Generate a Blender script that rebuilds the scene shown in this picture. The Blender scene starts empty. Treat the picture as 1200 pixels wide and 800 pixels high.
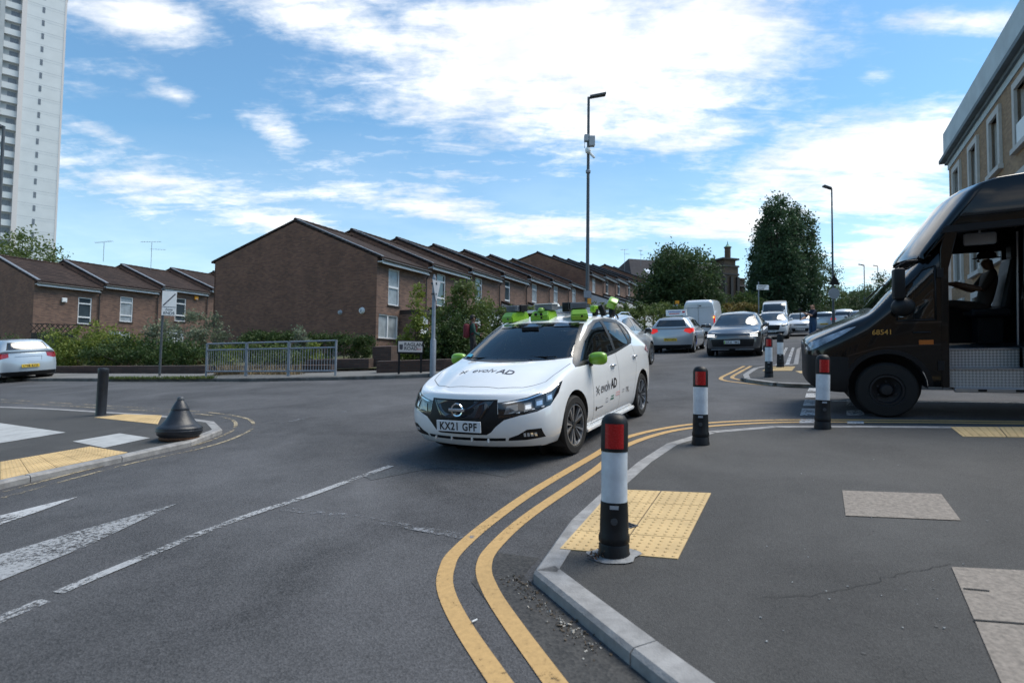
import bpy, bmesh, math, random
from mathutils import Vector, Matrix
from mathutils.bvhtree import BVHTree
from mathutils.noise import noise as pnoise
R = math.radians
random.seed(7)
scene = bpy.context.scene

# ------------------------------------------------------------------ camera
F_PX, CAM_H = 700.0, 1.46
PITCH, ROLL = math.atan(33 / 700.0), R(0.7)
cd = bpy.data.cameras.new('camera'); cam = bpy.data.objects.new('camera', cd)
scene.collection.objects.link(cam); scene.camera = cam
cd.sensor_width = 36; cd.lens = F_PX / 1200 * 36; cd.clip_end = 5000; cd.clip_start = 0.05
Fw = Vector((0, math.cos(PITCH), math.sin(PITCH))); Rt0 = Vector((1, 0, 0)); Up0 = Rt0.cross(Fw)
Rt = math.cos(ROLL) * Rt0 + math.sin(ROLL) * Up0; Up = -math.sin(ROLL) * Rt0 + math.cos(ROLL) * Up0
m = Matrix((Rt, Up, -Fw)).transposed().to_4x4(); m.translation = (0, 0, CAM_H); cam.matrix_world = m
cd.dof.use_dof = True; cd.dof.focus_distance = 7.5; cd.dof.aperture_fstop = 2.2

# ------------------------------------------------------------------ sky, sun, exposure
SUN_EL, SUN_AZ = R(58), R(74)          # azimuth clockwise from +Y
world = bpy.data.worlds.new('World'); scene.world = world; world.use_nodes = True
nt = world.node_tree; nt.nodes.clear(); N = nt.nodes.new; LK = nt.links.new
out = N('ShaderNodeOutputWorld'); sky = N('ShaderNodeTexSky'); sky.sky_type = 'NISHITA'; sky.sun_disc = False
sky.sun_elevation = SUN_EL; sky.sun_rotation = SUN_AZ; sky.air_density = 1.15; sky.dust_density = 0.25; sky.ozone_density = 1.6
bgs = N('ShaderNodeBackground'); bgs.inputs[1].default_value = 0.132; tint = N('ShaderNodeVectorMath'); tint.operation = 'MULTIPLY'; tint.inputs[1].default_value = (.69, .94, 1.0); LK(sky.outputs[0], tint.inputs[0]); LK(tint.outputs[0], bgs.inputs[0])
bgc = N('ShaderNodeBackground'); bgc.inputs[1].default_value = 1.0
tc = N('ShaderNodeTexCoord'); sep = N('ShaderNodeSeparateXYZ'); LK(tc.outputs['Generated'], sep.inputs[0])
def mth(op, a, b=None, c=None, clamp=False):
    n = N('ShaderNodeMath'); n.operation = op; n.use_clamp = clamp
    for i, v in enumerate((a, b, c)):
        if v is None: continue
        if isinstance(v, (int, float)): n.inputs[i].default_value = v
        else: LK(v, n.inputs[i])
    return n.outputs[0]
X, Y, Z = sep.outputs
ay = mth('MAXIMUM', mth('ABSOLUTE', Y), 0.12)
px = mth('DIVIDE', X, ay); pz = mth('DIVIDE', Z, ay)
cmb = N('ShaderNodeCombineXYZ'); LK(px, cmb.inputs[0]); LK(pz, cmb.inputs[1])
# big cloud masses: centre, half sizes and tilt, all as tangents of direction angles
BL = [(620, 55, 330, 120, -8, 1.0), (830, 30, 210, 80, 0, .8), (390, 20, 200, 60, -18, .85), (150, 10, 130, 40, -15, .7),
      (170, 215, 190, 45, -15, .62), (300, 262, 200, 26, -8, .62), (510, 243, 150, 24, -6, .75), (630, 265, 120, 24, 0, .8),
      (1040, 165, 170, 70, 10, .95), (1010, 215, 170, 60, 0, .8), (860, 262, 150, 26, -4, .75), (1080, 290, 170, 60, 0, .75),
      (830, 155, 90, 22, 10, .7), (1130, 8, 130, 22, 0, .6), (1030, 75, 30, 26, 0, .5), (310, 150, 46, 26, -35, .5), (190, 108, 36, 14, -20, .42),
      (560, 205, 70, 10, 0, .4), (120, 165, 90, 16, -22, .5)]
acc = None
for (cu, cv, ru, rv, rot, st) in BL:
    mp = N('ShaderNodeMapping'); mp.vector_type = 'TEXTURE'
    mp.inputs['Location'].default_value = ((cu - 600) / 700, (433 - cv) / 700, 0)
    mp.inputs['Rotation'].default_value = (0, 0, R(rot)); mp.inputs['Scale'].default_value = (ru / 700, rv / 700, 1)
    LK(cmb.outputs[0], mp.inputs[0])
    vl = N('ShaderNodeVectorMath'); vl.operation = 'LENGTH'; LK(mp.outputs[0], vl.inputs[0])
    v = mth('MULTIPLY', mth('SUBTRACT', 1.25, vl.outputs['Value'], clamp=False), st)
    v = mth('MAXIMUM', v, 0.0)
    acc = v if acc is None else mth('MAXIMUM', acc, v)
zz = mth('ADD', mth('MAXIMUM', Z, 0.0), 0.16)
cp = N('ShaderNodeCombineXYZ'); LK(mth('DIVIDE', X, zz), cp.inputs[0]); LK(mth('DIVIDE', Y, zz), cp.inputs[1])
def nz(scale, det, rough, dist=0.0, off=0.0, sx=1, sy=1):
    mp = N('ShaderNodeMapping'); mp.inputs['Location'].default_value = (off, off * .7, off); mp.inputs['Scale'].default_value = (sx, sy, 1)
    LK(cp.outputs[0], mp.inputs[0])
    n = N('ShaderNodeTexNoise'); n.inputs['Scale'].default_value = scale; n.inputs['Detail'].default_value = det
    n.inputs['Roughness'].default_value = rough; n.inputs['Distortion'].default_value = dist; LK(mp.outputs[0], n.inputs['Vector'])
    return n.outputs['Fac']
n1 = nz(2.0, 9, .62, .35, 3.1, 1.0, .8); n2 = nz(8, 7, .62, .5, 9.4, .42, 1.25); n3 = nz(24, 4, .6, .3, 1.4, .7, 1.1)
dens = mth('ADD', acc, mth('MULTIPLY', mth('SUBTRACT', n1, .5), 1.7))
dens = mth('ADD', dens, mth('MULTIPLY', mth('SUBTRACT', n2, .5), 1.15))
dens = mth('ADD', dens, mth('MULTIPLY', mth('SUBTRACT', n3, .5), .65))
mr = N('ShaderNodeMapRange'); mr.interpolation_type = 'SMOOTHSTEP'; LK(dens, mr.inputs[0])
mr.inputs[1].default_value = .04; mr.inputs[2].default_value = .98; mr.inputs[3].default_value = 0; mr.inputs[4].default_value = .97
hz = mth('MULTIPLY', mth('SUBTRACT', 1.0, mth('MULTIPLY', pz, 2.4), clamp=True), .38)    # milky air near the horizon
mask = mth('MAXIMUM', mr.outputs[0], hz)
cr = N('ShaderNodeValToRGB'); cr.color_ramp.elements[0].position = .30; cr.color_ramp.elements[0].color = (.56, .61, .68, 1)
cr.color_ramp.elements[1].position = .62; cr.color_ramp.elements[1].color = (1.08, 1.06, 1.03, 1)
nsh = nz(2.6, 6, .6, .2, 21.0); LK(mth('ADD', mth('MULTIPLY', nsh, .75), mth('MULTIPLY', n2, .25)), cr.inputs[0]); LK(cr.outputs[0], bgc.inputs[0])
mx = N('ShaderNodeMixShader'); LK(mask, mx.inputs[0]); LK(bgs.outputs[0], mx.inputs[1]); LK(bgc.outputs[0], mx.inputs[2]); LK(mx.outputs[0], out.inputs[0])

sl = bpy.data.lights.new('sun', 'SUN'); sl.energy = 3.2; sl.angle = R(38); sl.color = (1, .93, .82)
sun = bpy.data.objects.new('sun', sl); scene.collection.objects.link(sun)
sd = Vector((math.sin(SUN_AZ) * math.cos(SUN_EL), math.cos(SUN_AZ) * math.cos(SUN_EL), math.sin(SUN_EL)))
sun.rotation_euler = sd.to_track_quat('Z', 'Y').to_euler(); sun.location = (0, 0, 60)
scene.view_settings.view_transform = 'Standard'; scene.view_settings.look = 'None'; scene.view_settings.gamma = 1
scene.view_settings.exposure = 0.45

# ------------------------------------------------------------------ helpers
def ray(u, v): return Fw + (u - 600) / F_PX * Rt - (v - 400) / F_PX * Up
_r1, _r2 = ray(0, 399), ray(1200, 357)
_det = _r1.x * _r2.y - _r1.y * _r2.x
GA = (_r1.z * _r2.y - _r1.y * _r2.z) / _det; GB = (_r1.x * _r2.z - _r1.z * _r2.x) / _det   # the hill: slope right and ahead
GN = Vector((-GA, -GB, 1)).normalized()
def gz(x, y):
    return GA * x + GB * y
def G(u, v, z0=0.0):
    d = ray(u, v); t = (z0 - CAM_H) / (d.z - GA * d.x - GB * d.y); return Vector((t * d.x, t * d.y, CAM_H + t * d.z))
DV = Vector((.442, .897)).normalized()                       # direction of the main road
ROAD_ANG = math.atan2(DV.y, DV.x)
def V2(p): return Vector((p[0], p[1]))

def put(o, label=None, cat=None, group=None, kind=None):
    if label: o['label'] = label
    if cat: o['category'] = cat
    if group: o['group'] = group
    if kind: o['kind'] = kind
    return o
def link(o, parent=None):
    scene.collection.objects.link(o)
    if parent is not None: o.parent = parent
    return o
def empty(name, loc=(0, 0, 0), rz=0, mat=None):
    o = bpy.data.objects.new(name, None); o.empty_display_size = .2; link(o)
    if mat is not None: o.matrix_world = mat
    else: o.location = loc; o.rotation_euler = (0, 0, rz)
    return o
def mesh_obj(name, bm, mats, parent=None, smooth=False, angle=None, recalc=True):
    if recalc: bmesh.ops.recalc_face_normals(bm, faces=bm.faces)
    me = bpy.data.meshes.new(name); bm.to_mesh(me); bm.free()
    if not isinstance(mats, (list, tuple)): mats = [mats]
    for m_ in mats: me.materials.append(m_)
    if smooth:
        me.polygons.foreach_set('use_smooth', [True] * len(me.polygons))
        if angle: me.set_sharp_from_angle(angle=R(angle))
    return link(bpy.data.objects.new(name, me), parent)
def copy_tree(o, parent=None):
    c = o.copy(); scene.collection.objects.link(c)
    if parent is not None: c.parent = parent
    for ch in o.children: copy_tree(ch, c)
    return c
def box(bm, c, s, rot=None, bevel=0, mi=0):
    r = bmesh.ops.create_cube(bm, size=1); vs = r['verts']
    for v in vs:
        p = Vector((v.co.x * s[0], v.co.y * s[1], v.co.z * s[2]))
        if rot is not None: p = rot @ p
        v.co = p + Vector(c)
    fs = list({f for v in vs for f in v.link_faces})
    for f in fs: f.material_index = mi
    if bevel:
        es = list({e for v in vs for e in v.link_edges})
        bmesh.ops.bevel(bm, geom=es, offset=bevel, segments=2, affect='EDGES', profile=.5)
def box2(bm, lo, hi, mi=0, bevel=0):
    lo = Vector(lo); hi = Vector(hi); box(bm, (lo + hi) / 2, hi - lo, None, bevel, mi)
def tube(bm, pts, rad, n=10, cap=True, mi=0):
    pts = [Vector(p) for p in pts]; rads = rad if isinstance(rad, (list, tuple)) else [rad] * len(pts)
    rings = []; prev = None
    for i, p in enumerate(pts):
        t = ((pts[min(i + 1, len(pts) - 1)] - pts[max(i - 1, 0)])).normalized()
        if prev is None:
            a = Vector((0, 0, 1)) if abs(t.z) < .9 else Vector((1, 0, 0)); x = t.cross(a).normalized()
        else: x = (prev - t * prev.dot(t)).normalized()
        prev = x; y = t.cross(x)
        rings.append([bm.verts.new(p + rads[i] * (math.cos(2 * math.pi * k / n) * x + math.sin(2 * math.pi * k / n) * y)) for k in range(n)])
    for a, b in zip(rings, rings[1:]):
        for k in range(n):
            f = bm.faces.new((a[k], a[(k + 1) % n], b[(k + 1) % n], b[k])); f.material_index = mi
    if cap:
        for rg in (rings[0], rings[-1]):
            f = bm.faces.new(rg); f.material_index = mi
def lathe(bm, prof, n=24, axis='Z', c=(0, 0, 0), mi=0, mis=None):
    c = Vector(c); rings = []
    for (r, h) in prof:
        if r < 1e-5:
            p = Vector((0, 0, h)) if axis == 'Z' else Vector((0, h, 0)); rings.append([bm.verts.new(p + c)])
        else:
            rg = []
            for k in range(n):
                a = 2 * math.pi * k / n; ca, sa = math.cos(a) * r, math.sin(a) * r
                p = Vector((ca, sa, h)) if axis == 'Z' else Vector((ca, h, sa)); rg.append(bm.verts.new(p + c))
            rings.append(rg)
    for i, (a, b) in enumerate(zip(rings, rings[1:])):
        for k in range(n):
            k2 = (k + 1) % n
            if len(a) == 1 and len(b) == 1: continue
            if len(a) == 1: f = bm.faces.new((a[0], b[k], b[k2]))
            elif len(b) == 1: f = bm.faces.new((a[k], a[k2], b[0]))
            else: f = bm.faces.new((a[k], a[k2], b[k2], b[k]))
            f.material_index = mis[i] if mis else mi
def prism(bm, poly, ext, mi=0):
    """poly: list of 3D points (planar), ext: extrusion vector"""
    ext = Vector(ext); a = [bm.verts.new(Vector(p)) for p in poly]; b = [bm.verts.new(Vector(p) + ext) for p in poly]
    fs = [bm.faces.new(a), bm.faces.new(list(reversed(b)))]
    n = len(a)
    for i in range(n): fs.append(bm.faces.new((a[i], b[i], b[(i + 1) % n], a[(i + 1) % n])))
    for f in fs: f.material_index = mi
    return fs

# ------------------------------------------------------------------ materials
def nodes_of(name):
    mt = bpy.data.materials.new(name); mt.use_nodes = True; t = mt.node_tree; b = t.nodes['Principled BSDF']; return mt, t, b
def rgba(c): return (c[0], c[1], c[2], 1)
def mat(name, col, rough=.6, metal=0.0, var=0.12, scale=6.0, bump=0.0, bscale=60.0, spec=.5, coat=0.0, emit=None, es=1.0, dirt=0.0):
    mt, t, b = nodes_of(name); b.inputs['Roughness'].default_value = rough; b.inputs['Metallic'].default_value = metal
    b.inputs['Specular IOR Level'].default_value = spec; b.inputs['Coat Weight'].default_value = coat
    b.inputs['Coat Roughness'].default_value = .04
    tcn = t.nodes.new('ShaderNodeTexCoord')
    n = t.nodes.new('ShaderNodeTexNoise'); n.inputs['Scale'].default_value = scale; n.inputs['Detail'].default_value = 5; n.inputs['Roughness'].default_value = .6
    t.links.new(tcn.outputs['Object'], n.inputs['Vector'])
    r = t.nodes.new('ShaderNodeValToRGB'); r.color_ramp.elements[0].position = .3; r.color_ramp.elements[1].position = .7
    r.color_ramp.elements[0].color = rgba([c * (1 - var) for c in col]); r.color_ramp.elements[1].color = rgba([min(1, c * (1 + var)) for c in col])
    t.links.new(n.outputs['Fac'], r.inputs[0]); t.links.new(r.outputs[0], b.inputs['Base Color'])
    if var > 0.05:
        mrn = t.nodes.new('ShaderNodeMapRange'); mrn.inputs[3].default_value = max(0, rough - .08); mrn.inputs[4].default_value = min(1, rough + .1)
        t.links.new(n.outputs['Fac'], mrn.inputs[0]); t.links.new(mrn.outputs[0], b.inputs['Roughness'])
    if bump:
        n2_ = t.nodes.new('ShaderNodeTexNoise'); n2_.inputs['Scale'].default_value = bscale; n2_.inputs['Detail'].default_value = 4
        t.links.new(tcn.outputs['Object'], n2_.inputs['Vector'])
        bp = t.nodes.new('ShaderNodeBump'); bp.inputs['Strength'].default_value = bump; bp.inputs['Distance'].default_value = .01
        t.links.new(n2_.outputs['Fac'], bp.inputs['Height']); t.links.new(bp.outputs[0], b.inputs['Normal'])
    if emit: b.inputs['Emission Color'].default_value = rgba(emit); b.inputs['Emission Strength'].default_value = es
    return mt
def paint(name, col, metal=0.0, rough=.25, fl=0.0):
    return mat(name, col, rough=rough, metal=metal, var=.04, scale=1.5, coat=1.0)
def asphalt(name, c0, c1, grain=140, patch=True, cracks=False, wheel=False):
    mt, t, b = nodes_of(name); nn = t.nodes.new; lk = t.links.new
    tcn = nn('ShaderNodeTexCoord')
    v = nn('ShaderNodeTexVoronoi'); v.inputs['Scale'].default_value = grain; lk(tcn.outputs['Object'], v.inputs['Vector'])
    n = nn('ShaderNodeTexNoise'); n.inputs['Scale'].default_value = 55; n.inputs['Detail'].default_value = 6; n.inputs['Roughness'].default_value = .75; lk(tcn.outputs['Object'], n.inputs['Vector'])
    n4 = nn('ShaderNodeTexNoise'); n4.inputs['Scale'].default_value = .55; n4.inputs['Detail'].default_value = 6; n4.inputs['Distortion'].default_value = .8; lk(tcn.outputs['Object'], n4.inputs['Vector'])
    n5 = nn('ShaderNodeTexNoise'); n5.inputs['Scale'].default_value = 5; n5.inputs['Detail'].default_value = 6; lk(tcn.outputs['Object'], n5.inputs['Vector'])
    hs = nn('ShaderNodeSeparateColor'); lk(v.outputs['Color'], hs.inputs[0])
    def ma(op, a, b_):
        q = nn('ShaderNodeMath'); q.operation = op
        for i, z_ in enumerate((a, b_)):
            if isinstance(z_, (int, float)): q.inputs[i].default_value = z_
            else: lk(z_, q.inputs[i])
        return q.outputs[0]
    s = ma('ADD', ma('MULTIPLY', hs.outputs[0], .42), ma('MULTIPLY', n.outputs['Fac'], .62))
    s = ma('ADD', s, ma('MULTIPLY', ma('SUBTRACT', n4.outputs['Fac'], .5), 1.05))
    s = ma('ADD', s, ma('MULTIPLY', ma('SUBTRACT', n5.outputs['Fac'], .5), .3))
    if cracks:
        vc = nn('ShaderNodeTexVoronoi'); vc.feature = 'DISTANCE_TO_EDGE'; vc.inputs['Scale'].default_value = .16
        wn = nn('ShaderNodeTexNoise'); wn.inputs['Scale'].default_value = 1.4; wn.inputs['Detail'].default_value = 6; lk(tcn.outputs['Object'], wn.inputs['Vector'])
        mxv = nn('ShaderNodeMix'); mxv.data_type = 'VECTOR'; mxv.inputs[0].default_value = .28; lk(tcn.outputs['Object'], mxv.inputs[4]); lk(wn.outputs['Color'], mxv.inputs[5])
        lk(mxv.outputs[1], vc.inputs['Vector'])
        ck = ma('LESS_THAN', vc.outputs[0], .0007); s = ma('SUBTRACT', s, ma('MULTIPLY', ck, .5))
    r = nn('ShaderNodeValToRGB'); r.color_ramp.elements[0].position = .1; r.color_ramp.elements[1].position = 1.0
    r.color_ramp.elements[0].color = rgba(c0); r.color_ramp.elements[1].color = rgba(c1)
    lk(s, r.inputs[0]); lk(r.outputs[0], b.inputs['Base Color']); b.inputs['Roughness'].default_value = .82; b.inputs['Specular IOR Level'].default_value = .35
    bp = nn('ShaderNodeBump'); bp.inputs['Strength'].default_value = .55; bp.inputs['Distance'].default_value = .006
    hh = ma('ADD', v.outputs['Distance'], n.outputs['Fac']); lk(hh, bp.inputs['Height']); lk(bp.outputs[0], b.inputs['Normal'])
    return mt
def worn_paint(name, col, wear=.5, scale=28, edge=.12):
    mt, t, b = nodes_of(name); nn = t.nodes.new; lk = t.links.new
    tcn = nn('ShaderNodeTexCoord'); n = nn('ShaderNodeTexNoise'); n.inputs['Scale'].default_value = scale; n.inputs['Detail'].default_value = 8; n.inputs['Roughness'].default_value = .8
    lk(tcn.outputs['Object'], n.inputs['Vector'])
    n2_ = nn('ShaderNodeTexNoise'); n2_.inputs['Scale'].default_value = 1.7; n2_.inputs['Detail'].default_value = 5; lk(tcn.outputs['Object'], n2_.inputs['Vector'])
    ad = nn('ShaderNodeMath'); ad.operation = 'MULTIPLY_ADD'; lk(n2_.outputs['Fac'], ad.inputs[0]); ad.inputs[1].default_value = .55; lk(n.outputs['Fac'], ad.inputs[2])
    r = nn('ShaderNodeMapRange'); r.inputs[1].default_value = wear; r.inputs[2].default_value = wear + edge; lk(ad.outputs[0], r.inputs[0])
    cr_ = nn('ShaderNodeValToRGB'); cr_.color_ramp.elements[0].position = .3; cr_.color_ramp.elements[1].position = .75
    cr_.color_ramp.elements[0].color = rgba([c * .62 for c in col]); cr_.color_ramp.elements[1].color = rgba(col); lk(n.outputs['Fac'], cr_.inputs[0]); lk(cr_.outputs[0], b.inputs['Base Color'])
    b.inputs['Roughness'].default_value = .75
    tr = nn('ShaderNodeBsdfTransparent'); ms = nn('ShaderNodeMixShader'); lk(r.outputs[0], ms.inputs[0]); lk(tr.outputs[0], ms.inputs[1]); lk(b.outputs[0], ms.inputs[2])
    lk(ms.outputs[0], t.nodes['Material Output'].inputs[0]); return mt
def brick(name, c1, c2, mort, bw=.225, bh=.075, msize=.010, var=.5):
    mt, t, b = nodes_of(name); nn = t.nodes.new; lk = t.links.new
    tcn = nn('ShaderNodeTexCoord'); sp = nn('ShaderNodeSeparateXYZ'); lk(tcn.outputs['Object'], sp.inputs[0])
    ad = nn('ShaderNodeMath'); ad.operation = 'ADD'; lk(sp.outputs[0], ad.inputs[0]); lk(sp.outputs[1], ad.inputs[1])
    cb = nn('ShaderNodeCombineXYZ'); lk(ad.outputs[0], cb.inputs[0]); lk(sp.outputs[2], cb.inputs[1])
    br = nn('ShaderNodeTexBrick'); br.inputs['Scale'].default_value = 1; br.inputs['Brick Width'].default_value = bw; br.inputs['Row Height'].default_value = bh
    br.inputs['Mortar Size'].default_value = msize; br.inputs['Mortar Smooth'].default_value = .2; br.inputs['Bias'].default_value = 0
    br.inputs['Color1'].default_value = rgba(c1); br.inputs['Color2'].default_value = rgba(c2); br.inputs['Mortar'].default_value = rgba(mort); lk(cb.outputs[0], br.inputs['Vector'])
    n = nn('ShaderNodeTexNoise'); n.inputs['Scale'].default_value = .9; n.inputs['Detail'].default_value = 7; n.inputs['Roughness'].default_value = .7; lk(tcn.outputs['Object'], n.inputs['Vector'])
    r = nn('ShaderNodeMapRange'); r.inputs[1].default_value = .25; r.inputs[2].default_value = .75; r.inputs[3].default_value = 1 - var * .5; r.inputs[4].default_value = 1 + var * .5; lk(n.outputs['Fac'], r.inputs[0])
    mu = nn('ShaderNodeVectorMath'); mu.operation = 'SCALE'; lk(br.outputs['Color'], mu.inputs[0]); lk(r.outputs[0], mu.inputs['Scale']); lk(mu.outputs[0], b.inputs['Base Color'])
    b.inputs['Roughness'].default_value = .88
    bp = nn('ShaderNodeBump'); bp.invert = True; bp.inputs['Strength'].default_value = .5; bp.inputs['Distance'].default_value = .01; lk(br.outputs['Fac'], bp.inputs['Height']); lk(bp.outputs[0], b.inputs['Normal'])
    return mt
def leafmat(name, cols, scale=.9):
    mt, t, b = nodes_of(name); nn = t.nodes.new; lk = t.links.new
    tcn = nn('ShaderNodeTexCoord'); n = nn('ShaderNodeTexNoise'); n.inputs['Scale'].default_value = scale; n.inputs['Detail'].default_value = 6; n.inputs['Roughness'].default_value = .75; lk(tcn.outputs['Object'], n.inputs['Vector'])
    r = nn('ShaderNodeValToRGB'); e = r.color_ramp.elements
    e[0].position = .32; e[1].position = .68; e[0].color = rgba(cols[0]); e[1].color = rgba(cols[-1])
    if len(cols) > 2: q = e.new(.5); q.color = rgba(cols[1])
    lk(n.outputs['Fac'], r.inputs[0]); lk(r.outputs[0], b.inputs['Base Color']); b.inputs['Roughness'].default_value = .55; b.inputs['Specular IOR Level'].default_value = .3
    tl = nn('ShaderNodeBsdfTranslucent'); lk(r.outputs[0], tl.inputs[0]); ms = nn('ShaderNodeMixShader'); ms.inputs[0].default_value = .35
    lk(b.outputs[0], ms.inputs[1]); lk(tl.outputs[0], ms.inputs[2]); lk(ms.outputs[0], t.nodes['Material Output'].inputs[0]); return mt
def glass_see(name, tint, k=.55):
    mt, t, b = nodes_of(name); nn = t.nodes.new; lk = t.links.new
    b.inputs['Base Color'].default_value = (.01, .012, .012, 1); b.inputs['Roughness'].default_value = .03; b.inputs['Specular IOR Level'].default_value = .7
    tr = nn('ShaderNodeBsdfTransparent'); tr.inputs[0].default_value = rgba(tint)
    lw = nn('ShaderNodeFresnel'); lw.inputs[0].default_value = 1.5
    gl = nn('ShaderNodeBsdfGlossy'); gl.inputs['Roughness'].default_value = .02
    ms = nn('ShaderNodeMixShader'); mm = nn('ShaderNodeMath'); mm.operation = 'MULTIPLY_ADD'; lk(lw.outputs[0], mm.inputs[0]); mm.inputs[1].default_value = 1.0; mm.inputs[2].default_value = .03; mm.use_clamp = True
    lk(mm.outputs[0], ms.inputs[0]); lk(tr.outputs[0], ms.inputs[1]); lk(gl.outputs[0], ms.inputs[2]); lk(ms.outputs[0], t.nodes['Material Output'].inputs[0]); return mt

M = {}
M['road'] = asphalt('road asphalt', (.024, .0245, .026), (.126, .126, .132), grain=120)
M['pave'] = asphalt('pavement asphalt', (.030, .0295, .029), (.098, .096, .093), grain=190)
M['pave_far'] = asphalt('far pavement', (.10, .10, .095), (.23, .225, .215), grain=60)
M['kerb'] = mat('granite kerb', (.255, .25, .245), .85, var=.3, scale=9, bump=.3, bscale=90)
M['kerb_dark'] = mat('dirty kerb', (.10, .10, .095), .9, var=.5, scale=4, bump=.4)
M['tactile'] = mat('buff tactile paving', (.52, .37, .18), .85, var=.18, scale=3.2, bump=.2, bscale=120)
M['slab'] = mat('worn concrete slab', (.215, .187, .160), .9, var=.34, scale=38, bump=.5, bscale=60)
M['slab_light'] = mat('pale concrete slab', (.36, .37, .37), .9, var=.2, scale=5, bump=.3, bscale=60)
M['yellow'] = worn_paint('worn yellow line', (.56, .355, .14), wear=.555, scale=30)
M['yellow_old'] = worn_paint('old pale yellow line', (.42, .35, .23), wear=.74, scale=20)
M['white_old'] = worn_paint('worn white marking', (.36, .37, .38), wear=.72, scale=34)
M['white_mid'] = worn_paint('white marking', (.5, .51, .52), wear=.66, scale=24)
M['white_line'] = worn_paint('worn white line', (.42, .43, .44), wear=.685, scale=30)
M['white_faint'] = worn_paint('ghost of white marking', (.24, .25, .27), wear=.80, scale=18)
M['brick'] = brick('brown brick', (.135, .064, .045), (.235, .110, .068), (.125, .09, .07))
M['brick_front'] = brick('brown front brick', (.105, .062, .050), (.215, .125, .090), (.125, .10, .085))
M['brick_wall'] = brick('dark garden wall brick', (.05, .03, .024), (.09, .052, .04), (.05, .042, .038))
M['stock'] = brick('yellow stock brick', (.27, .155, .085), (.40, .24, .13), (.22, .18, .13))
M['church'] = brick('church brick', (.075, .050, .034), (.115, .078, .052), (.07, .055, .045), bw=.3, bh=.12)
M['render'] = mat('pale cornice render', (.50, .55, .57), .85, var=.12, scale=1.2, bump=.2)
M['render_dark'] = mat('dark cornice render', (.16, .19, .21), .85, var=.2, scale=1.5)  # darker than the frieze and parapet render, cornice only
M['stone'] = mat('pale window stone', (.52, .49, .46), .8, var=.1, scale=3)
M['tile'] = brick('brown roof tiles', (.040, .028, .025), (.078, .054, .045), (.016, .013, .012), bw=.3, bh=.16, msize=.03)
M['tile'].node_tree.nodes['Principled BSDF'].inputs['Specular IOR Level'].default_value = .12
M['slate'] = mat('slate', (.048, .046, .050), .95, var=.25, scale=3, spec=.1)
M['dim_window'] = mat('distant window glass', (.16, .18, .21), .3, var=.3)
M['lead'] = mat('lead flashing', (.17, .19, .22), .6, var=.2, scale=5)
M['upvc'] = mat('white window frame', (.72, .74, .76), .4, var=.04)
M['fascia'] = mat('white fascia board', (.62, .64, .67), .5, var=.08, scale=2)
M['pane'] = mat('house window glass', (.05, .07, .085), .06, var=.3, scale=1.1, spec=.9)
M['curtain'] = mat('net curtain behind glass', (.30, .34, .37), .35, var=.3, scale=3.0, spec=.8)
M['door_white'] = mat('white garage door', (.60, .63, .67), .5, var=.1, scale=2)
M['dark_trim'] = mat('dark brown trim', (.03, .024, .022), .6)
M['pipe'] = mat('black pipe', (.02, .02, .022), .5)
M['pipe_grey'] = mat('grey pipe', (.30, .31, .33), .5)
M['conc'] = mat('tower white cladding', (.66, .68, .70), .8, var=.05, scale=.4)
M['conc_joint'] = mat('cladding joint', (.48, .50, .53), .9)
M['conc_grey'] = mat('tower grey panels', (.42, .44, .46), .8, var=.12, scale=.6)
M['conc_pink'] = mat('tower pinkish edge', (.68, .63, .62), .8, var=.05)
M['galv'] = mat('galvanised steel', (.22, .25, .29), .5, metal=.3, var=.15, scale=8)
M['galv_dark'] = mat('grey painted column', (.06, .07, .08), .5, var=.2)
M['sign_grey'] = mat('sign back grey', (.35, .38, .42), .5, var=.1)
M['sign_white'] = mat('sign white', (.72, .74, .74), .5, var=.05)
M['black_pl'] = mat('black plastic', (.008, .009, .011), .5, var=.35, scale=14, bump=.12, bscale=150, spec=.3)
M['black_gl'] = mat('gloss black', (.008, .009, .012), .12, var=.1, coat=1)
M['black_iron'] = mat('black painted iron', (.014, .017, .023), .42, var=.35, scale=9, bump=.25, bscale=40)
M['rust'] = mat('rust', (.10, .05, .025), .9, var=.5, scale=20, bump=.5)
M['white_band'] = mat('white reflective sleeve', (.58, .63, .68), .35, var=.16, scale=9)
M['red_refl'] = mat('red reflector', (.42, .012, .014), .25, var=.1, scale=90)
M['concrete'] = mat('cement collar', (.22, .225, .23), .9, var=.3, scale=25, bump=.5)
M['tyre'] = mat('tyre rubber', (.009, .009, .009), .8, var=.2, scale=8)
M['rim_dark'] = mat('dark alloy', (.05, .055, .062), .35, metal=.6, var=.1)
M['rim_bright'] = mat('machined alloy', (.36, .39, .43), .28, metal=.8, var=.08)
M['chrome'] = mat('chrome', (.7, .72, .74), .12, metal=1, var=.03)
M['seam'] = mat('panel gap', (.13, .135, .14), .8)
M['trim'] = mat('black window trim', (.010, .011, .012), .35)
M['glass_bg'] = mat('car glass', (.018, .022, .026), .04, var=.3, scale=1.3, spec=1.0)
M['glass_hero'] = glass_see('tinted car glass', (.42, .46, .45))
M['lamp_glass'] = mat('headlamp glass', (.10, .115, .13), .08, var=.6, scale=14, spec=1, coat=1)
M['lamp_on'] = mat('lit headlamp', (.9, .95, 1), .2, emit=(.92, .97, 1), es=1.5)
M['tail_on'] = mat('lit tail lamp', (.6, .02, .01), .2, emit=(1, .02, .01), es=.35)
M['tail'] = mat('tail lamp', (.30, .01, .012), .15, var=.2, coat=1)
M['amber'] = mat('amber lamp', (.75, .32, .03), .2)
M['amber_on'] = mat('lit indicator', (.9, .5, .05), .2, emit=(1, .5, .08), es=1.6)
M['green'] = mat('lime green plastic', (.19, .40, .022), .35, var=.08, coat=.5)
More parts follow.
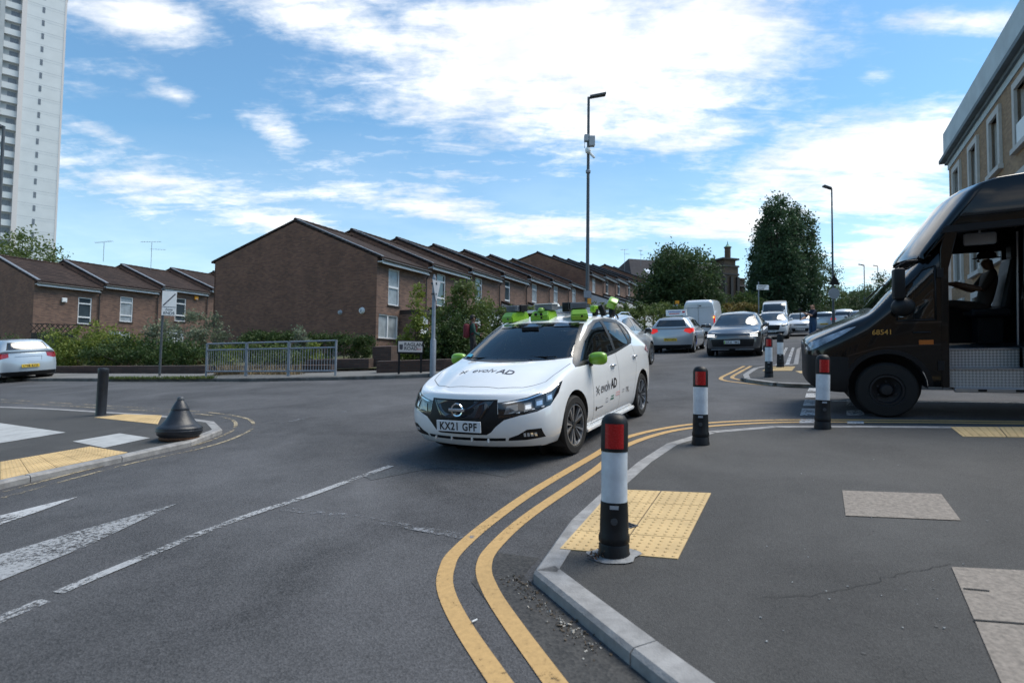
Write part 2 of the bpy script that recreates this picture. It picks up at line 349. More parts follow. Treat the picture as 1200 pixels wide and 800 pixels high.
M['lidar'] = mat('ribbed grey sensor', (.17, .185, .205), .5, metal=.4, var=.2, scale=12)
M['plate_w'] = mat('white number plate', (.66, .70, .74), .4, var=.03)
M['plate_y'] = mat('yellow number plate', (.70, .48, .05), .4, var=.03)
M['ink'] = mat('plate ink', (.012, .012, .014), .5)
M['ink_grey'] = mat('grey vinyl', (.07, .07, .085), .4)
M['ink_green'] = mat('green vinyl', (.03, .15, .10), .4)
M['ink_pink'] = mat('pink vinyl', (.62, .38, .38), .4)
M['ink_gold'] = mat('gold vinyl', (.50, .26, .05), .4)
M['ink_blue'] = mat('blue vinyl', (.05, .10, .40), .4)
M['ink_red'] = mat('red vinyl', (.50, .03, .04), .4)
M['seam_dark'] = mat('dark joint', (.02, .02, .02), .9)
M['interior'] = mat('dark car interior', (.020, .021, .023), .8)
M['brown'] = mat('dark brown truck paint', (.0040, .0036, .0036), .16, var=.08, coat=.4, spec=.3)
M['brown_pl'] = mat('dark bumper plastic', (.009, .0095, .011), .5, var=.2, spec=.3)
M['diamond'] = None
M['skin_d'] = mat('brown skin', (.13, .065, .04), .55)
M['skin_l'] = mat('light skin', (.42, .22, .15), .55)
M['hair'] = mat('dark hair', (.010, .008, .008), .7)
M['maroon'] = mat('maroon cloth', (.13, .012, .020), .8)
M['teal'] = mat('dark green cloth', (.014, .055, .045), .8)
M['navy'] = mat('navy cloth', (.008, .014, .032), .85)
M['jeans'] = mat('blue jeans', (.03, .07, .14), .85)
M['dkcloth'] = mat('dark trousers', (.014, .014, .016), .85)
M['brown_cloth'] = mat('brown uniform', (.028, .017, .011), .85)
M['bark'] = mat('bark', (.07, .055, .042), .9, var=.3, scale=8, bump=.6, bscale=20)
M['drygrass'] = mat('dry grass', (.26, .20, .11), .9, var=.3, scale=5)
L_ = lambda n, *c, **k: M.__setitem__(n, leafmat(n, c, **k))
L_('leaf_dark', (0.025, 0.044, 0.018), (0.054, 0.090, 0.033), (0.100, 0.145, 0.051), scale=.5)
L_('leaf_poplar', (0.023, 0.043, 0.023), (0.043, 0.082, 0.039), (0.078, 0.129, 0.058), scale=.45)
L_('leaf_mid', (0.043, 0.072, 0.021), (0.093, 0.136, 0.037), (0.172, 0.201, 0.057), scale=.9)
L_('leaf_bright', (0.069, 0.103, 0.017), (0.150, 0.196, 0.035), (0.275, 0.298, 0.069), scale=1.4)
L_('leaf_grey', (0.085, 0.105, 0.071), (0.170, 0.204, 0.136), (0.306, 0.340, 0.221), scale=1.4)
L_('leaf_hedge', (0.020, 0.041, 0.014), (0.044, 0.080, 0.022), (0.096, 0.136, 0.041), scale=2.2)
L_('leaf_rust', (0.117, 0.078, 0.026), (0.195, 0.156, 0.046), (0.221, 0.208, 0.065), scale=.8)
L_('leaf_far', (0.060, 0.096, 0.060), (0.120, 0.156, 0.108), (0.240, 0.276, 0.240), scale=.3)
# ------------------------------------------------------------------ ground, kerbs, markings
def poly_area(p): return sum(p[i].x * p[(i + 1) % len(p)].y - p[(i + 1) % len(p)].x * p[i].y for i in range(len(p))) / 2
def catmull(pts, n=8):
    if len(pts) < 3: return pts
    P = [pts[0] * 2 - pts[1]] + list(pts) + [pts[-1] * 2 - pts[-2]]; o = []
    for i in range(1, len(P) - 2):
        for k in range(n):
            t = k / n; a, b, c, d = P[i - 1], P[i], P[i + 1], P[i + 2]
            o.append(.5 * ((2 * b) + (c - a) * t + (2 * a - 5 * b + 4 * c - d) * t * t + (3 * b - a - 3 * c + d) * t ** 3))
    o.append(P[-2]); return o
def XY(v): return Vector((v.x, v.y))
def offset_line(pts, d):
    o = []
    for i, p in enumerate(pts):
        t = (pts[min(i + 1, len(pts) - 1)] - pts[max(i - 1, 0)]).normalized(); o.append(p + Vector((-t.y, t.x)) * d)
    return o
def sheet(name, poly, z0, mt, skirt=0.0, kind='structure', parent=None):
    bm = bmesh.new(); poly = [XY(p) for p in poly]
    if poly_area(poly) < 0: poly = poly[::-1]
    vs = [bm.verts.new((p.x, p.y, gz(p.x, p.y) + z0)) for p in poly]; f = bm.faces.new(vs)
    if skirt:
        lo = [bm.verts.new(v.co - Vector((0, 0, skirt))) for v in vs]
        for i in range(len(vs)): bm.faces.new((vs[i], lo[i], lo[(i + 1) % len(vs)], vs[(i + 1) % len(vs)]))
    bmesh.ops.triangulate(bm, faces=[f])
    for q in bm.faces: q.normal_update()
    o = mesh_obj(name, bm, mt, parent, recalc=False); put(o, kind=kind); return o
def strip_bm(bm, pts, w, z0, skirt=0.0, joints=0):
    a = offset_line(pts, w / 2); b = offset_line(pts, -w / 2)
    va = [bm.verts.new((p.x, p.y, gz(p.x, p.y) + z0)) for p in a]; vb = [bm.verts.new((p.x, p.y, gz(p.x, p.y) + z0)) for p in b]
    for i in range(len(pts) - 1): bm.faces.new((vb[i], vb[i + 1], va[i + 1], va[i]))
    if skirt:
        for row in (va, vb):
            lo = [bm.verts.new(v.co - Vector((0, 0, skirt))) for v in row]
            for i in range(len(row) - 1): bm.faces.new((row[i], row[i + 1], lo[i + 1], lo[i]))
def strip(name, pts, w, z0, mt, skirt=0.0, kind='structure'):
    bm = bmesh.new(); strip_bm(bm, [XY(p) for p in pts], w, z0, skirt); return put(mesh_obj(name, bm, mt, recalc=bool(skirt)), kind=kind)
def resample(pts, step):
    o = [pts[0]]; acc_ = 0
    for a, b in zip(pts, pts[1:]):
        d = (b - a).length; t = step - acc_
        while t < d: o.append(a + (b - a) * (t / d)); t += step
        acc_ = d - (t - step)
    o.append(pts[-1]); return o
def kerb(name, pts, w, z0, mt, length=.91):
    """kerb stones laid end to end with small joints, outer edge on pts, body to the right-hand side"""
    bm = bmesh.new(); pts = [XY(p) for p in pts]; st = resample(pts, length)
    for a, b in zip(st, st[1:]):
        t = (b - a); L = t.length
        if L < .05: continue
        t /= L; n = Vector((t.y, -t.x)); g = .004; a2 = a + t * g; b2 = b - t * g; c = .018
        prof = [(0, -.12), (0, z0 - c), (c, z0), (w, z0), (w, -.12)]
        ra = [bm.verts.new((*(a2 + n * q), gz(*(a2 + n * q)) + z)) for q, z in prof]; rb = [bm.verts.new((*(b2 + n * q), gz(*(b2 + n * q)) + z)) for q, z in prof]
        for i in range(4): bm.faces.new((ra[i], ra[i + 1], rb[i + 1], rb[i]))
        bm.faces.new(ra); bm.faces.new(rb[::-1])
    return put(mesh_obj(name, bm, mt), kind='structure')

# the road: one sheet that climbs the hill and levels off far away
bm = bmesh.new(); rows = []
for y in (-60, 0, 60, 120, 170, 230, 320, 1500):
    r_ = []
    for x in (-900, -300, -120, -60, 0, 60, 120, 300, 900):
        yy = min(y, 170) + max(0, min(y, 320) - 170) * .45; xx = max(-160, min(160, x)); r_.append(bm.verts.new((x, y, gz(xx, yy))))
    rows.append(r_)
for a, b in zip(rows, rows[1:]):
    for i in range(len(a) - 1): bm.faces.new((a[i], a[i + 1], b[i + 1], b[i]))
put(mesh_obj('road', bm, M['road'], recalc=False), kind='structure')

KZ = .07
# near corner pavement (right)
near = [G(u, v, KZ) for u, v in [(792, 801), (745, 764), (700, 733), (655, 694), (615, 659), (640, 634), (672, 604), (702, 577), (735, 549), (770, 524), (808, 508.5), (850, 502), (880, 499.6), (909, 498.4), (1022, 498.2), (1200, 499.8)]]
near = [XY(p) for p in near]
e0 = near[0] + (near[0] - near[1]).normalized() * 7; e1 = near[-1] + Vector((.87, -.49)) * 26
nearK = [e0] + near[:5] + catmull(near[4:], 4)[1:] + [e1]
kerb('kerb_near_corner', nearK, .135, KZ, M['kerb'])
inner = offset_line(nearK, -.137)
sheet('pavement_near_corner', inner + [Vector((26, -14)), Vector((4, -14))], KZ - .003, M['pave'])
# channel of older surfacing along the kerb, with grit lying in it
chan = offset_line(nearK, .16)
strip('gutter_near_corner', chan[1:9], .30, .003, asphalt('gutter asphalt', (.02, .021, .022), (.085, .082, .078), grain=60))

# the island across the side street
isl = [XY(G(u, v, KZ)) for u, v in [(894, 428.5), (884, 434.5), (876, 441), (884, 444), (896, 446), (918, 448), (943, 449.3), (1050, 450.5), (1200, 452)]]
k_end = isl[0]
def on_main(s, off): return k_end + DV * s + Vector((DV.y, -DV.x)) * off
isl_line = [isl[0]] + catmull(isl, 3)[1:] + [isl[-1] + (isl[-1] - isl[-2]).normalized() * 16]
P934 = XY(G(936, 427.5, KZ))
kmain = [P934 + DV * 140 + Vector((DV.y, -DV.x)) * 4.2, P934 + DV * 22 + Vector((DV.y, -DV.x)) * 3.0, P934 + DV * 17 + Vector((DV.y, -DV.x)) * 2.2, P934 + DV * 12 + Vector((DV.y, -DV.x)) * .5, P934 + DV * 8, P934]
kerb('kerb_island', kmain + isl_line, .135, KZ, M['kerb'])
sheet('pavement_across_side_street', offset_line(kmain + isl_line, -.137) + [Vector((60, 30)), Vector((120, 140))], KZ - .003, M['pave'])

# left corner pavement with the bell bollard
lf = [XY(G(u, v, KZ)) for u, v in [(0, 476), (60, 478), (125, 482), (180, 485.5), (225, 489.5), (248, 492.5), (260, 496.5), (262, 501), (252, 507), (236, 513), (187, 526), (100, 542.5), (0, 565)]]
lf = catmull(lf, 4); l0 = lf[0] + (lf[0] - lf[1]).normalized() * 14; l1 = lf[-1] + (lf[-1] - lf[-2]).normalized() * 8
lfK = [l0] + lf + [l1]
kerb('kerb_left_corner', lfK[::1], .13, KZ, M['kerb'])
li = offset_line(lfK, -.132)
sheet('pavement_left_corner', li, KZ - .003, M['pave'])

# far kerb, round the corner into the main road
fk = [XY(G(u, v, .10)) for u, v in [(0, 443.2), (60, 443), (200, 443.2), (300, 443), (400, 441), (480, 438.8), (510, 437.2)]]
fk = [fk[0] + (fk[0] - fk[2]).normalized() * 30] + fk + [Vector((.4, 18.2)), Vector((2.1, 19.8)), Vector((3.9, 23.2)), Vector((3.9, 23.2)) + DV * 12, Vector((3.9, 23.2)) + DV * 60, Vector((3.9, 23.2)) + DV * 160]
fkc = fk[:7] + catmull(fk[6:12], 5)[1:] + fk[12:]
kerb('kerb_far_side', fkc[::-1][::-1][::-1], .13, .10, M['kerb_dark'])
back = offset_line(fkc, 2.1)
sheet('pavement_far_side', offset_line(fkc, .132) + offset_line(fkc, 2.1)[::-1], .097, M['pave_far'])
gb = offset_line(fkc, 2.12)
sheet('garden_ground', gb + [Vector((90, 190)), Vector((-160, 190)), Vector((-160, 25))], .16, mat('garden soil and grass', (.075, .08, .035), .95, var=.5, scale=1.2, bump=.6, bscale=12))

# yellow lines
def ptk(l): return [XY(G(u, v, KZ)) for u, v in l]
def pts(l): return [XY(G(u, v)) for u, v in l]
yo = pts([(600, 820), (541, 732), (522, 690), (524, 665), (536, 645), (575, 611), (631, 572), (695, 534.5), (732, 513.5), (781, 501.5), (831, 495.6), (915, 492.2), (1042, 492.4), (1200, 494.2)])
yi = pts([(665, 820), (601, 732.5), (575, 692), (567, 664), (580.6, 639), (624, 601), (699, 550), (732.5, 523), (781, 506.5), (831, 499.6), (915, 495), (1042, 494.9), (1200, 496.6)])
strip('yellow_line', catmull([yo[0] + (yo[0] - yo[1])] + yo + [yo[-1] + (yo[-1] - yo[-2]) * 3], 8), .095, .005, M['yellow'])
strip('yellow_line', catmull([yi[0] + (yi[0] - yi[1])] + yi + [yi[-1] + (yi[-1] - yi[-2]) * 3], 8), .095, .005, M['yellow'])
for l in ([(872, 429), (858, 436), (845, 442.7), (850, 446), (868, 448.5), (900, 451.5), (947, 453.7), (1100, 455)], [(880, 429), (868, 435.5), (858, 441.7), (864, 444.5), (877, 446.5), (905, 449.5), (947, 451.4), (1100, 452.6)]):
    strip('yellow_line', catmull(pts(l), 6), .09, .005, M['yellow'])
for off in (-.30, -.55): strip('double_line', [P934 + DV * s + Vector((DV.y, -DV.x)) * off for s in (0, 5, 10)], .10, .005, M['white_mid'])
for l in ([(0, 577), (50, 564), (100, 551), (165, 535), (230, 521), (262, 510), (276, 500), (268, 490.5), (225, 484.5), (125, 478.5), (0, 471)], [(0, 584), (50, 570.5), (100, 557), (165, 540.5), (235, 525.5), (275, 513), (297, 500), (284, 489), (225, 481.5), (125, 475.5), (0, 468)]):
    strip('old_yellow_line', catmull(pts(l), 6), .055, .005, M['yellow_old'])
# worn white
def mark(name, l, mt, z0=.006): return sheet(name, pts(l), z0, mt)
mark('worn_wedge_marking', [(-40, 614), (0, 604.5), (50, 592), (94, 581.5), (50, 598), (0, 615), (-40, 628)], M['white_mid'])
mark('worn_wedge_marking', [(-60, 664), (0, 650), (100, 620), (207, 590.5), (100, 641), (0, 681), (-60, 704)], M['white_old'])
strip('worn_edge_line', catmull(pts([(-30, 742), (0, 726), (53, 704)]), 4), .10, .006, M['white_line'])
strip('worn_edge_line', catmull(pts([(68, 695), (110, 677), (180, 648), (240, 623), (300, 601), (350, 585), (400, 567), (458, 546)]), 4), .085, .006, M['white_line'])
for l in ([(330, 496), (365, 489), (405, 482)], [(0, 461), (45, 459), (72, 463), (45, 467), (0, 468)], [(160, 455), (200, 456), (330, 455)], [(226, 454.5), (250, 453.5), (270, 451.5)], [(290, 456), (340, 454.5)], [(60, 447.5), (200, 448), (430, 447)], [(330, 596), (420, 607), (560, 632)], [(753, 458), (764, 456), (776, 454)], [(740, 470), (758, 468)]):
    strip('faint_line', catmull(pts(l), 4), .09, .006, M['white_faint'])
for q in ([(948, 455), (957, 455), (957, 459), (946, 459)], [(945, 461), (957, 461), (957, 466), (943.5, 466)], [(943, 469), (957, 469), (957, 476), (941, 476)], [(940, 479), (957, 479), (957, 487), (937.5, 487)], [(938, 491.5), (968, 491.5), (968, 496), (936.5, 496)],
          [(992, 469), (1011, 469), (1012, 476), (992, 476)], [(992, 481), (1012, 481), (1013, 487), (992, 487)], [(993, 494), (1012, 494), (1012.5, 497), (992.5, 497)]):
    mark('give_way_block', q, M['white_mid'], .008)
strip('faint_line', pts([(975, 470), (1200, 472)]), .08, .006, M['white_mid'])
# patched strip and trench scar in the road
strip('road_patch', catmull(pts([(430, 560), (520, 545), (600, 556)]), 3), .22, .003, asphalt('patch asphalt', (.028, .03, .033), (.11, .115, .12), grain=60))

# tactile paving: raised slabs with blisters
def tactile(name, quad, nu, nv, z0, label):
    A, B, C_, D = [XY(G(u, v, z0)) for u, v in quad]; bm = bmesh.new()
    def at(s, t): return (A * (1 - s) + B * s) * (1 - t) + (D * (1 - s) + C_ * s) * t
    def w(p, h): return (p.x, p.y, gz(p.x, p.y) + z0 + h)
    for i in range(nu):
        for j in range(nv):
            g = .012; s0, s1, t0, t1 = (i + g) / nu, (i + 1 - g) / nu, (j + g) / nv, (j + 1 - g) / nv
            lo = [bm.verts.new(w(at(*q), -.02)) for q in ((s0, t0), (s1, t0), (s1, t1), (s0, t1))]; hi = [bm.verts.new(w(at(*q), .003)) for q in ((s0, t0), (s1, t0), (s1, t1), (s0, t1))]
            bm.faces.new(hi)
            for k in range(4): bm.faces.new((lo[k], lo[(k + 1) % 4], hi[(k + 1) % 4], hi[k]))
            for a in range(6):
                for b in range(6):
                    c = at(s0 + (s1 - s0) * (a + .5) / 6, t0 + (t1 - t0) * (b + .5) / 6)
                    r0 = [bm.verts.new(w(c + Vector((math.cos(k * 1.0472), math.sin(k * 1.0472))) * .0125, .003)) for k in range(6)]
                    r1 = [bm.verts.new(w(c + Vector((math.cos(k * 1.0472), math.sin(k * 1.0472))) * .0085, .0075)) for k in range(6)]
                    for k in range(6): bm.faces.new((r0[k], r0[(k + 1) % 6], r1[(k + 1) % 6], r1[k]))
                    bm.faces.new(r1)
    return put(mesh_obj(name, bm, M['tactile']), kind='structure')
tactile('tactile_paving_near', [(655, 643), (795, 655), (834, 577.5), (718, 573)], 2, 4, KZ, '')
tactile('tactile_paving_right', [(1128, 511.5), (1290, 513), (1290, 500.6), (1113, 500)], 3, 2, KZ, '')
tactile('tactile_paving_left', [(0, 562), (150, 530), (105, 523), (0, 541)], 5, 2, KZ, '')
tactile('tactile_paving_left_back', [(185, 497), (190, 486.5), (146, 485.3), (110, 489)], 2, 3, KZ, '')
tactile('tactile_paving_island', [(893, 434.3), (928, 434.3), (932, 429.3), (903, 429.3)], 4, 2, KZ, '')
def slab(name, quad, mt): return sheet(name, [XY(G(u, v, KZ)) for u, v in quad], KZ + .002, mt)
slab('concrete_slab', [(987, 574.5), (1103, 578.5), (1126, 609.5), (991, 604)], M['slab'])
slab('concrete_slab_large', [(1115, 664), (1260, 671), (1400, 900), (1214, 900), (1177, 808)], M['slab'])
strip('slab_joint', ptk([(1141, 727), (1200, 731.5), (1300, 739)]), .012, KZ + .006, M['seam_dark'])
strip('slab_joint', ptk([(1129, 690), (1160, 693)]), .012, KZ + .006, M['seam_dark'])
_cr = resample(ptk([(890, 699), (940, 697), (985, 692), (1015, 684), (1050, 673), (1078, 668), (1112, 660)]), .035); _rc = random.Random(2); _cr = [p + Vector((_rc.gauss(0, .007), _rc.gauss(0, .007))) for p in _cr]
strip('pavement_crack', _cr, .0032, KZ + .002, M['seam_dark'])
slab('pale_slab', [(85, 517), (140, 507.5), (176, 513), (122, 524.5)], M['slab_light'])
slab('pale_slab_large', [(-40, 490), (0, 495.5), (77, 506.5), (0, 519), (-40, 526)], M['slab_light'])
slab('pale_strip', [(932, 434.6), (952, 434.6), (952, 437.2), (938, 437.2)], M['tactile'])
# inspection covers
def cover(c, s, ang, label, name='drain_cover'):
    p = XY(G(*c, KZ)); bm = bmesh.new(); rot = Matrix.Rotation(ang, 3, 'Z'); box(bm, (0, 0, .003), (s[0], s[1], .008))
    for i in range(3): box(bm, ((i - 1) * s[0] * .28, 0, .009), (s[0] * .06, s[1] * .7, .006))
    o = mesh_obj(name, bm, M['black_iron']); o.location = (p.x, p.y, gz(p.x, p.y) + KZ); o.rotation_mode = 'QUATERNION'
    o.rotation_quaternion = Vector((0, 0, 1)).rotation_difference(GN) @ Matrix.Rotation(ang, 3, 'Z').to_quaternion(); put(o, label, 'drain cover')
cover((735, 616), (.10, .11), R(35), 'small dark iron cover let into the buff tactile paving behind the nearest bollard')
# grit and litter along the near kerb
bm = bmesh.new(); rr = random.Random(3)
for i in range(300):
    k = .25 + .75 * rr.random() ** .8; seg = chan[1] + (chan[5] - chan[1]) * k; off = rr.gauss(0, .035) + .075
    t = (chan[5] - chan[1]).normalized(); p = seg + Vector((t.y, -t.x)) * (off); s = rr.uniform(.002, .007) if rr.random() < .93 else rr.uniform(.008, .013)
    z = gz(p.x, p.y) + .004 + s * .3; rot = Matrix.Rotation(rr.uniform(0, 6.28), 3, Vector((rr.uniform(-1, 1), rr.uniform(-1, 1), 1)).normalized())
    box(bm, (p.x, p.y, z), (s * rr.uniform(.6, 2.2), s, s * .5), rot, 0, 0 if rr.random() < .72 else 1)
put(mesh_obj('gutter_grit', bm, [mat('brown grit', (.085, .065, .045), .9, var=.5), mat('pale grit', (.4, .38, .34), .9, var=.3)]), 'brown leaf scraps and grit lying along the near kerb', 'litter', kind='stuff')
bm = bmesh.new(); p = XY(G(556, 730)); rot = Matrix.Rotation(.9, 3, 'Z')
tube(bm, [(-.018, 0, .006), (.018, 0, .006)], .0038, 8); o = mesh_obj('cigarette_end', bm, M['sign_white']); o.location = (p.x, p.y, gz(*p) + .008); o.rotation_euler = (0, 0, .9)
put(o, 'small white cigarette end lying on the outer yellow line', 'cigarette end')
bm = bmesh.new()
for i in range(34):
    p = XY(G(rr.uniform(840, 1180), rr.uniform(520, 760), KZ)); s = rr.uniform(.002, .006); box(bm, (p.x, p.y, gz(*p) + KZ + s * .3), (s * 1.5, s, s * .6), Matrix.Rotation(rr.uniform(0, 3), 3, 'Z'))
for i in range(9):
    p = XY(G(rr.uniform(700, 1190), 512 + 270 * rr.random(), KZ)); s = rr.uniform(.006, .011); c0 = bm.verts.new((p.x, p.y, gz(*p) + KZ + .0006)); rg = [bm.verts.new((p.x + s * math.cos(a * .785) * rr.uniform(.8, 1.1), p.y + s * math.sin(a * .785) * rr.uniform(.8, 1.1), 0)) for a in range(8)]
    for v in rg: v.co.z = gz(v.co.x, v.co.y) + KZ + .0002
    for a in range(8): f = bm.faces.new((c0, rg[a], rg[(a + 1) % 8])); f.material_index = 1
put(mesh_obj('pavement_specks', bm, [M['slab_light'], mat('trodden gum', (.055, .055, .055), .7, var=.4)]), 'pale chips and grit scattered on the dark pavement', 'litter', kind='stuff')
# ------------------------------------------------------------------ houses
wrng = random.Random(12)
def house(name, loc, w=4.28, depth=11.5, eave=4.8, rise=2.25, rear=.55, rd=5.45, gable_l=False, gable_r=True, low=1.2, style='canopy', label='', group='', win=(.9, 1.78), second=None, back_ext=0):
    """local x along the street, y into the house, z up; front face at y=0"""
    root = empty(name, loc, ROAD_ANG); put(root, label, 'house', group)
    def wall_panel(bm, x0, x1, z0, z1, holes):
        xs = sorted({x0, x1, *[h[0] for h in holes], *[h[1] for h in holes]}); zs = sorted({z0, z1, *[h[2] for h in holes], *[h[3] for h in holes]})
        for a, b in zip(xs, xs[1:]):
            for c, d in zip(zs, zs[1:]):
                if any(h[0] <= a and b <= h[1] and h[2] <= c and d <= h[3] for h in holes): continue
                bm.faces.new([bm.verts.new(p) for p in ((a, 0, c), (b, 0, c), (b, 0, d), (a, 0, d))])
        for h in holes:
            for q in (((h[0], 0, h[2]), (h[1], 0, h[2]), (h[1], .09, h[2]), (h[0], .09, h[2])), ((h[0], 0, h[3]), (h[1], 0, h[3]), (h[1], .09, h[3]), (h[0], .09, h[3])),
                      ((h[0], 0, h[2]), (h[0], .09, h[2]), (h[0], .09, h[3]), (h[0], 0, h[3])), ((h[1], 0, h[2]), (h[1], .09, h[2]), (h[1], .09, h[3]), (h[1], 0, h[3]))):
                bm.faces.new([bm.verts.new(p) for p in q])
    holes = [(win[0], win[1], 2.62, 4.42)]
    if second: holes.append((second[0], second[1], 2.62, 4.42))
    if style == 'first': gfw = (.16, 1.72, .95, 2.12); holes.append(gfw)
    elif style == 'left': gfw = (.5, 2.0, .9, 1.9); holes.append(gfw)
    else: gfw = None
    bm = bmesh.new(); wall_panel(bm, 0, w, -low, eave, holes); bmesh.ops.remove_doubles(bm, verts=bm.verts, dist=1e-4)
    mesh_obj('front_wall', bm, M['brick_front'], root)
    for sx, gx in ((0, 0.0), (1, w)):
        bm = bmesh.new(); pl = [(gx, 0.002, -low), (gx, depth, -low), (gx, depth, eave + rear), (gx, rd, eave + rise), (gx, 0.002, eave)]
        prism(bm, pl, (.20 if sx == 0 else -.20, 0, 0)); mesh_obj('side_wall', bm, M['brick'], root)
    bm = bmesh.new(); box2(bm, (.0, depth - .1, -low), (w, depth, eave + rear)); mesh_obj('back_wall', bm, M['brick'], root)
    # roof: two pitches with thickness, overhanging the eaves
    bm = bmesh.new(); sl_ = rise / rd; oh = .28
    for a, b in (((-oh, eave - oh * sl_), (rd, eave + rise)), ((depth + oh, eave + rear - oh * (rise - rear) / (depth - rd)), (rd, eave + rise))):
        prism(bm, [(-.03, a[0], a[1] + .04), (-.03, b[0], b[1] + .04), (-.03, b[0], b[1] + .15), (-.03, a[0], a[1] + .15)], (w + .06, 0, 0))
    # ridge tiles, slightly scalloped
    k = 0
    while k * .45 < w: tube(bm, [(k * .45, rd, eave + rise + .13), (min(w, k * .45 + .43), rd, eave + rise + .15)], .11, 8); k += 1
    rf = mesh_obj('roof', bm, M['tile'], root)
    # verge flashing along the step between neighbours
    bm = bmesh.new(); prism(bm, [(.02, -oh + .05, eave - oh * sl_ + .16), (.02, rd, eave + rise + .16), (.02, rd, eave + rise + .21), (.02, -oh + .05, eave - oh * sl_ + .21)], (.20, 0, 0))
    mesh_obj('flashing', bm, M['lead'], root)
    bm = bmesh.new(); box2(bm, (.02, -oh - .05, eave - .30), (w - .30, -oh - .02, eave - .10)); box2(bm, (.02, -oh - .02, eave - .22), (w - .3, .0, eave - .18))
    mesh_obj('fascia', bm, M['fascia'], root)
    bm = bmesh.new(); tube(bm, [(0, -oh - .10, eave - .12), (w - .25, -oh - .10, eave - .12)], .05, 8); tube(bm, [(w - .35, -oh - .1, eave - .15), (w - .25, -.08, eave - .5), (w - .25, -.08, -.5)], .036, 8)
    mesh_obj('gutter_pipe', bm, M['pipe'], root)
    # windows
    def window(x0, x1, z0, z1, kind):
        bm = bmesh.new(); t = .055; y0, y1 = .03, .085
        box2(bm, (x0, y0, z0), (x1, y1, z0 + t)); box2(bm, (x0, y0, z1 - t), (x1, y1, z1)); box2(bm, (x0, y0, z0 + t), (x0 + t, y1, z1 - t)); box2(bm, (x1 - t, y0, z0 + t), (x1, y1, z1 - t))
        if kind == 'wide': box2(bm, ((x0 + x1) / 2 - .035, y0 + .002, z0 + t), ((x0 + x1) / 2 + .035, y1, z1 - t))
        elif kind == 'half': box2(bm, (x0 + t, y0 + .002, (z0 + z1) / 2 - .05), (x1 - t, y1, (z0 + z1) / 2 + .05))
        else:
            box2(bm, (x0 + t, y0 + .002, z0 + .42), (x1 - t, y1, z0 + .51)); box2(bm, (x0 + t, y0 + .002, z1 - .46), (x1 - t, y1, z1 - .37))
        fr = mesh_obj('window', bm, M['upvc'], root)
        bm = bmesh.new(); box2(bm, (x0 + .02, .09, z0 + .02), (x1 - .02, .10, z1 - .02)); mesh_obj('pane', bm, M['curtain'] if kind != 'three' or wrng.random() < .4 else M['pane'], fr)
        bm = bmesh.new(); box2(bm, (x0 - .05, -.05, z0 - .07), (x1 + .05, .06, z0 - .003)); mesh_obj('sill', bm, M['dark_trim'], fr)
    window(*holes[0], 'half' if style == 'first' else 'three')
    if second: window(*holes[1], 'three')
    if gfw: window(*gfw, 'wide')
    if style in ('canopy', 'first'):
        x0 = 1.85 if style == 'first' else .1
        bm = bmesh.new(); box2(bm, (x0, -1.3, 2.22), (w + .1, .0, 2.44)); mesh_obj('porch_canopy', bm, M['dark_trim'], root)
        bm = bmesh.new(); box2(bm, (x0 + .15, -1.15, -low), (w - 1.6, -1.05, 2.2))
        for k in range(6): box2(bm, (x0 + .2, -1.158, .2 + k * .33), (w - 1.65, -1.14, .215 + k * .33), 1)
        mesh_obj('garage_door', bm, [M['door_white'], M['seam']], root)
        bm = bmesh.new(); box2(bm, (w - 1.25, -1.14, -low), (w - .35, -1.05, 2.15)); mesh_obj('front_door', bm, M['door_white'], root)
        bm = bmesh.new(); box2(bm, (x0, -1.2, -low), (x0 + .13, -.002, 2.22)); box2(bm, (w - 1.58, -1.2, -low), (w - 1.3, -.002, 2.2)); box2(bm, (w - .3, -1.2, -low), (w - .02, -.002, 2.2)); mesh_obj('porch_wall', bm, M['brick_front'], root)
    elif style == 'lean':
        bm = bmesh.new(); prism(bm, [(.15, 0, 2.95), (.15, -2.3, 2.15), (.15, -2.3, 2.02), (.15, 0, 2.82)], (w - .2, 0, 0)); mesh_obj('porch_roof', bm, M['tile'], root)
        bm = bmesh.new(); prism(bm, [(.2, -.002, 2.8), (.2, -2.2, 2.02), (.2, -2.2, 1.55), (.2, -.002, 1.55)], (.06, 0, 0)); box2(bm, (.27, -2.28, 1.5), (w - .1, -2.2, 2.0)); mesh_obj('white_cheek', bm, M['fascia'], root)
        bm = bmesh.new(); box2(bm, (.22, -2.15, -low), (.4, -.003, 1.54)); box2(bm, (w - .3, -2.15, -low), (w - .1, -.003, 1.9)); mesh_obj('porch_wall', bm, M['brick_front'], root)
        bm = bmesh.new(); box2(bm, (.45, -2.1, -low), (w - .35, -2.02, 1.5)); mesh_obj('garage_door', bm, M['door_white'], root)
    return root
P0 = Vector((-6.5, 28.4)); W_ = 4.28; STEP = (GA * DV.x + GB * DV.y) * W_
base0 = gz(*P0) + .02
ORD = ['first', 'second', 'third', 'fourth', 'fifth', 'sixth', 'seventh', 'eighth', 'ninth', 'tenth', 'eleventh', 'twelfth', 'thirteenth', 'fourteenth', 'fifteenth', 'sixteenth']
nh = 0
for i in range(7):
    p = P0 + DV * W_ * i
    lab = 'brown brick end house with the large blank gable wall beside the railings' if i == 0 else 'brown brick terraced house, %s along the row from the big blank gable' % ORD[i]
    house('terraced_house', (p.x, p.y, base0 + STEP * i), label=lab, group='brown terraced houses climbing the main road', style='first' if i == 0 else ('canopy' if i < 3 else 'lean'), win=(.9, 1.78) if i != 3 else (.7, 1.5), second=None if i < 1 or i > 6 else (3.0, 3.6) if False else None)
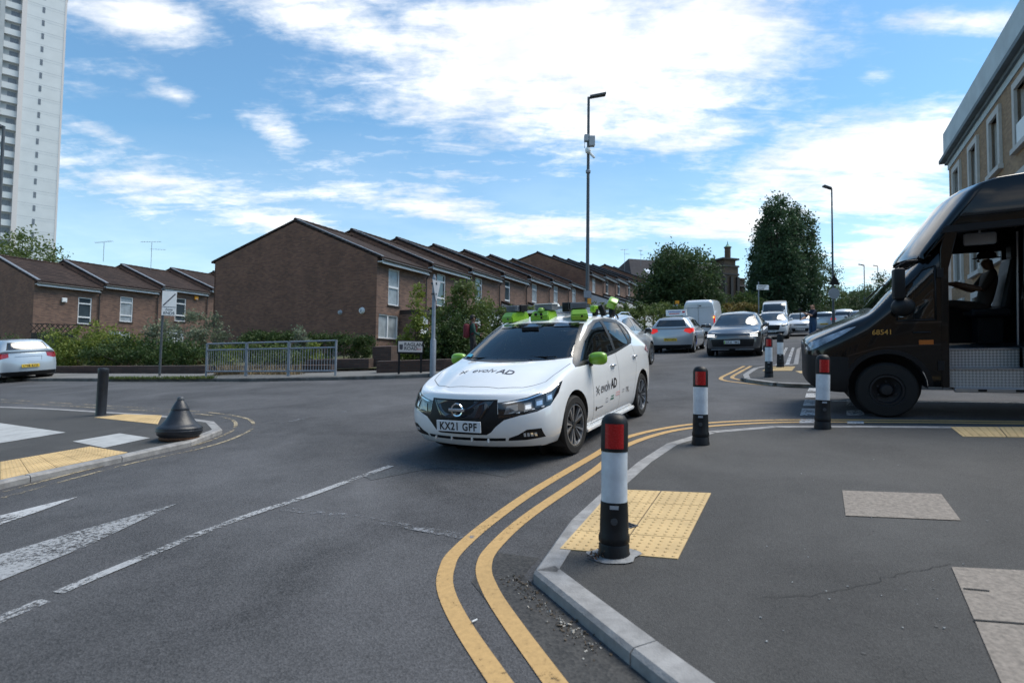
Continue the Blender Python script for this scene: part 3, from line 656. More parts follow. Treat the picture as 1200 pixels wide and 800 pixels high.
for i in range(11):
    s = 31.2 + W_ * i + (.6 if i > 4 else 0); p = P0 + DV * s
    house('terraced_house', (p.x, p.y, base0 + STEP / W_ * s + (1.15 if i < 5 else 1.5)), label='brown brick terraced house, %s beyond the step up in the roofline' % ORD[i], group='brown terraced houses climbing the main road', style='lean', low=2.4)
Q0 = Vector((-30.5, 37.9)); bq = gz(*Q0) + .05
for i in range(6):
    p = Q0 + DV * 4.15 * i
    lab = ['brown brick end house at the left edge, half hidden by shrubs', 'left row house with an alarm box, second from its gable end', 'left row house behind the rectangular zone sign, third from its gable end', 'left row house, fourth from its gable end beside the grey green bush', 'left row house partly hidden by the blank gable', 'last visible roof of the left row above the blank gable eave'][i]
    house('terraced_house', (p.x, p.y, bq + .36 * i), w=4.15, eave=5.15, rise=1.9, rd=5.2, rear=.4, label=lab, group='brown terraced houses of the left row', style='left', win=(2.6, 3.45) if i == 0 else (1.2, 2.1), second=None)
# small things on the brick walls
def rooftop(name, loc, parts, label, cat):
    root = empty(name, loc, R(20)); put(root, label, cat)
    return root
def aerial(u, v, dist, h, label, kind=0):
    d = ray(u, v); p = Vector((0, 0, CAM_H)) + d * (dist / d.y)
    root = empty('tv_aerial', (p.x, p.y, p.z - h), R(30 * kind)); put(root, label, 'aerial')
    bm = bmesh.new(); tube(bm, [(0, 0, -.3), (0, 0, h)], .018, 6); mesh_obj('mast', bm, M['galv'], root)
    bm = bmesh.new(); tube(bm, [(-.7, 0, h - .05), (.6, .1, h + .12)], .012, 6)
    for k in range(8): tube(bm, [(-.6 + k * .16, -.25 + .01 * k, h - .03 + k * .022), (-.6 + k * .16, .25 + .01 * k, h - .03 + k * .022)], .007, 5)
    mesh_obj('yagi', bm, M['galv'], root)
    if kind:
        bm = bmesh.new(); tube(bm, [(-.1, 0, h - .5), (.9, .1, h - .42)], .012, 6)
        for k in range(5): tube(bm, [(.1 + k * .17, -.18, h - .48), (.1 + k * .17, .25, h - .46)], .007, 5)
        mesh_obj('lower_yagi', bm, M['galv'], root)
aerial(178, 284, 43, 1.7, 'twin pronged television aerial on the left row of roofs', 1)
aerial(122, 284, 46, 1.2, 'thin bare aerial mast on the left row of roofs')
aerial(732, 293, 78, 3.2, 'taller television aerial behind the far terrace roofs', 1)
aerial(751, 294, 84, 2.6, 'shorter television aerial right of the taller one beyond the far terrace', 2)
for (u, v, dist, s, mt, lab, nm, cat) in [(424.5, 364, 28.9, .28, 'sign_white', 'round pale wall lamp on the blank brick gable', 'wall_lamp', 'wall lamp'), (399, 366, 29.4, .2, 'sign_grey', 'small grey vent on the blank brick gable', 'wall_vent', 'vent')]:
    d = ray(u, v); p = Vector((0, 0, CAM_H)) + d * (dist / d.y)
    # put it on the gable plane
    nrm = Vector((DV.x, DV.y, 0)); g0 = Vector((P0.x, P0.y, 0)); t = (g0 - Vector((0, 0, CAM_H))).dot(nrm) / d.dot(nrm); p = Vector((0, 0, CAM_H)) + d * t
    root = empty(nm, p - nrm * .0, ROAD_ANG); put(root, lab, cat)
    bm = bmesh.new(); tube(bm, [(-.10, 0, 0), (-.04, 0, 0), (-.002, 0, 0)], [s * .45, s * .55, s * .6], 14); mesh_obj('cover', bm, M[mt], root)
    bm = bmesh.new(); tube(bm, [(-.13, 0, .0), (-.10, 0, 0)], [s * .2, s * .3], 12); mesh_obj('boss', bm, M['sign_grey'], root)
d = ray(68, 336)
for (sx, sz, mt, lab, nm) in [(.9, 4.0, 'sign_white', 'white alarm box under the eaves of the left end house', 'alarm_box'), (3.9, 4.35, 'amber', 'small yellow alarm box under the eaves near the zone sign', 'alarm_box')]:
    if mt == 'amber': p = Q0 + DV * (4.15 * 2 + 2.9); zb = bq + .36 * 2 + 4.6
    else: p = Q0 + DV * 1.7; zb = bq + 4.1
    q = Vector((p.x, p.y, zb)) + Vector((DV.y, -DV.x, 0)) * .1; root = empty(nm, q, ROAD_ANG); put(root, lab, 'alarm box')
    bm = bmesh.new(); box(bm, (0, 0, 0), (.30, .12, .30), None, .03); mesh_obj('case', bm, M[mt], root)
    bm = bmesh.new(); box(bm, (0, -.064, -.10), (.16, .01, .05)); mesh_obj('strobe', bm, M['sign_grey'], root)

# ------------------------------------------------------------------ tower block
tz = 112
def rx(u, v): d = ray(u, v); return d.x / d.y
tA = Vector((rx(20, 150) * tz, tz)); TX = Vector((math.cos(R(41)), math.sin(R(41)))); TYv = Vector((-TX.y, TX.x))
tower = empty('tower_block', (tA.x, tA.y, gz(*tA) - 2), math.atan2(TX.y, TX.x)); put(tower, 'tall white residential tower block rising behind the left row of houses', 'tower block')
_k = rx(71.5, 150); wR = (_k * tz - tA.x) / (TX.x - _k * TX.y); FH = 2.62; NF = 29
_d = ray(77, -2); top_t = CAM_H + _d.z / _d.y * (tz + wR * TX.y) - (gz(*tA) - 2)
bm = bmesh.new(); box2(bm, (0, 0, 0), (wR, 14, top_t)); mesh_obj('white_slab', bm, M['conc'], tower)
bm = bmesh.new()
k = 0
z = top_t - .5
while z > 3: box2(bm, (.6, -.012, z), (wR - .02, .01, z + .06)); box2(bm, (.6, -.012, z - .45), (wR - .02, .01, z - .42)); z -= FH
mesh_obj('cladding_joints', bm, M['conc_joint'], tower)
bm = bmesh.new(); box2(bm, (-.15, -.10, 0), (.6, .3, top_t)); box2(bm, (wR - .25, -.05, 0), (wR + .06, .3, top_t)); mesh_obj('edge_pier', bm, M['conc_pink'], tower)
bm = bmesh.new(); box2(bm, (-.2, -.2, top_t), (wR + .2, 14.2, top_t + .5)); mesh_obj('parapet', bm, M['conc_pink'], tower)
z = top_t - 1.9
while z > 3:
    bm = bmesh.new(); box2(bm, (2.9, -.03, z), (3.32, .02, z + 1.15)); mesh_obj('window', bm, M['dim_window'], tower); z -= FH
# recessed stair bay, grey pier and the balcony front to the left
bm = bmesh.new(); box2(bm, (-2.6, 1.0, 0), (-.15, 14, top_t)); mesh_obj('recess', bm, M['conc_grey'], tower)
bm = bmesh.new(); box2(bm, (-3.35, -.25, 0), (-2.6, 14, top_t)); mesh_obj('grey_pier', bm, M['conc_grey'], tower)
bm = bmesh.new(); box2(bm, (-16, .6, 0), (-3.35, 14, top_t)); mesh_obj('balcony_front', bm, M['conc_grey'], tower)
z = top_t - 1.4
while z > 3:
    bm = bmesh.new(); box2(bm, (-2.58, .4, z - 1.25), (-.17, 1.0, z - .1)); mesh_obj('stair_panel', bm, M['conc'], tower)
    bm = bmesh.new(); box2(bm, (-1.7, .95, z - .02), (-.4, .99, z + 1.05)); mesh_obj('window', bm, M['dim_window'], tower)
    bm = bmesh.new(); box2(bm, (-16, .1, z - 1.15), (-3.37, .6, z - .1)); mesh_obj('balcony_panel', bm, M['conc'], tower)
    bm = bmesh.new()
    for q in range(6): box2(bm, (-15.6 + q * 2.05, .55, z), (-14.2 + q * 2.05, .59, z + 1.1))
    mesh_obj('balcony_window', bm, M['dim_window'], tower); z -= FH

# ------------------------------------------------------------------ stock brick building on the right
re = ray(1112, 200); zc_ = 30.3; bE = Vector((re.x / re.y * zc_, zc_))
BD = -DV                                         # runs back towards the camera
bld = empty('corner_building', (bE.x, bE.y, gz(*bE) - .6), math.atan2(BD.y, BD.x)); put(bld, 'tall brown brick corner building with pale cornice and stone framed windows behind the truck', 'building')
# local x = towards camera, local y = right-hand side normal... outward (towards the road) is -y
Lb = 17.0; hb = gz(*bE) - .6
def hz_at(v): d = ray(1112, v); return CAM_H + d.z / d.y * zc_ - hb
z_top, z_corn, z_fr0, z_fr1 = hz_at(156), hz_at(186), hz_at(190), hz_at(199.5)
# outward normal sign
outw = -1 if Vector((-BD.y, BD.x)).dot(-bE) < 0 else 1
def bb(bm, x0, x1, o0, o1, z0, z1): box2(bm, (x0, min(o0 * outw, o1 * outw), z0), (x1, max(o0 * outw, o1 * outw), z1))
wins = [(1.3 + k * 3.25, 1.3 + k * 3.25 + 1.15) for k in range(5)]
wz1 = z_fr1 - .55; rowsz = [(wz1 - 1.95, wz1), (wz1 - 5.4, wz1 - 3.2), (wz1 - 8.9, wz1 - 6.6)]
bm = bmesh.new(); xs = [0]
for a, b in wins: xs += [a, b]
xs.append(Lb); zs = [0]
for a, b in reversed(rowsz): zs += [a, b]
zs.append(z_fr1)
for i in range(len(xs) - 1):
    for j in range(len(zs) - 1):
        if i % 2 == 1 and j % 2 == 1: continue
        bb(bm, xs[i], xs[i + 1], -.35, 0, zs[j], zs[j + 1])
bb(bm, 0.001, .35, -9, -.351, 0, z_fr1); bb(bm, Lb - .35, Lb - .001, -9, -.351, 0, z_fr1); bb(bm, 0, Lb, -9.3, -9, 0, z_fr1)
mesh_obj('brick_wall', bm, M['stock'], bld)
bm = bmesh.new(); bb(bm, -.02, Lb, -9, .05, z_fr1, z_fr0 + .0); mesh_obj('frieze', bm, M['render'], bld)
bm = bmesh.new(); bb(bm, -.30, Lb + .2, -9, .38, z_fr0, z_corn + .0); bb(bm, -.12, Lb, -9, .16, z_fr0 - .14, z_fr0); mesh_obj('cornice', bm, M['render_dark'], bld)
bm = bmesh.new(); bb(bm, -.12, Lb, -9, .2, z_corn, z_top); mesh_obj('parapet', bm, M['render'], bld)
for (a, b) in wins:
    for (c, d_) in rowsz:
        bm = bmesh.new(); t = .26
        bb(bm, a - t, a, -.1, .10, c - .1, d_ + t); bb(bm, b, b + t, -.1, .10, c - .1, d_ + t); bb(bm, a, b, -.1, .10, d_, d_ + t); bb(bm, a - t - .08, b + t + .08, -.1, .17, c - .28, c - .1)
        s = mesh_obj('window_surround', bm, M['stone'], bld)
        bm = bmesh.new(); y0, y1 = -.24, -.18
        bb(bm, a, a + .06, y0, y1, c, d_); bb(bm, b - .06, b, y0, y1, c, d_); bb(bm, a + .06, b - .06, y0, y1, d_ - .07, d_); bb(bm, a + .06, b - .06, y0, y1, c, c + .07); bb(bm, a + .06, b - .06, y0, y1 + .01, (c + d_) / 2 - .04, (c + d_) / 2 + .04)
        mesh_obj('sash', bm, M['stone'], s)
        bm = bmesh.new(); bb(bm, a + .05, b - .05, -.27, -.25, c + .02, d_ - .02); mesh_obj('pane', bm, M['pane'], s)
        bm = bmesh.new(); bb(bm, a - .02, a + .001, -.34, -.1, c, d_); bb(bm, b - .001, b + .02, -.34, -.1, c, d_); mesh_obj('reveal', bm, M['stone'], s)
bm = bmesh.new(); bb(bm, 0, Lb, -9, -.2, z_fr1 - .2, z_fr1 - .05); mesh_obj('roof_deck', bm, M['slate'], bld)
# white sign panel high on the wall near the frame edge
bm = bmesh.new(); bb(bm, 11.2, 12.4, .05, .09, wz1 - 2.2, wz1 - 1.3); mesh_obj('wall_plaque', bm, M['sign_white'], bld)

# white building seen through the truck and far white houses
wp = bE + DV * 16 + Vector((DV.y, -DV.x)) * .5; wb = empty('white_house', (wp.x, wp.y, gz(*wp) - .8), ROAD_ANG - math.pi / 2 - math.pi / 2); put(wb, 'pale rendered house glimpsed past the truck windscreen', 'house')
bm = bmesh.new(); box2(bm, (-9, 0, 0), (9, 8, 5.7)); mesh_obj('wall', bm, M['stone'], wb)
for x in range(-8, 8, 3):
    for z in (.9, 3.5):
        bm = bmesh.new(); box2(bm, (x, -.03, z), (x + 1.1, .05, z + 1.5)); mesh_obj('window', bm, M['pane'], wb)
bm = bmesh.new(); prism(bm, [(-9.2, -.3, 5.7), (-9.2, 8.3, 5.7), (-9.2, 4, 7.3)], (18.4, 0, 0)); mesh_obj('roof', bm, M['slate'], wb)

# ------------------------------------------------------------------ church-like building
ch_z = 80
def at_depth(u, v, dpt): d = ray(u, v); return Vector((0, 0, CAM_H)) + d * (dpt / d.y)
a = at_depth(742, 330, ch_z); b = at_depth(872, 330, ch_z + 6)
CX = (XY(b) - XY(a)); Lc = CX.length; CX /= Lc
gzc = gz(a.x, a.y) - 1
ch = empty('brown_hall', (a.x, a.y, gzc), math.atan2(CX.y, CX.x)); put(ch, 'old brown brick hall with slate roof, skylights and a slender copper capped turret', 'building')
def cz(v, dpt=83): return at_depth(800, v, dpt).z - gzc
ze, zr = cz(331), cz(300)
bm = bmesh.new(); box2(bm, (0, 0, 0), (Lc, 10, ze)); mesh_obj('wall', bm, M['church'], ch)
bm = bmesh.new(); v_ = [bm.verts.new(p) for p in ((-.4, -.4, ze - .1), (Lc + .2, -.4, ze - .1), (Lc + .2, 10.4, ze - .1), (-.4, 10.4, ze - .1), (2.2, 5, zr), (Lc + .2, 5, zr + .25))]
for q in ((0, 1, 5, 4), (2, 3, 4, 5), (3, 0, 4), (1, 2, 5), (3, 2, 1, 0)): bm.faces.new([v_[i] for i in q])
mesh_obj('roof', bm, M['slate'], ch)
def sky_l(u0): 
    p = at_depth(u0, 300, 84); return (XY(p) - XY(a)).dot(CX)
rs = (zr - ze) / 5.4
for u0 in (750, 757, 837, 852, 859):
    x = sky_l(u0); bm = bmesh.new(); y = 1.1
    prism(bm, [(x, y, ze - .1 + (y + .4) * rs + .06), (x + .8, y, ze - .1 + (y + .4) * rs + .06), (x + .8, y + 1.2, ze - .1 + (y + 1.6) * rs + .06), (x, y + 1.2, ze - .1 + (y + 1.6) * rs + .06)], (0, 0, .08)); mesh_obj('skylight', bm, mat('skylight glass with painted cloud reflection', (.7, .74, .8), .15, spec=1), ch)  # cloud reflection painted in as the pale pane colour
x0 = (XY(at_depth(857, 300, 82)) - XY(a)).dot(CX); x1 = (XY(at_depth(880, 300, 82)) - XY(a)).dot(CX)
bm = bmesh.new(); zt = cz(297, 80); box2(bm, (x0, -1.0, 0), (x1, 2.2, zt - .8)); box2(bm, (x0 + .3, -.8, zt - .8), (x1 - .3, 2.0, zt)); mesh_obj('gable_tower', bm, M['church'], ch)
bm = bmesh.new()
for zz_ in (cz(306, 80), cz(316, 80), zt): box2(bm, (x0 - .12, -1.12, zz_), (x1 + .12, 2.3, zz_ + .25))
for xx in (x0, (x0 + x1) / 2 - .2, x1 - .4): box2(bm, (xx, -1.3, 0), (xx + .4, -1.0, cz(318, 80)))
mesh_obj('string_course', bm, M['dark_trim'], ch)
bm = bmesh.new(); xt = (XY(at_depth(874, 300, 82)) - XY(a)).dot(CX); lathe(bm, [(.42, zt - .2), (.42, cz(280, 80)), (.52, cz(280, 80)), (.52, cz(279, 80))], 8, c=(xt, .4, 0)); mesh_obj('turret', bm, M['church'], ch)
bm = bmesh.new(); lathe(bm, [(.58, cz(279, 80)), (.25, cz(277, 80)), (.08, cz(275, 80)), (.04, cz(272, 80)), (0, cz(271, 80))], 8, c=(xt, .4, 0)); mesh_obj('copper_cap', bm, mat('verdigris', (.12, .28, .22), .6), ch)
bm = bmesh.new(); box2(bm, (x1, 0, 0), (x1 + 2.0, 6, cz(322, 82))); box2(bm, (x1 - .1, -.15, cz(322, 82)), (x1 + 2.15, 6.2, cz(320, 82))); mesh_obj('side_wing', bm, M['church'], ch)
for k, xx in enumerate([2.5 + 2.3 * j for j in range(6)]):
    bm = bmesh.new(); box2(bm, (xx, -.04, ze - 3.0), (xx + .9, .05, ze - 1.0)); mesh_obj('window', bm, M['pane'], ch)

# houses on the camera's own side of the junction: seen in the reflections on glass and paint
for k in range(9):
    x = -34 + k * 8.2; hb_ = empty('terraced_house', (x, -13.5, gz(x, -13.5) - .3), math.pi); put(hb_, 'tan brick terraced house behind the camera, %s from its left end' % ORD[k], 'house', 'tan brick houses behind the camera')
    bm = bmesh.new(); box2(bm, (-4.1, 0, -1), (4.1, 9, 8.6)); mesh_obj('wall', bm, M['stock'], hb_)
    bm = bmesh.new(); prism(bm, [(-4.15, -.3, 8.6), (-4.15, 9.3, 8.6), (-4.15, 4.5, 11.2)], (8.3, 0, 0)); mesh_obj('roof', bm, M['slate'], hb_)
    for wx in (-2.9, -.6, 1.7):
        for wz in (1.2, 5.2):
            bm = bmesh.new(); box2(bm, (wx - .12, -.05, wz - .12), (wx + 1.12, .0, wz + 2.0)); f_ = mesh_obj('window', bm, M['stone'], hb_); bm = bmesh.new(); box2(bm, (wx, -.07, wz), (wx + 1.0, -.052, wz + 1.85)); mesh_obj('pane', bm, M['pane'], f_)
# ------------------------------------------------------------------ trees, shrubs, hedges
def leaves(rng, clumps, n, size, droop=0.0, asp=.55):
    vs = []; fs = []
    for i in range(n):
        c, r = clumps[rng.randrange(len(clumps))]
        p = Vector((rng.gauss(0, .5), rng.gauss(0, .5), rng.gauss(0, .42))) * r + c
        s = size * rng.uniform(.6, 1.35)
        nrm = (Vector((rng.gauss(0, 1), rng.gauss(0, 1), rng.gauss(.5, .9)))).normalized(); t = nrm.cross(Vector((rng.gauss(0, 1), rng.gauss(0, 1), rng.gauss(-droop, 1)))).normalized(); b = nrm.cross(t)
        k = len(vs); vs += [p - t * s * .5, p + b * s * asp * .5 + nrm * s * .06, p + t * s * .5, p - b * s * asp * .5 + nrm * s * .06]; fs.append((k, k + 1, k + 2, k + 3))
    return vs, fs
def crown_mesh(name, vs, fs, mt, parent):
    me = bpy.data.meshes.new(name); me.from_pydata(vs, [], fs); me.materials.append(mt); me.update(); return link(bpy.data.objects.new(name, me), parent)
def clumps_in(rng, blobs, nc, cr, surf=.75):
    out_ = []; tot = sum(b[3] * b[4] * b[5] for b in blobs); 
    for b in blobs:
        for i in range(max(3, int(nc * (b[3] * b[4] * b[5] / tot) ** .8))):
            while True:
                d = Vector((rng.uniform(-1, 1), rng.uniform(-1, 1), rng.uniform(-1, 1)))
                if .01 < d.length < 1: break
            d = d.normalized() * (rng.random() ** .5 if rng.random() > surf else rng.uniform(.78, 1.04))
            out_.append((Vector((b[0] + d.x * b[3], b[1] + d.y * b[4], b[2] + d.z * b[5])), cr * rng.uniform(.6, 1.3)))
    return out_
def tree(base, blobs, n, leaf, mt, label, name='tree', cat='tree', nc=60, cr=.8, trunk_r=.2, trunk_h=None, seed=1, group=None, limbs=7, surf=.75, asp=.6):
    rng = random.Random(seed); z0 = gz(base[0], base[1]); root = empty(name, (base[0], base[1], z0)); put(root, label, cat, group)
    cl = clumps_in(rng, blobs, nc, cr, surf); vs, fs = leaves(rng, cl, n, leaf, asp=asp); crown_mesh('crown', vs, fs, mt, root)
    top = max(b[2] for b in blobs); th = trunk_h or top * .9
    bm = bmesh.new(); tube(bm, [(0, 0, -.3), (.03, .02, th * .35), (-.05, .05, th * .7), (0, 0, th)], [trunk_r * 1.25, trunk_r, trunk_r * .6, trunk_r * .18], 9)
    for i in range(limbs):
        c = cl[rng.randrange(len(cl))][0]; h = th * rng.uniform(.3, .75); s = Vector((0, 0, h)); mid = s.lerp(c, .5) + Vector((0, 0, -.1 * (c - s).length * .3))
        tube(bm, [s, mid, c], [trunk_r * .45, trunk_r * .25, .02], 6)
    mesh_obj('trunk', bm, M['bark'], root, True); return root
def shrub(base, blobs, n, leaf, mt, label, name='shrub', cat='shrub', nc=30, cr=.35, seed=1, group=None, surf=.7, z=0.1, asp=.6, extra=None):
    rng = random.Random(seed); root = empty(name, (base[0], base[1], gz(base[0], base[1]) + z)); put(root, label, cat, group)
    cl = clumps_in(rng, blobs, nc, cr, surf); vs, fs = leaves(rng, cl, n, leaf, asp=asp); crown_mesh('foliage', vs, fs, mt, root)
    bm = bmesh.new()
    for i in range(6):
        c = cl[rng.randrange(len(cl))][0]; tube(bm, [(c.x * .2 + .0, c.y * .2, 0), (c.x * .6, c.y * .6, c.z * .55), c], [.03, .02, .006], 5)
    mesh_obj('stem', bm, M['bark'], root); return root
def gp(u, dist): d = ray(u, 400); t = dist / d.y; return Vector((d.x * t, dist))
def top_z(u, v, dist): d = ray(u, v); return CAM_H + d.z / d.y * dist
# round dark tree before the hall
p = gp(801, 55); g = gz(*p); H = top_z(806, 290, 55) - g
tree(p, [(0, 0, H * .62, 2.95, 3.2, H * .36), (-2.4, .2, H * .48, 1.9, 2, H * .25), (1.8, .2, H * .38, 1.7, 2, H * .2), (-.2, 0, H * .38, 3.1, 2.8, H * .24), (-.8, 0, H * .8, 1.8, 1.7, H * .2)], 26000, .24, M['leaf_dark'], 'round dense dark green tree in front of the old brown hall', nc=420, cr=.75, trunk_r=.28, seed=5)
# the poplar group
for (u, dist, vt, rw, lab, sd) in [(912, 62, 229, 2.3, 'tall upright dark poplar, left and highest of the clump', 11), (934, 64, 244, 2.1, 'upright dark poplar close behind and right of the tallest one', 12), (898, 66, 262, 1.5, 'narrower poplar leaning out on the left side of the clump', 13)]:
    p = gp(u, dist); g = gz(*p); H = top_z(u, vt, dist) - g
    tree(p, [(0, 0, H * .5, rw * 1.08, rw, H * .42), (.3, 0, H * .76, rw * .72, rw * .7, H * .25), (-rw * .45, 0, H * .36, rw * .75, rw * .7, H * .26), (rw * .5, 0, H * .34, rw * .7, rw * .7, H * .24), (-.2, 0, H * .88, rw * .42, rw * .4, H * .13)], 19000, .27, M['leaf_poplar'], lab, name='poplar_tree', nc=420, cr=.62, trunk_r=.3, seed=sd, group='poplars beyond the queue of traffic')
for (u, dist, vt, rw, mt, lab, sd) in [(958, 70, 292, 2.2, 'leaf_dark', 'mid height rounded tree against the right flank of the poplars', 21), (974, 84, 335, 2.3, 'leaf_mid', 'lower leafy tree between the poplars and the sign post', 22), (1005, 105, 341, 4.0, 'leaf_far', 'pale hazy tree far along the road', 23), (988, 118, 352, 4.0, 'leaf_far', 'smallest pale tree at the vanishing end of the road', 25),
                                 (1037, 66, 320, 2.9, 'leaf_dark', 'dark leafy tree above the truck windscreen', 24), (1016, 80, 340, 2.5, 'leaf_dark', 'small dark tree just left of the tree above the truck', 26), (874, 60, 343, 1.8, 'leaf_mid', 'small green tree at the foot of the brown hall', 27), (895, 92, 320, 3, 'leaf_dark', 'dark tree seen low between the hall and the poplars', 28), (768, 95, 298, 2.0, 'leaf_dark', 'small dark treetop showing above the hall roof', 29)]:
    p = gp(u, dist); g = gz(*p); H = max(3, top_z(u, vt, dist) - g)
    tree(p, [(0, 0, H * .6, rw, rw, H * .34), (-rw * .5, 0, H * .42, rw * .7, rw * .7, H * .26), (rw * .5, 0, H * .4, rw * .75, rw * .7, H * .25), (0, 0, H * .82, rw * .5, rw * .5, H * .17)], 5200, .22 if dist < 90 else .34, M[mt], lab, nc=90, cr=.7, trunk_r=.2, seed=sd)
# ornamental tree behind the left houses
p = gp(22, 60); g = gz(*p); H = top_z(22, 270, 60) - g
tree(p, [(0, 0, H * .72, 3.8, 3.5, H * .26), (2.2, 0, H * .66, 2.4, 2, H * .2), (-3, 0, H * .7, 3, 3, H * .26)], 6000, .3, M['leaf_mid'], 'broad green tree behind the left end house, below the tower block', nc=110, cr=1.0, trunk_r=.3, seed=31)
# front garden planting, left to right
for (u, dist, vt, rx, mt, lab, n, sd) in [
    (60, 27.5, 388, 1.6, 'leaf_mid', 'green shrub spreading behind the parked silver car', 3600, 41), (100, 26.5, 379, 1.7, 'leaf_bright', 'big yellow green shrub on the garden bank left of the zone sign', 5200, 42), (20, 30, 392, 2.0, 'leaf_dark', 'low dark shrub at the left edge behind the silver car', 2600, 40),
    (142, 28, 383, 1.0, 'leaf_bright', 'yellow green shrub left of the zone sign post', 2200, 43), (160, 25.5, 398, 1.9, 'leaf_hedge', 'low dark green bush straddling the zone sign post', 4200, 44), (213, 25, 401, 1.6, 'leaf_hedge', 'low dark green bush right of the zone sign post', 3800, 45),
    (222, 28.5, 366, 1.9, 'leaf_grey', 'tall grey green feathery bush beside the blank gable', 6500, 46), (120, 30, 392, 2.2, 'leaf_hedge', 'dark shrub at the back of the left garden bank', 3200, 47)]:
    p = gp(u, dist); g = gz(*p) + .1; H = top_z(u, vt, dist) - g
    shrub(p, [(0, 0, H * .5, rx, 1.0, H * .5), (-rx * .5, -.2, H * .35, rx * .6, .9, H * .36), (rx * .55, -.2, H * .32, rx * .6, .9, H * .36)], n, .12, M[mt], lab, nc=70, cr=.34, seed=sd, group='shrubs of the front garden bank')
def hedge(u0, u1, dist0, dist1, vt0, vt1, th, mt, label, n, leaf=.09, seed=3, cat='hedge', name='hedge', rough=.12, zb=.1):
    a, b = gp(u0, dist0), gp(u1, dist1); rng = random.Random(seed); root = empty(name, (a.x, a.y, gz(*a) + zb)); put(root, label, cat)
    L = (b - a).length; D = (b - a) / L; Nn = Vector((-D.y, D.x)); cl = []
    for i in range(int(L * 16)):
        s = rng.random(); q = a + D * L * s; h = (top_z(u0, vt0, dist0) - gz(*a)) * (1 - s) + (top_z(u1, vt1, dist1) - gz(*b)) * s - zb
        h += pnoise(Vector((q.x * .8, q.y * .8, seed))) * rough * 2
        o = rng.uniform(-.5, .5) * th
        zz = h * rng.random() if rng.random() < .55 else h - rng.random() * .15; q2 = q + Nn * (o if rng.random() < .5 else (.5 if o > 0 else -.5) * th)
        cl.append((Vector((q2.x - a.x, q2.y - a.y, gz(*q) - gz(*a) + max(.05, zz - .08))), .24))
    vs, fs = leaves(rng, cl, n, leaf); crown_mesh('foliage', vs, fs, M[mt], root)
    bm = bmesh.new()
    for i in range(int(L * 1.2)):
        q = D * L * (i + .5) / (L * 1.2); z = gz(*(a + q)) - gz(*a); tube(bm, [(q.x, q.y, z - .1), (q.x + .05, q.y, z + .8)], [.03, .015], 5)
    mesh_obj('stem', bm, M['bark'], root); return root
hedge(281, 346, 26.2, 26.6, 389.5, 390, .9, 'leaf_hedge', 'clipped dark green hedge against the blank gable, left of the pale weed', 7000, seed=51, rough=.05)
hedge(367, 436, 25.0, 25.4, 392, 394, 1.0, 'leaf_hedge', 'clipped green hedge against the blank gable, right of the pale weed', 8500, seed=52, rough=.05)
hedge(700, 792, 31, 42, 359, 362, 1.4, 'leaf_mid', 'long loose green hedge behind the queue of silver cars', 11000, leaf=.14, seed=53, rough=.3)
hedge(640, 702, 27, 31, 366, 358, 1.2, 'leaf_mid', 'loose green hedge between the white car roof and the lamp column', 5000, leaf=.12, seed=54, rough=.3)
hedge(838, 892, 54, 60, 358, 357, 1.4, 'leaf_rust', 'rusty green hedge below the old brown hall', 4500, leaf=.16, seed=55, rough=.3)
hedge(790, 842, 44, 50, 364, 360, 1.4, 'leaf_mid', 'green hedge hidden largely behind the white van', 3500, leaf=.16, seed=56, rough=.3)
hedge(940, 1060, 62, 70, 360, 358, 1.5, 'leaf_dark', 'dark hedge closing the far right side of the road', 5000, leaf=.2, seed=57, rough=.4)
# bright climbing shrub, big bushes around the walker, weeds in the railings
def seq(u, dist, items, mt, label, n, leaf, seed, name='shrub', cat='shrub', group=None, asp=.6, cr=.3, nc=60):
    p = gp(u, dist); g = gz(*p) + .1; bl = []
    for (uu, vv, ru, rv) in items:
        q = gp(uu, dist); bl.append((q.x - p.x, 0, top_z(uu, vv, dist) - g, ru / 700 * dist, max(.35, ru / 700 * dist * .8), rv / 700 * dist))
    return shrub(p, bl, n, leaf, M[mt], label, name, cat, nc, cr, seed, group, asp=asp)
seq(488, 22.5, [(488, 350, 6, 16), (490, 375, 10, 14), (487, 392, 13, 14), (480, 408, 18, 12), (472, 418, 14, 10)], 'leaf_bright', 'tall slim yellow green shrub beside the street name plate', 3000, .11, 61, nc=50, cr=.22)
seq(540, 24, [(545, 350, 18, 16), (530, 372, 24, 20), (555, 378, 22, 22), (530, 400, 30, 22), (560, 405, 26, 20), (546, 338, 9, 9)], 'leaf_mid', 'large loose green bush behind the walker in the maroon jacket', 9000, .13, 62, nc=120, cr=.34)
seq(535, 22.6, [(520, 405, 26, 22), (545, 412, 26, 18), (500, 418, 22, 14), (530, 385, 16, 16)], 'leaf_hedge', 'dense dark bush between the give way post and the walker', 7500, .11, 63, nc=110, cr=.3)
seq(590, 26, [(590, 378, 16, 16), (612, 385, 16, 12), (580, 400, 20, 18), (570, 360, 5, 12)], 'leaf_mid', 'green bush rising above the sensors on the white car, left', 4200, .13, 64, nc=70)
seq(626, 27.5, [(626, 372, 14, 10), (650, 376, 14, 9)], 'leaf_mid', 'small green bush seen over the white car roof', 2200, .12, 65, nc=30)
seq(354, 23.5, [(353, 395, 5, 9), (355, 405, 9, 9), (350, 414, 10, 7)], 'leaf_grey', 'pale green weed growing between the two clipped hedges', 1500, .1, 66, nc=26, cr=.2)
seq(268, 21.0, [(272, 414, 9, 7), (266, 424, 11, 7), (262, 430, 9, 4)], 'leaf_bright', 'pale dry flowering weed behind the left panel of the railings', 1700, .07, 67, nc=34, cr=.18)
seq(315, 21.8, [(300, 415, 14, 10), (325, 414, 16, 10), (348, 420, 14, 9), (318, 425, 26, 8)], 'leaf_mid', 'tangled green shrub behind the middle and right panels of the railings', 4200, .1, 68, nc=60, cr=.24)
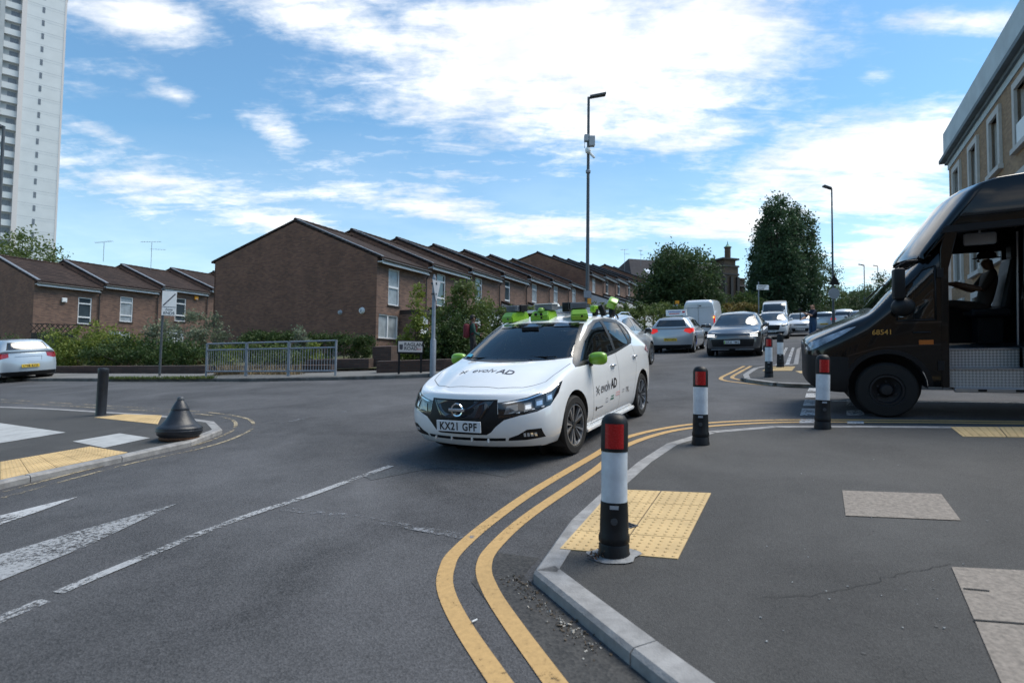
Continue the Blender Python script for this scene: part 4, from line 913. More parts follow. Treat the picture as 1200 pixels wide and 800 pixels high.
seq(365, 22, [(366, 412, 7, 9), (372, 420, 8, 8)], 'leaf_bright', 'yellowish shrub behind the right panel of the railings', 1300, .09, 69, nc=24, cr=.2)
seq(1096, 30, [(1098, 360, 8, 18), (1108, 372, 8, 12)], 'leaf_bright', 'bright green shrub seen through the truck window', 1400, .14, 70, nc=24)
# dry grass and weeds at the wall and kerb
def grass(name, line, wdt, n, h, mt, label, seed):
    rng = random.Random(seed); vs = []; fs = []
    for i in range(n):
        k = rng.random() * (len(line) - 1); j = int(k); p = line[j].lerp(line[j + 1], k - j); p = p + Vector((rng.uniform(-.5, .5), rng.uniform(-.5, .5))) * wdt
        z = gz(*p) + .09; hh = h * rng.uniform(.3, 1.2); a = rng.uniform(0, 6.28); w = .006 + .01 * rng.random(); d = Vector((math.cos(a), math.sin(a), 0)); l = Vector((rng.gauss(0, .35) * hh, rng.gauss(0, .35) * hh, hh)); P = Vector((p.x, p.y, z)); k0 = len(vs)
        vs += [P - d * w, P + d * w, P + l * .6 + d * w * .6, P + l]; fs.append((k0, k0 + 1, k0 + 2, k0 + 3))
    o = crown_mesh(name, vs, fs, mt, None); put(o, label, 'grass', kind='stuff')
kw = [XY(G(u, v, .1)) for u, v in [(125, 443.4), (160, 443.4), (210, 443.4), (250, 443)]]
grass('kerb_weeds', kw, .12, 1600, .10, M['leaf_mid'], 'thin weeds growing along the far kerb', 81)
bk = [XY(G(u, v, .1)) for u, v in [(95, 427), (150, 426), (195, 428), (240, 428)]]
grass('dry_bank_grass', bk, .7, 5000, .5, M['drygrass'], 'straw coloured dry grass on the garden bank behind the low wall', 82)
grass('railing_weeds', [XY(G(u, v, .1)) for u, v in [(255, 439), (280, 438), (350, 438.5)]], .3, 1100, .35, M['drygrass'], 'dry weeds at the foot of the railings', 83)
# low garden walls
def garden_wall(name, l, hgt, th, label, mt='brick_wall'):
    pts_ = [XY(G(u, v, .1)) for u, v in l]; bm = bmesh.new()
    o0 = pts_[0]; 
    for a, b in zip(pts_, pts_[1:]):
        t = (b - a).normalized(); n = Vector((-t.y, t.x)) * th; qs = [a, b, b + n, a + n]
        lo = [bm.verts.new((q.x - o0.x, q.y - o0.y, gz(*q) - gz(*o0) - .1)) for q in qs]; hi = [bm.verts.new((q.x - o0.x, q.y - o0.y, gz(*q) - gz(*o0) + .1 + hgt)) for q in qs]
        bm.faces.new(hi); 
        for i in range(4): bm.faces.new((lo[i], lo[(i + 1) % 4], hi[(i + 1) % 4], hi[i]))
    o = mesh_obj(name, bm, M[mt]); o.location = (o0.x, o0.y, gz(*o0)); put(o, label, 'wall')
garden_wall('low_brick_wall', [(-60, 436.5), (62, 437), (240, 437.5)], .26, .24, 'long low dark brick wall at the back of the far pavement')
garden_wall('low_brick_wall', [(240, 436.5), (388, 436)], .22, .24, 'low brick wall behind the metal railings')
garden_wall('low_brick_wall', [(358, 434.5), (432, 433.5)], .36, .3, 'pale topped brick planter wall under the right clipped hedge')
garden_wall('low_brick_wall', [(441, 436.8), (520, 434.5), (575, 432)], .34, .25, 'dark brick garden wall behind the street name plate')
garden_wall('brick_garden_pier', [(436, 432), (458, 431.5)], .72, .8, 'taller dark brick pier at the foot of the blank gable corner')
# trellis fence with dark lattice in the left garden
p = gp(36, 29); q = gp(90, 29.5); root = empty('lattice_fence', (p.x, p.y, gz(*p)), math.atan2(q.y - p.y, q.x - p.x)); put(root, 'dark lattice fence in front of the left end house', 'fence')
Lf = (q - p).length; bm = bmesh.new(); h = top_z(60, 379, 29) - gz(*p)
box2(bm, (0, 0, -.1), (Lf, .04, h - .45)); mesh_obj('boards', bm, M['dark_trim'], root)
bm = bmesh.new(); box2(bm, (0, 0, h - .03), (Lf, .04, h)); 
for i in range(int(Lf / .22)): box(bm, (i * .22 + .1, .02, h - .24), (.03, .02, .55), Matrix.Rotation(.7, 3, 'Y')); box(bm, (i * .22 + .1, .045, h - .24), (.03, .02, .55), Matrix.Rotation(-.7, 3, 'Y'))
mesh_obj('lattice', bm, M['black_pl'], root)

# ------------------------------------------------------------------ street furniture
def bollard(u, v, hgt, label, red=True, tilt=0.0, collar=False, group='black and white reflective bollards on the pavement corners', face=None):
    p = G(u, v, KZ); toc = math.atan2(-p.x, p.y) if face is None else face          # reflector side looks towards the junction
    root = empty('bollard', p, toc); root.rotation_euler = (0, tilt, toc); put(root, label, 'bollard', group); k = hgt / .93 * .955
    bm = bmesh.new(); lathe(bm, [(.0, -.05), (.112, -.05), (.112, .02), (.106, .035), (.106, .075), (.100, .085), (.108, .10), (.108, .13), (.100, .15), (.098, .26), (.094, .35), (.094, .355)], 28)
    bmesh.ops.scale(bm, vec=(.84, .84, k), verts=bm.verts); mesh_obj('base', bm, M['black_pl'], root, True, 35)
    bm = bmesh.new(); lathe(bm, [(.091, .355), (.091, .68)], 32); bmesh.ops.scale(bm, vec=(.84, .84, k), verts=bm.verts); mesh_obj('white_sleeve', bm, M['white_band'], root, True)
    bm = bmesh.new(); prof = [(.094, .68), (.0945, .685), (.0945, .86), (.088, .885), (.070, .912), (.04, .926), (0, .93)]
    lathe(bm, prof, 32); bmesh.ops.scale(bm, vec=(.84, .84, k), verts=bm.verts); mesh_obj('cap', bm, M['black_pl'], root, True, 50)
    if red:
        bm = bmesh.new(); a0, a1, nseg = -math.pi / 2 - .72, -math.pi / 2 + .72, 14; r = .0965 * .84; g = []
        for j, z in enumerate((.703, .862)): g.append([bm.verts.new((r * math.cos(a0 + (a1 - a0) * i / nseg), r * math.sin(a0 + (a1 - a0) * i / nseg), z * k)) for i in range(nseg + 1)])
        for i in range(nseg): bm.faces.new((g[0][i], g[0][i + 1], g[1][i + 1], g[1][i]))
        mesh_obj('reflector', bm, M['red_refl'], root, True, recalc=False)
    bm = bmesh.new(); box(bm, (0, -.081, .328 * k), (.05, .006, .02)); mesh_obj('maker_label', bm, M['sign_grey'], root)
    bm = bmesh.new(); lathe(bm, [(0, -.0), (.02, -.0), (.02, .004), (0, .004)], 14, 'Y', (0, -.088, .24 * k)); box(bm, (0, -.087, .24 * k), (.038, .006, .006)); mesh_obj('lock', bm, M['galv_dark'], root)
    if collar:
        bm = bmesh.new(); rng = random.Random(4); vs = [bm.verts.new(((.145 + .02 * math.sin(3 * a) + .012 * math.sin(7 * a) + rng.uniform(-.004, .004)) * math.cos(a), (.14 + .012 * math.cos(2 * a) + rng.uniform(-.004, .004)) * math.sin(a), .0)) for a in [i * math.pi / 18 for i in range(36)]]; vi = [bm.verts.new((.092 * math.cos(i * math.pi / 18), .092 * math.sin(i * math.pi / 18), .010)) for i in range(36)]
        for i in range(36): bm.faces.new((vs[i], vs[(i + 1) % 36], vi[(i + 1) % 36], vi[i]))
        for w in list(vs) + list(vi): w.co.z += GA * w.co.x + GB * w.co.y + .003
        mesh_obj('cement_collar', bm, M['concrete'], root, True)
        tf = shrub.__globals__; vs2, fs2 = leaves(random.Random(9), [(Vector((-.10, -.09, .02)), .05), (Vector((-.115, -.05, .02)), .04)], 60, .02); crown_mesh('rusty_leaf_scraps', vs2, fs2, M['rust'], root)
    return root
bollard(719.5, 650.5, .872, 'nearest bollard with red reflector, standing in a cement collar beside the buff tactile paving', collar=True)
bollard(821, 520, .885, 'second bollard with red reflector, behind the nearest one near the curved kerb')
bollard(964, 501.5, .92, 'bollard with red reflector in front of the truck bumper', face=R(-14), tilt=R(1))
bollard(901, 441.5, .93, 'far bollard with red reflector on the island tip across the side street')
bollard(914.5, 430, .91, 'far bollard without visible reflector behind the island tip one', red=False)
# plain black bollard and bell bollard on the left corner
p = G(118, 486, KZ); root = empty('plain_bollard', p); root.rotation_euler = (0, R(1.2), 0); put(root, 'plain dark cylindrical bollard on the left pavement corner', 'bollard')
bm = bmesh.new(); lathe(bm, [(0, -.1), (.086, -.1), (.086, .02), (.083, .03), (.083, .74), (.085, .745), (.085, .765)], 28); mesh_obj('post', bm, M['black_iron'], root, True, 40)
bm = bmesh.new(); lathe(bm, [(.0855, .765), (.087, .775), (.087, .815), (.080, .83), (0, .835)], 28); mesh_obj('cap', bm, M['black_iron'], root, True, 40)
p = G(210, 513.5, KZ); root = empty('bell_bollard', p); put(root, 'squat bell shaped black iron bollard on the left corner kerb', 'bollard'); root.scale = (.79, .79, .82)
bm = bmesh.new(); lathe(bm, [(.0, -.03), (.27, -.03), (.29, .03), (.335, .07), (.352, .11), (.35, .16), (.338, .19), (.315, .21), (.30, .215), (.262, .25), (.215, .31), (.170, .385), (.135, .46)], 40); mesh_obj('skirt', bm, M['black_iron'], root, True, 60)
bm = bmesh.new(); lathe(bm, [(.139, .46), (.141, .475), (.128, .50), (.10, .55), (.07, .60), (.055, .615)], 32); mesh_obj('cap', bm, M['black_iron'], root, True, 60)
bm = bmesh.new(); lathe(bm, [(.056, .615), (.058, .63), (.05, .66), (.035, .675), (0, .68)], 20); mesh_obj('finial', bm, M['galv_dark'], root, True, 60)
bm = bmesh.new(); lathe(bm, [(.355, .125), (.358, .135), (.352, .145)], 40); lathe(bm, [(.352, .165), (.355, .173), (.349, .18)], 40); mesh_obj('ring', bm, M['black_iron'], root, True)
bm = bmesh.new(); lathe(bm, [(.275, -.02), (.30, -.015), (.31, .02), (.285, .045)], 40); mesh_obj('rusty_foot', bm, M['rust'], root, True)
# railings
def rail_section(u0, u1, v0, label, hgt=1.04):
    a, b = XY(G(u0, 440.2, .1)), XY(G(u1, v0, .1)); L = (b - a).length; root = empty('pedestrian_railing', (a.x, a.y, gz(*a) + .1), math.atan2(b.y - a.y, b.x - a.x)); put(root, label, 'railing', 'galvanised pedestrian railings on the far pavement')
    sl_ = (gz(*b) - gz(*a)) / L
    sh = lambda x, z: (x, 0, z + x * sl_)
    bm = bmesh.new()
    for x in (.0, L): tube(bm, [sh(x, -.1), sh(x, hgt)], .034, 8)
    mesh_obj('post', bm, M['galv'], root)
    bm = bmesh.new()
    for z in (hgt - .02, hgt - .22, .14): tube(bm, [sh(.03, z), sh(L - .03, z)], .024, 8)
    mesh_obj('rail', bm, M['galv'], root)
    bm = bmesh.new(); n = int(L / .095)
    for i in range(1, n): tube(bm, [sh(L * i / n, .14), sh(L * i / n, hgt - .22)], .0085, 5)
    mesh_obj('infill_bars', bm, M['galv'], root)
rail_section(241.5, 287.5, 440.2, 'leftmost galvanised railing panel, with pale weeds behind it')
rail_section(288.6, 337.2, 440.2, 'middle galvanised railing panel')
rail_section(338.3, 393, 440.0, 'rightmost galvanised railing panel, ending by the street name plate')
# zone sign
FONT = None
def text_obj(name, body, size, mt, parent, loc, rot, align='CENTER', extrude=.0015, bold=0.0, xs=1.0, shear=0.0, spacing=1.0):
    cu = bpy.data.curves.new(name, 'FONT'); cu.body = body; cu.size = size; cu.align_x = align; cu.align_y = 'CENTER'; cu.extrude = extrude; cu.offset = bold; cu.shear = shear; cu.space_character = spacing
    t = bpy.data.objects.new(name, cu); scene.collection.objects.link(t); bpy.context.view_layer.update(); dg = bpy.context.evaluated_depsgraph_get()
    me = bpy.data.meshes.new_from_object(t.evaluated_get(dg)); bpy.data.objects.remove(t); me.materials.clear(); me.materials.append(mt)
    for v in me.vertices: v.co.x *= xs
    o = link(bpy.data.objects.new(name, me), parent)
    if loc is not None: o.location = loc; o.rotation_euler = rot
    return o
def facing(p): return math.atan2(-p.x, p.y)         # local -y looks at the camera position
p = G(187, 440, .1); dst = p.y; root = empty('zone_sign', p, facing(p) + R(4)); put(root, 'black sign post with white zone ends panel near the left row of houses', 'sign')
hs = top_z(188, 336, dst) - p.z
bm = bmesh.new(); tube(bm, [(0, 0, -.1), (.03, 0, hs)], .038, 10); mesh_obj('post', bm, M['galv_dark'], root)
pz0, pz1 = top_z(190, 369.5, dst) - p.z, top_z(190, 341, dst) - p.z; w_ = 15 / 700 * dst
bm = bmesh.new(); box2(bm, (-.02, -.06, pz0), (w_ - .02, -.045, pz1), bevel=.006); pn = mesh_obj('panel', bm, M['sign_white'], root)
bm = bmesh.new(); cx = w_ / 2 - .02; hz_ = (pz1 - pz0); box(bm, (cx, -.064, pz0 + hz_ * .66), (w_ * 1.25, .006, .035), Matrix.Rotation(R(-50), 3, 'Y')); box(bm, (cx, -.064, pz0 + hz_ * .36), (w_ * .96, .006, .012)); mesh_obj('diagonal_bar', bm, M['ink_grey'], pn)
text_obj('lettering', 'Zone', .10, M['ink'], pn, (cx, -.064, pz0 + hz_ * .25), (R(90), 0, 0)); text_obj('lettering', 'ENDS', .135, M['ink'], pn, (cx, -.064, pz0 + hz_ * .10), (R(90), 0, 0))
# street name plate
p = G(466, 438, .1); dst = p.y; root = empty('street_name_sign', p, facing(p)); put(root, 'white street name plate on two black legs before the garden wall', 'sign')
s_ = dst / 700; zt_, zb_ = top_z(480, 399.8, dst) - p.z, top_z(480, 412.3, dst) - p.z; wn_ = 28 * s_
for x in (.03, wn_ - .03):
    bm = bmesh.new(); box2(bm, (x - .03, -.02, -.1), (x + .03, .02, zt_)); mesh_obj('leg', bm, M['black_pl'], root)
bm = bmesh.new(); box2(bm, (-.03, -.03, zb_ - .05), (wn_ + .03, -.021, zt_ + .02)); mesh_obj('backing_board', bm, M['black_pl'], root)
bm = bmesh.new(); box2(bm, (0, -.045, zb_), (wn_, -.031, zt_)); pn = mesh_obj('plate', bm, mat('off white enamel', (.62, .58, .55), .5), root)
h_ = zt_ - zb_
text_obj('lettering', 'RAGLAN', h_ * .44, M['ink'], pn, (wn_ * .24, -.047, zb_ + h_ * .70), (R(90), 0, 0), align='LEFT', bold=.002); text_obj('lettering', 'ROAD', h_ * .44, M['ink'], pn, (wn_ * .24, -.047, zb_ + h_ * .32), (R(90), 0, 0), align='LEFT', bold=.002)
text_obj('district', 'SE18', h_ * .2, M['ink_red'], pn, (wn_ * .86, -.047, zb_ + h_ * .26), (R(90), 0, 0))
bm = bmesh.new(); lathe(bm, [(0, -.003), (.05, -.003), (.05, 0), (0, 0)], 12, 'Y', (wn_ * .12, -.047, zb_ + h_ * .36)); box2(bm, (wn_ * .12 - .05, -.05, zb_ + h_ * .45), (wn_ * .12 + .05, -.047, zb_ + h_ * .7)); mesh_obj('crest', bm, M['ink_grey'], pn)
# give way post seen from the side
p = G(507, 437.5, .1); dst = p.y; root = empty('give_way_sign', p, 0); put(root, 'grey post with a triangular sign seen nearly edge on, beside the bushes', 'sign')
hs = top_z(507, 325, dst) - p.z; hm = top_z(507, 397, dst) - p.z
bm = bmesh.new(); lathe(bm, [(.085, -.1), (.085, hm - .05), (.06, hm), (.055, hm + .02), (.052, hs), (.03, hs + .02), (.03, hs + .07), (0, hs + .09)], 14); mesh_obj('post', bm, M['galv'], root, True, 40)
bm = bmesh.new(); z1_, z0_ = top_z(507, 329, dst) - p.z, top_z(507, 352, dst) - p.z; hw = .32
rot = Matrix.Rotation(R(76), 3, 'Z')
prism(bm, [rot @ Vector(q) for q in ((-hw, -.07, z1_), (hw, -.07, z1_), (.03, -.07, z0_), (-.03, -.07, z0_))], rot @ Vector((0, .012, 0))); mesh_obj('triangle_panel', bm, M['sign_grey'], root)
bm = bmesh.new(); box(bm, (0, 0, z1_ - .08), (.16, .16, .05)); box(bm, (0, 0, z1_ - .38), (.15, .15, .04)); mesh_obj('clamp', bm, M['galv_dark'], root)
# lamp columns
def lamp(u, vtop, dist, label, thick=.075, arm=.45, boxes=False, dirx=1, group='tall street lamp columns'):
    p = gp(u, dist); z0 = gz(*p); h = top_z(u, vtop, dist) - z0; root = empty('street_lamp', (p.x, p.y, z0)); put(root, label, 'street lamp', group)
    bm = bmesh.new(); lathe(bm, [(thick * 1.5, -.2), (thick * 1.5, 1.4), (thick, 1.55), (thick * .9, h * .5), (thick * .68, h), (0, h + .02)], 12); mesh_obj('column', bm, M['galv_dark'], root, True, 40)
    bm = bmesh.new(); tube(bm, [(0, 0, h - .06), (dirx * .22, 0, h + .0)], .035, 8); mesh_obj('bracket', bm, M['galv_dark'], root)
    bm = bmesh.new(); prism(bm, [(dirx * .05, -.12, h - .03), (dirx * .05, .12, h - .03), (dirx * (arm + .25), .14, h + .10), (dirx * (arm + .25), -.14, h + .10)], (0, 0, .07)); mesh_obj('lantern', bm, M['galv_dark'], root)
    return root, h, p
def lz(v, dist=24): return top_z(688, v, dist)
lampA, hA, pA = lamp(688, 114, 24, 'tallest street lamp column, carrying grey equipment boxes and a camera, behind the white car')
zA = gz(*pA)
bm = bmesh.new(); z1, z0 = lz(159.5) - zA, lz(171.5) - zA; box2(bm, (.02, -.13, z0), (.26, .13, z1 - .02), bevel=.015); mesh_obj('equipment_box', bm, M['sign_grey'], lampA)
bm = bmesh.new(); box2(bm, (-.17, -.12, lz(166) - zA), (.0, .10, lz(158.5) - zA), bevel=.01); tube(bm, [(-.15, 0, lz(166) - zA), (-.15, 0, lz(174) - zA)], .012, 5); mesh_obj('equipment_box', bm, M['sign_grey'], lampA)
bm = bmesh.new(); lathe(bm, [(0, -.12), (.10, -.08), (.12, 0), (.10, .1), (0, .1)], 14, c=(-.03, -.13, lz(178) - zA)); tube(bm, [(.03, -.1, lz(180) - zA), (.24, -.12, lz(186) - zA)], .05, 8); mesh_obj('camera_dome', bm, M['sign_white'], lampA)
bm = bmesh.new(); lathe(bm, [(.09, 0), (.10, .03), (.10, .1), (.09, .13)], 12, c=(0, 0, lz(203) - zA)); mesh_obj('strap', bm, M['galv'], lampA)
bm = bmesh.new(); box(bm, (0, -.07, lz(345) - zA), (.3, .03, .28)); mesh_obj('column_plate', bm, M['galv'], lampA)
bm = bmesh.new(); box(bm, (.07, -.09, lz(353) - zA), (.15, .03, .22)); mesh_obj('yellow_tag', bm, M['amber'], lampA)
lampB, hB, pB = lamp(977, 221, 32, 'slim street lamp column with a warning triangle and disc signs, right of the poplars', dirx=-1, arm=.2, thick=.055)
zB = gz(*pB); tz_ = lambda v: top_z(977, v, 32) - zB
bm = bmesh.new(); prism(bm, [(-.27, -.10, tz_(334)), (.33, -.10, tz_(334)), (.03, -.10, tz_(322))], (0, .02, 0)); mesh_obj('warning_triangle', bm, M['ink'], lampB)
bm = bmesh.new(); lathe(bm, [(0, -.10), (.30, -.10), (.30, -.08), (0, -.08)], 20, 'Y', (0, 0, tz_(344))); mesh_obj('disc_sign', bm, M['sign_grey'], lampB)
lamp(1014, 311, 75, 'distant thin street lamp above the dark tree', thick=.07, dirx=-1)
lamp(1030, 312, 95, 'most distant street lamp, right of the other distant one', thick=.07, dirx=-1)
lamp(-9, 148, 17.5, 'grey lamp column grazing the left edge of the picture', thick=.06, dirx=-1)
# small direction sign by the poplars, pedestrian sign by the van
p = gp(888, 52); root = empty('direction_sign', (p.x, p.y, gz(*p)), 0); put(root, 'white direction sign on a thin pole in front of the poplars', 'sign'); zt_ = top_z(890, 334, 52) - gz(*p)
bm = bmesh.new(); tube(bm, [(.1, 0, -.1), (.1, 0, zt_ + .3)], .05, 8); mesh_obj('pole', bm, M['galv'], root)
bm = bmesh.new(); box2(bm, (-.1, -.12, zt_ - .42), (.95, -.08, zt_)); pn = mesh_obj('panel', bm, M['sign_white'], root)
bm = bmesh.new(); 
for k in range(3): box2(bm, (.0, -.135, zt_ - .12 - k * .12), (.75 - k * .1, -.121, zt_ - .07 - k * .12))
mesh_obj('text_rows', bm, M['ink_grey'], pn)
p = gp(793, 40); root = empty('signal_post', (p.x, p.y, gz(*p)), 0); put(root, 'short grey post with a yellow box beside the white van', 'post'); zt_ = top_z(793, 356, 40) - gz(*p)
bm = bmesh.new(); tube(bm, [(0, 0, -.1), (0, 0, zt_)], .06, 8); box(bm, (-.12, 0, zt_ - .35), (.28, .2, .5)); mesh_obj('post', bm, M['sign_grey'], root)
bm = bmesh.new(); box(bm, (.02, -.02, zt_ + .1), (.24, .2, .22)); mesh_obj('yellow_box', bm, M['amber'], root)
# ------------------------------------------------------------------ vehicles
FR = [-1, -.72, -.38, 0, .38, .72, 1]
def lerp(a, b, t): return a + (b - a) * t
def car_cols(P):
    L, W, H, zs = P['L'], P['W'], P['H'], P.get('zs', .18); xc, hx, rr, gb = P['xc'], P['hx'], P['rr'], P['gb']
    hz0, hz1, b0, b1, yr, zrr, zg, nc, tc = P['hz0'], P['hz1'], P['b0'], P['b1'], P['yr'], P['zrr'], P['zg'], P['nc'], P['tc']; fa, ra = P['fa'], P['ra']
    ky = P.get('ky', [.90, .965, .995, 1.0, .985, .950]); cols = []; cen = []
    def low(l, b, wf, dl=(0,) * 6):
        zz_ = [zs, zs + .09, lerp(zs, b, .36), lerp(zs, b, .60), b - .13, b]
        return [(l + dl[k], W * ky[k] * wf, zz_[k]) for k in range(6)]
    xs_, hs_ = xc + P.get('wrap', .28), hx + .15
    c = low(nc, hz0 + .03, P.get('nw', .90), (.07, .02, 0, .01, .05, .11)); c += [(nc + .13, W * .80, hz0 + .045), (nc + .15, W * .68, hz0 + .045)]; cols.append(c); cen.append((P.get('nt', .12), hz0))
    for l in (fa - .32, fa + .06):
        t = (l - nc) / (xs_ - nc); zf = lerp(hz0 + .05, hz1 - .02, t ** .8) + P.get('fb', .02); c = low(l, zf - .04, .985); lo_ = .10 if l < fa else .04; c += [(l + lo_ * .6, W * .865, zf + .004), (l + lo_, W * (.725 if l < fa else .765), zf + .012)]; cols.append(c)
        tt = (l - nc) / (xs_ - nc); cen.append((lerp(P.get('nt', .12), xc - .02, tt * .95), lerp(hz0, hz1, tt ** .75) + .052))
    c = low(xs_, b0, 1.0); c += [(xs_ + .01, W * .88, hz1 + .005), (xs_ + .01, W * .79, hz1 + .035)]; cols.append(c); cen.append((xc, hz1 + .03))
    def glasscol(l, b, k7, cenp, bul=.35):
        c = low(l, b, 1.0); y6 = lerp(c[5][1], k7[1], .5) + .03; z6 = lerp(b, k7[2], .5); c += [(lerp(l, k7[0], .6), y6, z6), k7]; cols.append(c); cen.append(cenp)
    lm = lerp(xs_, hs_, .5); hzt = P.get('hdz', H - .05)
    glasscol(lm, lerp(b0, b1, .15), (lm, lerp(W * .79, yr, .58), lerp(hz1 + .04, hzt - .04, .545)), (lerp(xc, hx, .5), lerp(hz1 + .03, hzt, .54)))
    glasscol(hs_, lerp(b0, b1, .3), (hs_, yr + .005, hzt - .035), (hx, hzt))
    cr9 = P.get('crown', 0); lr = lerp(hs_, rr, .38); glasscol(lr, lerp(b0, b1, .55), (lr, yr, H - .045), (lr, H + cr9))
    lr = lerp(hs_, rr, .72); glasscol(lr, lerp(b0, b1, .85), (lr, yr * .985, lerp(H, zrr, .45) - .045), (lr, lerp(H, zrr, .35) + cr9 * .7))
    glasscol(min(rr, gb - .02), b1, (rr, yr * .95, zrr - .035), (rr + P.get('sp', .03), zrr))
    bt = P.get('bt', b1 + .02)
    c = low(gb - .03, bt, P.get('w9', .97)); k7 = (gb, P.get('yg', W * .78), zg); c += [(gb, lerp(c[5][1], k7[1], .5), lerp(bt, zg, .5) + .01), k7]; cols.append(c); cen.append((gb + .06, zg + .01))
    c = low(L - tc, bt - .03, .92, (-.04, .0, .02, .02, 0, -.03)); k7 = (L - tc - .01, P.get('yt', W * .76), P.get('zt', zg - .05)); c += [(L - tc - .02, lerp(c[5][1], k7[1], .5), lerp(bt - .03, k7[2], .5)), k7]; cols.append(c); cen.append((L - tc * .45, k7[2] + .005))
    front = P.get('front', [.13, .05, .02, .0, .025, .06, .09]); rear = P.get('rear', [L - .12, L - .04, L - .0, L - .0, L - .04, L - .06, L - .08])
    return cols, cen, front, rear
def car_shell(P, level=2):
    cols, cen, front, rear = car_cols(P); bm = bmesh.new(); V = {}; n = len(cols); pw = P.get('pw', 2.3)
    def add(key, p): V[key] = bm.verts.new(p)
    for i, c in enumerate(cols):
        for k, (l, y, z) in enumerate(c):
            add(('s', i, k, 1), (l, y, z)); add(('s', i, k, -1), (l, -y, z))
    nf = len(FR)
    def tv(i, j): return V[('s', i, 7, -1)] if j == 0 else V[('s', i, 7, 1)] if j == nf - 1 else V[('t', i, j)]
    def bv(i, j): return V[('s', i, 0, -1)] if j == 0 else V[('s', i, 0, 1)] if j == nf - 1 else V[('b', i, j)]
    def ev(tag, k, j):
        i = 0 if tag == 'f' else n - 1
        if k == 7: return tv(i, j)
        if k == 0 and 0 < j < nf - 1: return bv(i, j)
        return V[('s', i, k, -1)] if j == 0 else V[('s', i, k, 1)] if j == nf - 1 else V[(tag, k, j)]
    for i in range(n):
        l, y, z = cols[i][7]; lc, zc2 = cen[i]; l0, y0, z0 = cols[i][0]
        for j in range(1, nf - 1):
            f = abs(FR[j]); q = f ** pw; add(('t', i, j), (lerp(lc, l, q), FR[j] * y, lerp(zc2, z, q)))
            lb = l0 if 0 < i < n - 1 else lerp(front[0] if i == 0 else rear[0], l0, q); add(('b', i, j), (lb, FR[j] * y0, z0))
    for tag, i, arr in (('f', 0, front), ('r', n - 1, rear)):
        for k in range(1, 7):
            l, y, z = cols[i][k]
            for j in range(1, nf - 1):
                q = abs(FR[j]) ** pw; add((tag, k, j), (lerp(arr[k], l, q), FR[j] * y, z + (P.get('fz', 0) * (1 - q) if k > 4 else 0)))
    for i in range(n - 1):
        for k in range(7):
            for s in (1, -1): bm.faces.new((V[('s', i, k, s)], V[('s', i + 1, k, s)], V[('s', i + 1, k + 1, s)], V[('s', i, k + 1, s)]))
        for j in range(nf - 1):
            bm.faces.new((tv(i, j), tv(i + 1, j), tv(i + 1, j + 1), tv(i, j + 1))); bm.faces.new((bv(i, j), bv(i + 1, j), bv(i + 1, j + 1), bv(i, j + 1)))
    for tag in 'fr':
        for k in range(7):
            for j in range(nf - 1): bm.faces.new((ev(tag, k, j), ev(tag, k, j + 1), ev(tag, k + 1, j + 1), ev(tag, k + 1, j)))
    bmesh.ops.recalc_face_normals(bm, faces=bm.faces)
    cl = bm.edges.layers.float.new('crease_edge')
    def crease(a, b, w):
        e = bm.edges.get((a, b))
        if e: e[cl] = w
    for i in range(n - 1):
        for s in (1, -1):
            crease(V[('s', i, 0, s)], V[('s', i + 1, 0, s)], .5)
            if i >= 3: crease(V[('s', i, 5, s)], V[('s', i + 1, 5, s)], .35)
            if 3 <= i < 8: crease(V[('s', i, 7, s)], V[('s', i + 1, 7, s)], P.get('crr', .3))
    for j in range(nf - 1):
        crease(tv(3, j), tv(3, j + 1), .35); crease(tv(8, j), tv(8, j + 1), .7); crease(ev('f', 0, j), ev('f', 0, j + 1), .5); crease(tv(5, j), tv(5, j + 1), .25)
    for e in P.get('creases', []): pass
    me = bpy.data.meshes.new('tmp'); bm.to_mesh(me); bm.free(); o = bpy.data.objects.new('tmp', me); scene.collection.objects.link(o)
    md = o.modifiers.new('s', 'SUBSURF'); md.levels = level; md.render_levels = level; bpy.context.view_layer.update()
    m2 = bpy.data.meshes.new_from_object(o.evaluated_get(bpy.context.evaluated_depsgraph_get())); bpy.data.objects.remove(o)
    b2 = bmesh.new(); b2.from_mesh(m2); bpy.data.meshes.remove(m2)
    for lay in list(b2.edges.layers.float): pass
    return b2
def pip(poly, x, y):
    ins = False; n = len(poly)
    for i in range(n):
        (x1, y1), (x2, y2) = poly[i], poly[(i + 1) % n]
        if (y1 > y) != (y2 > y) and x < (x2 - x1) * (y - y1) / (y2 - y1) + x1: ins = not ins
    return ins
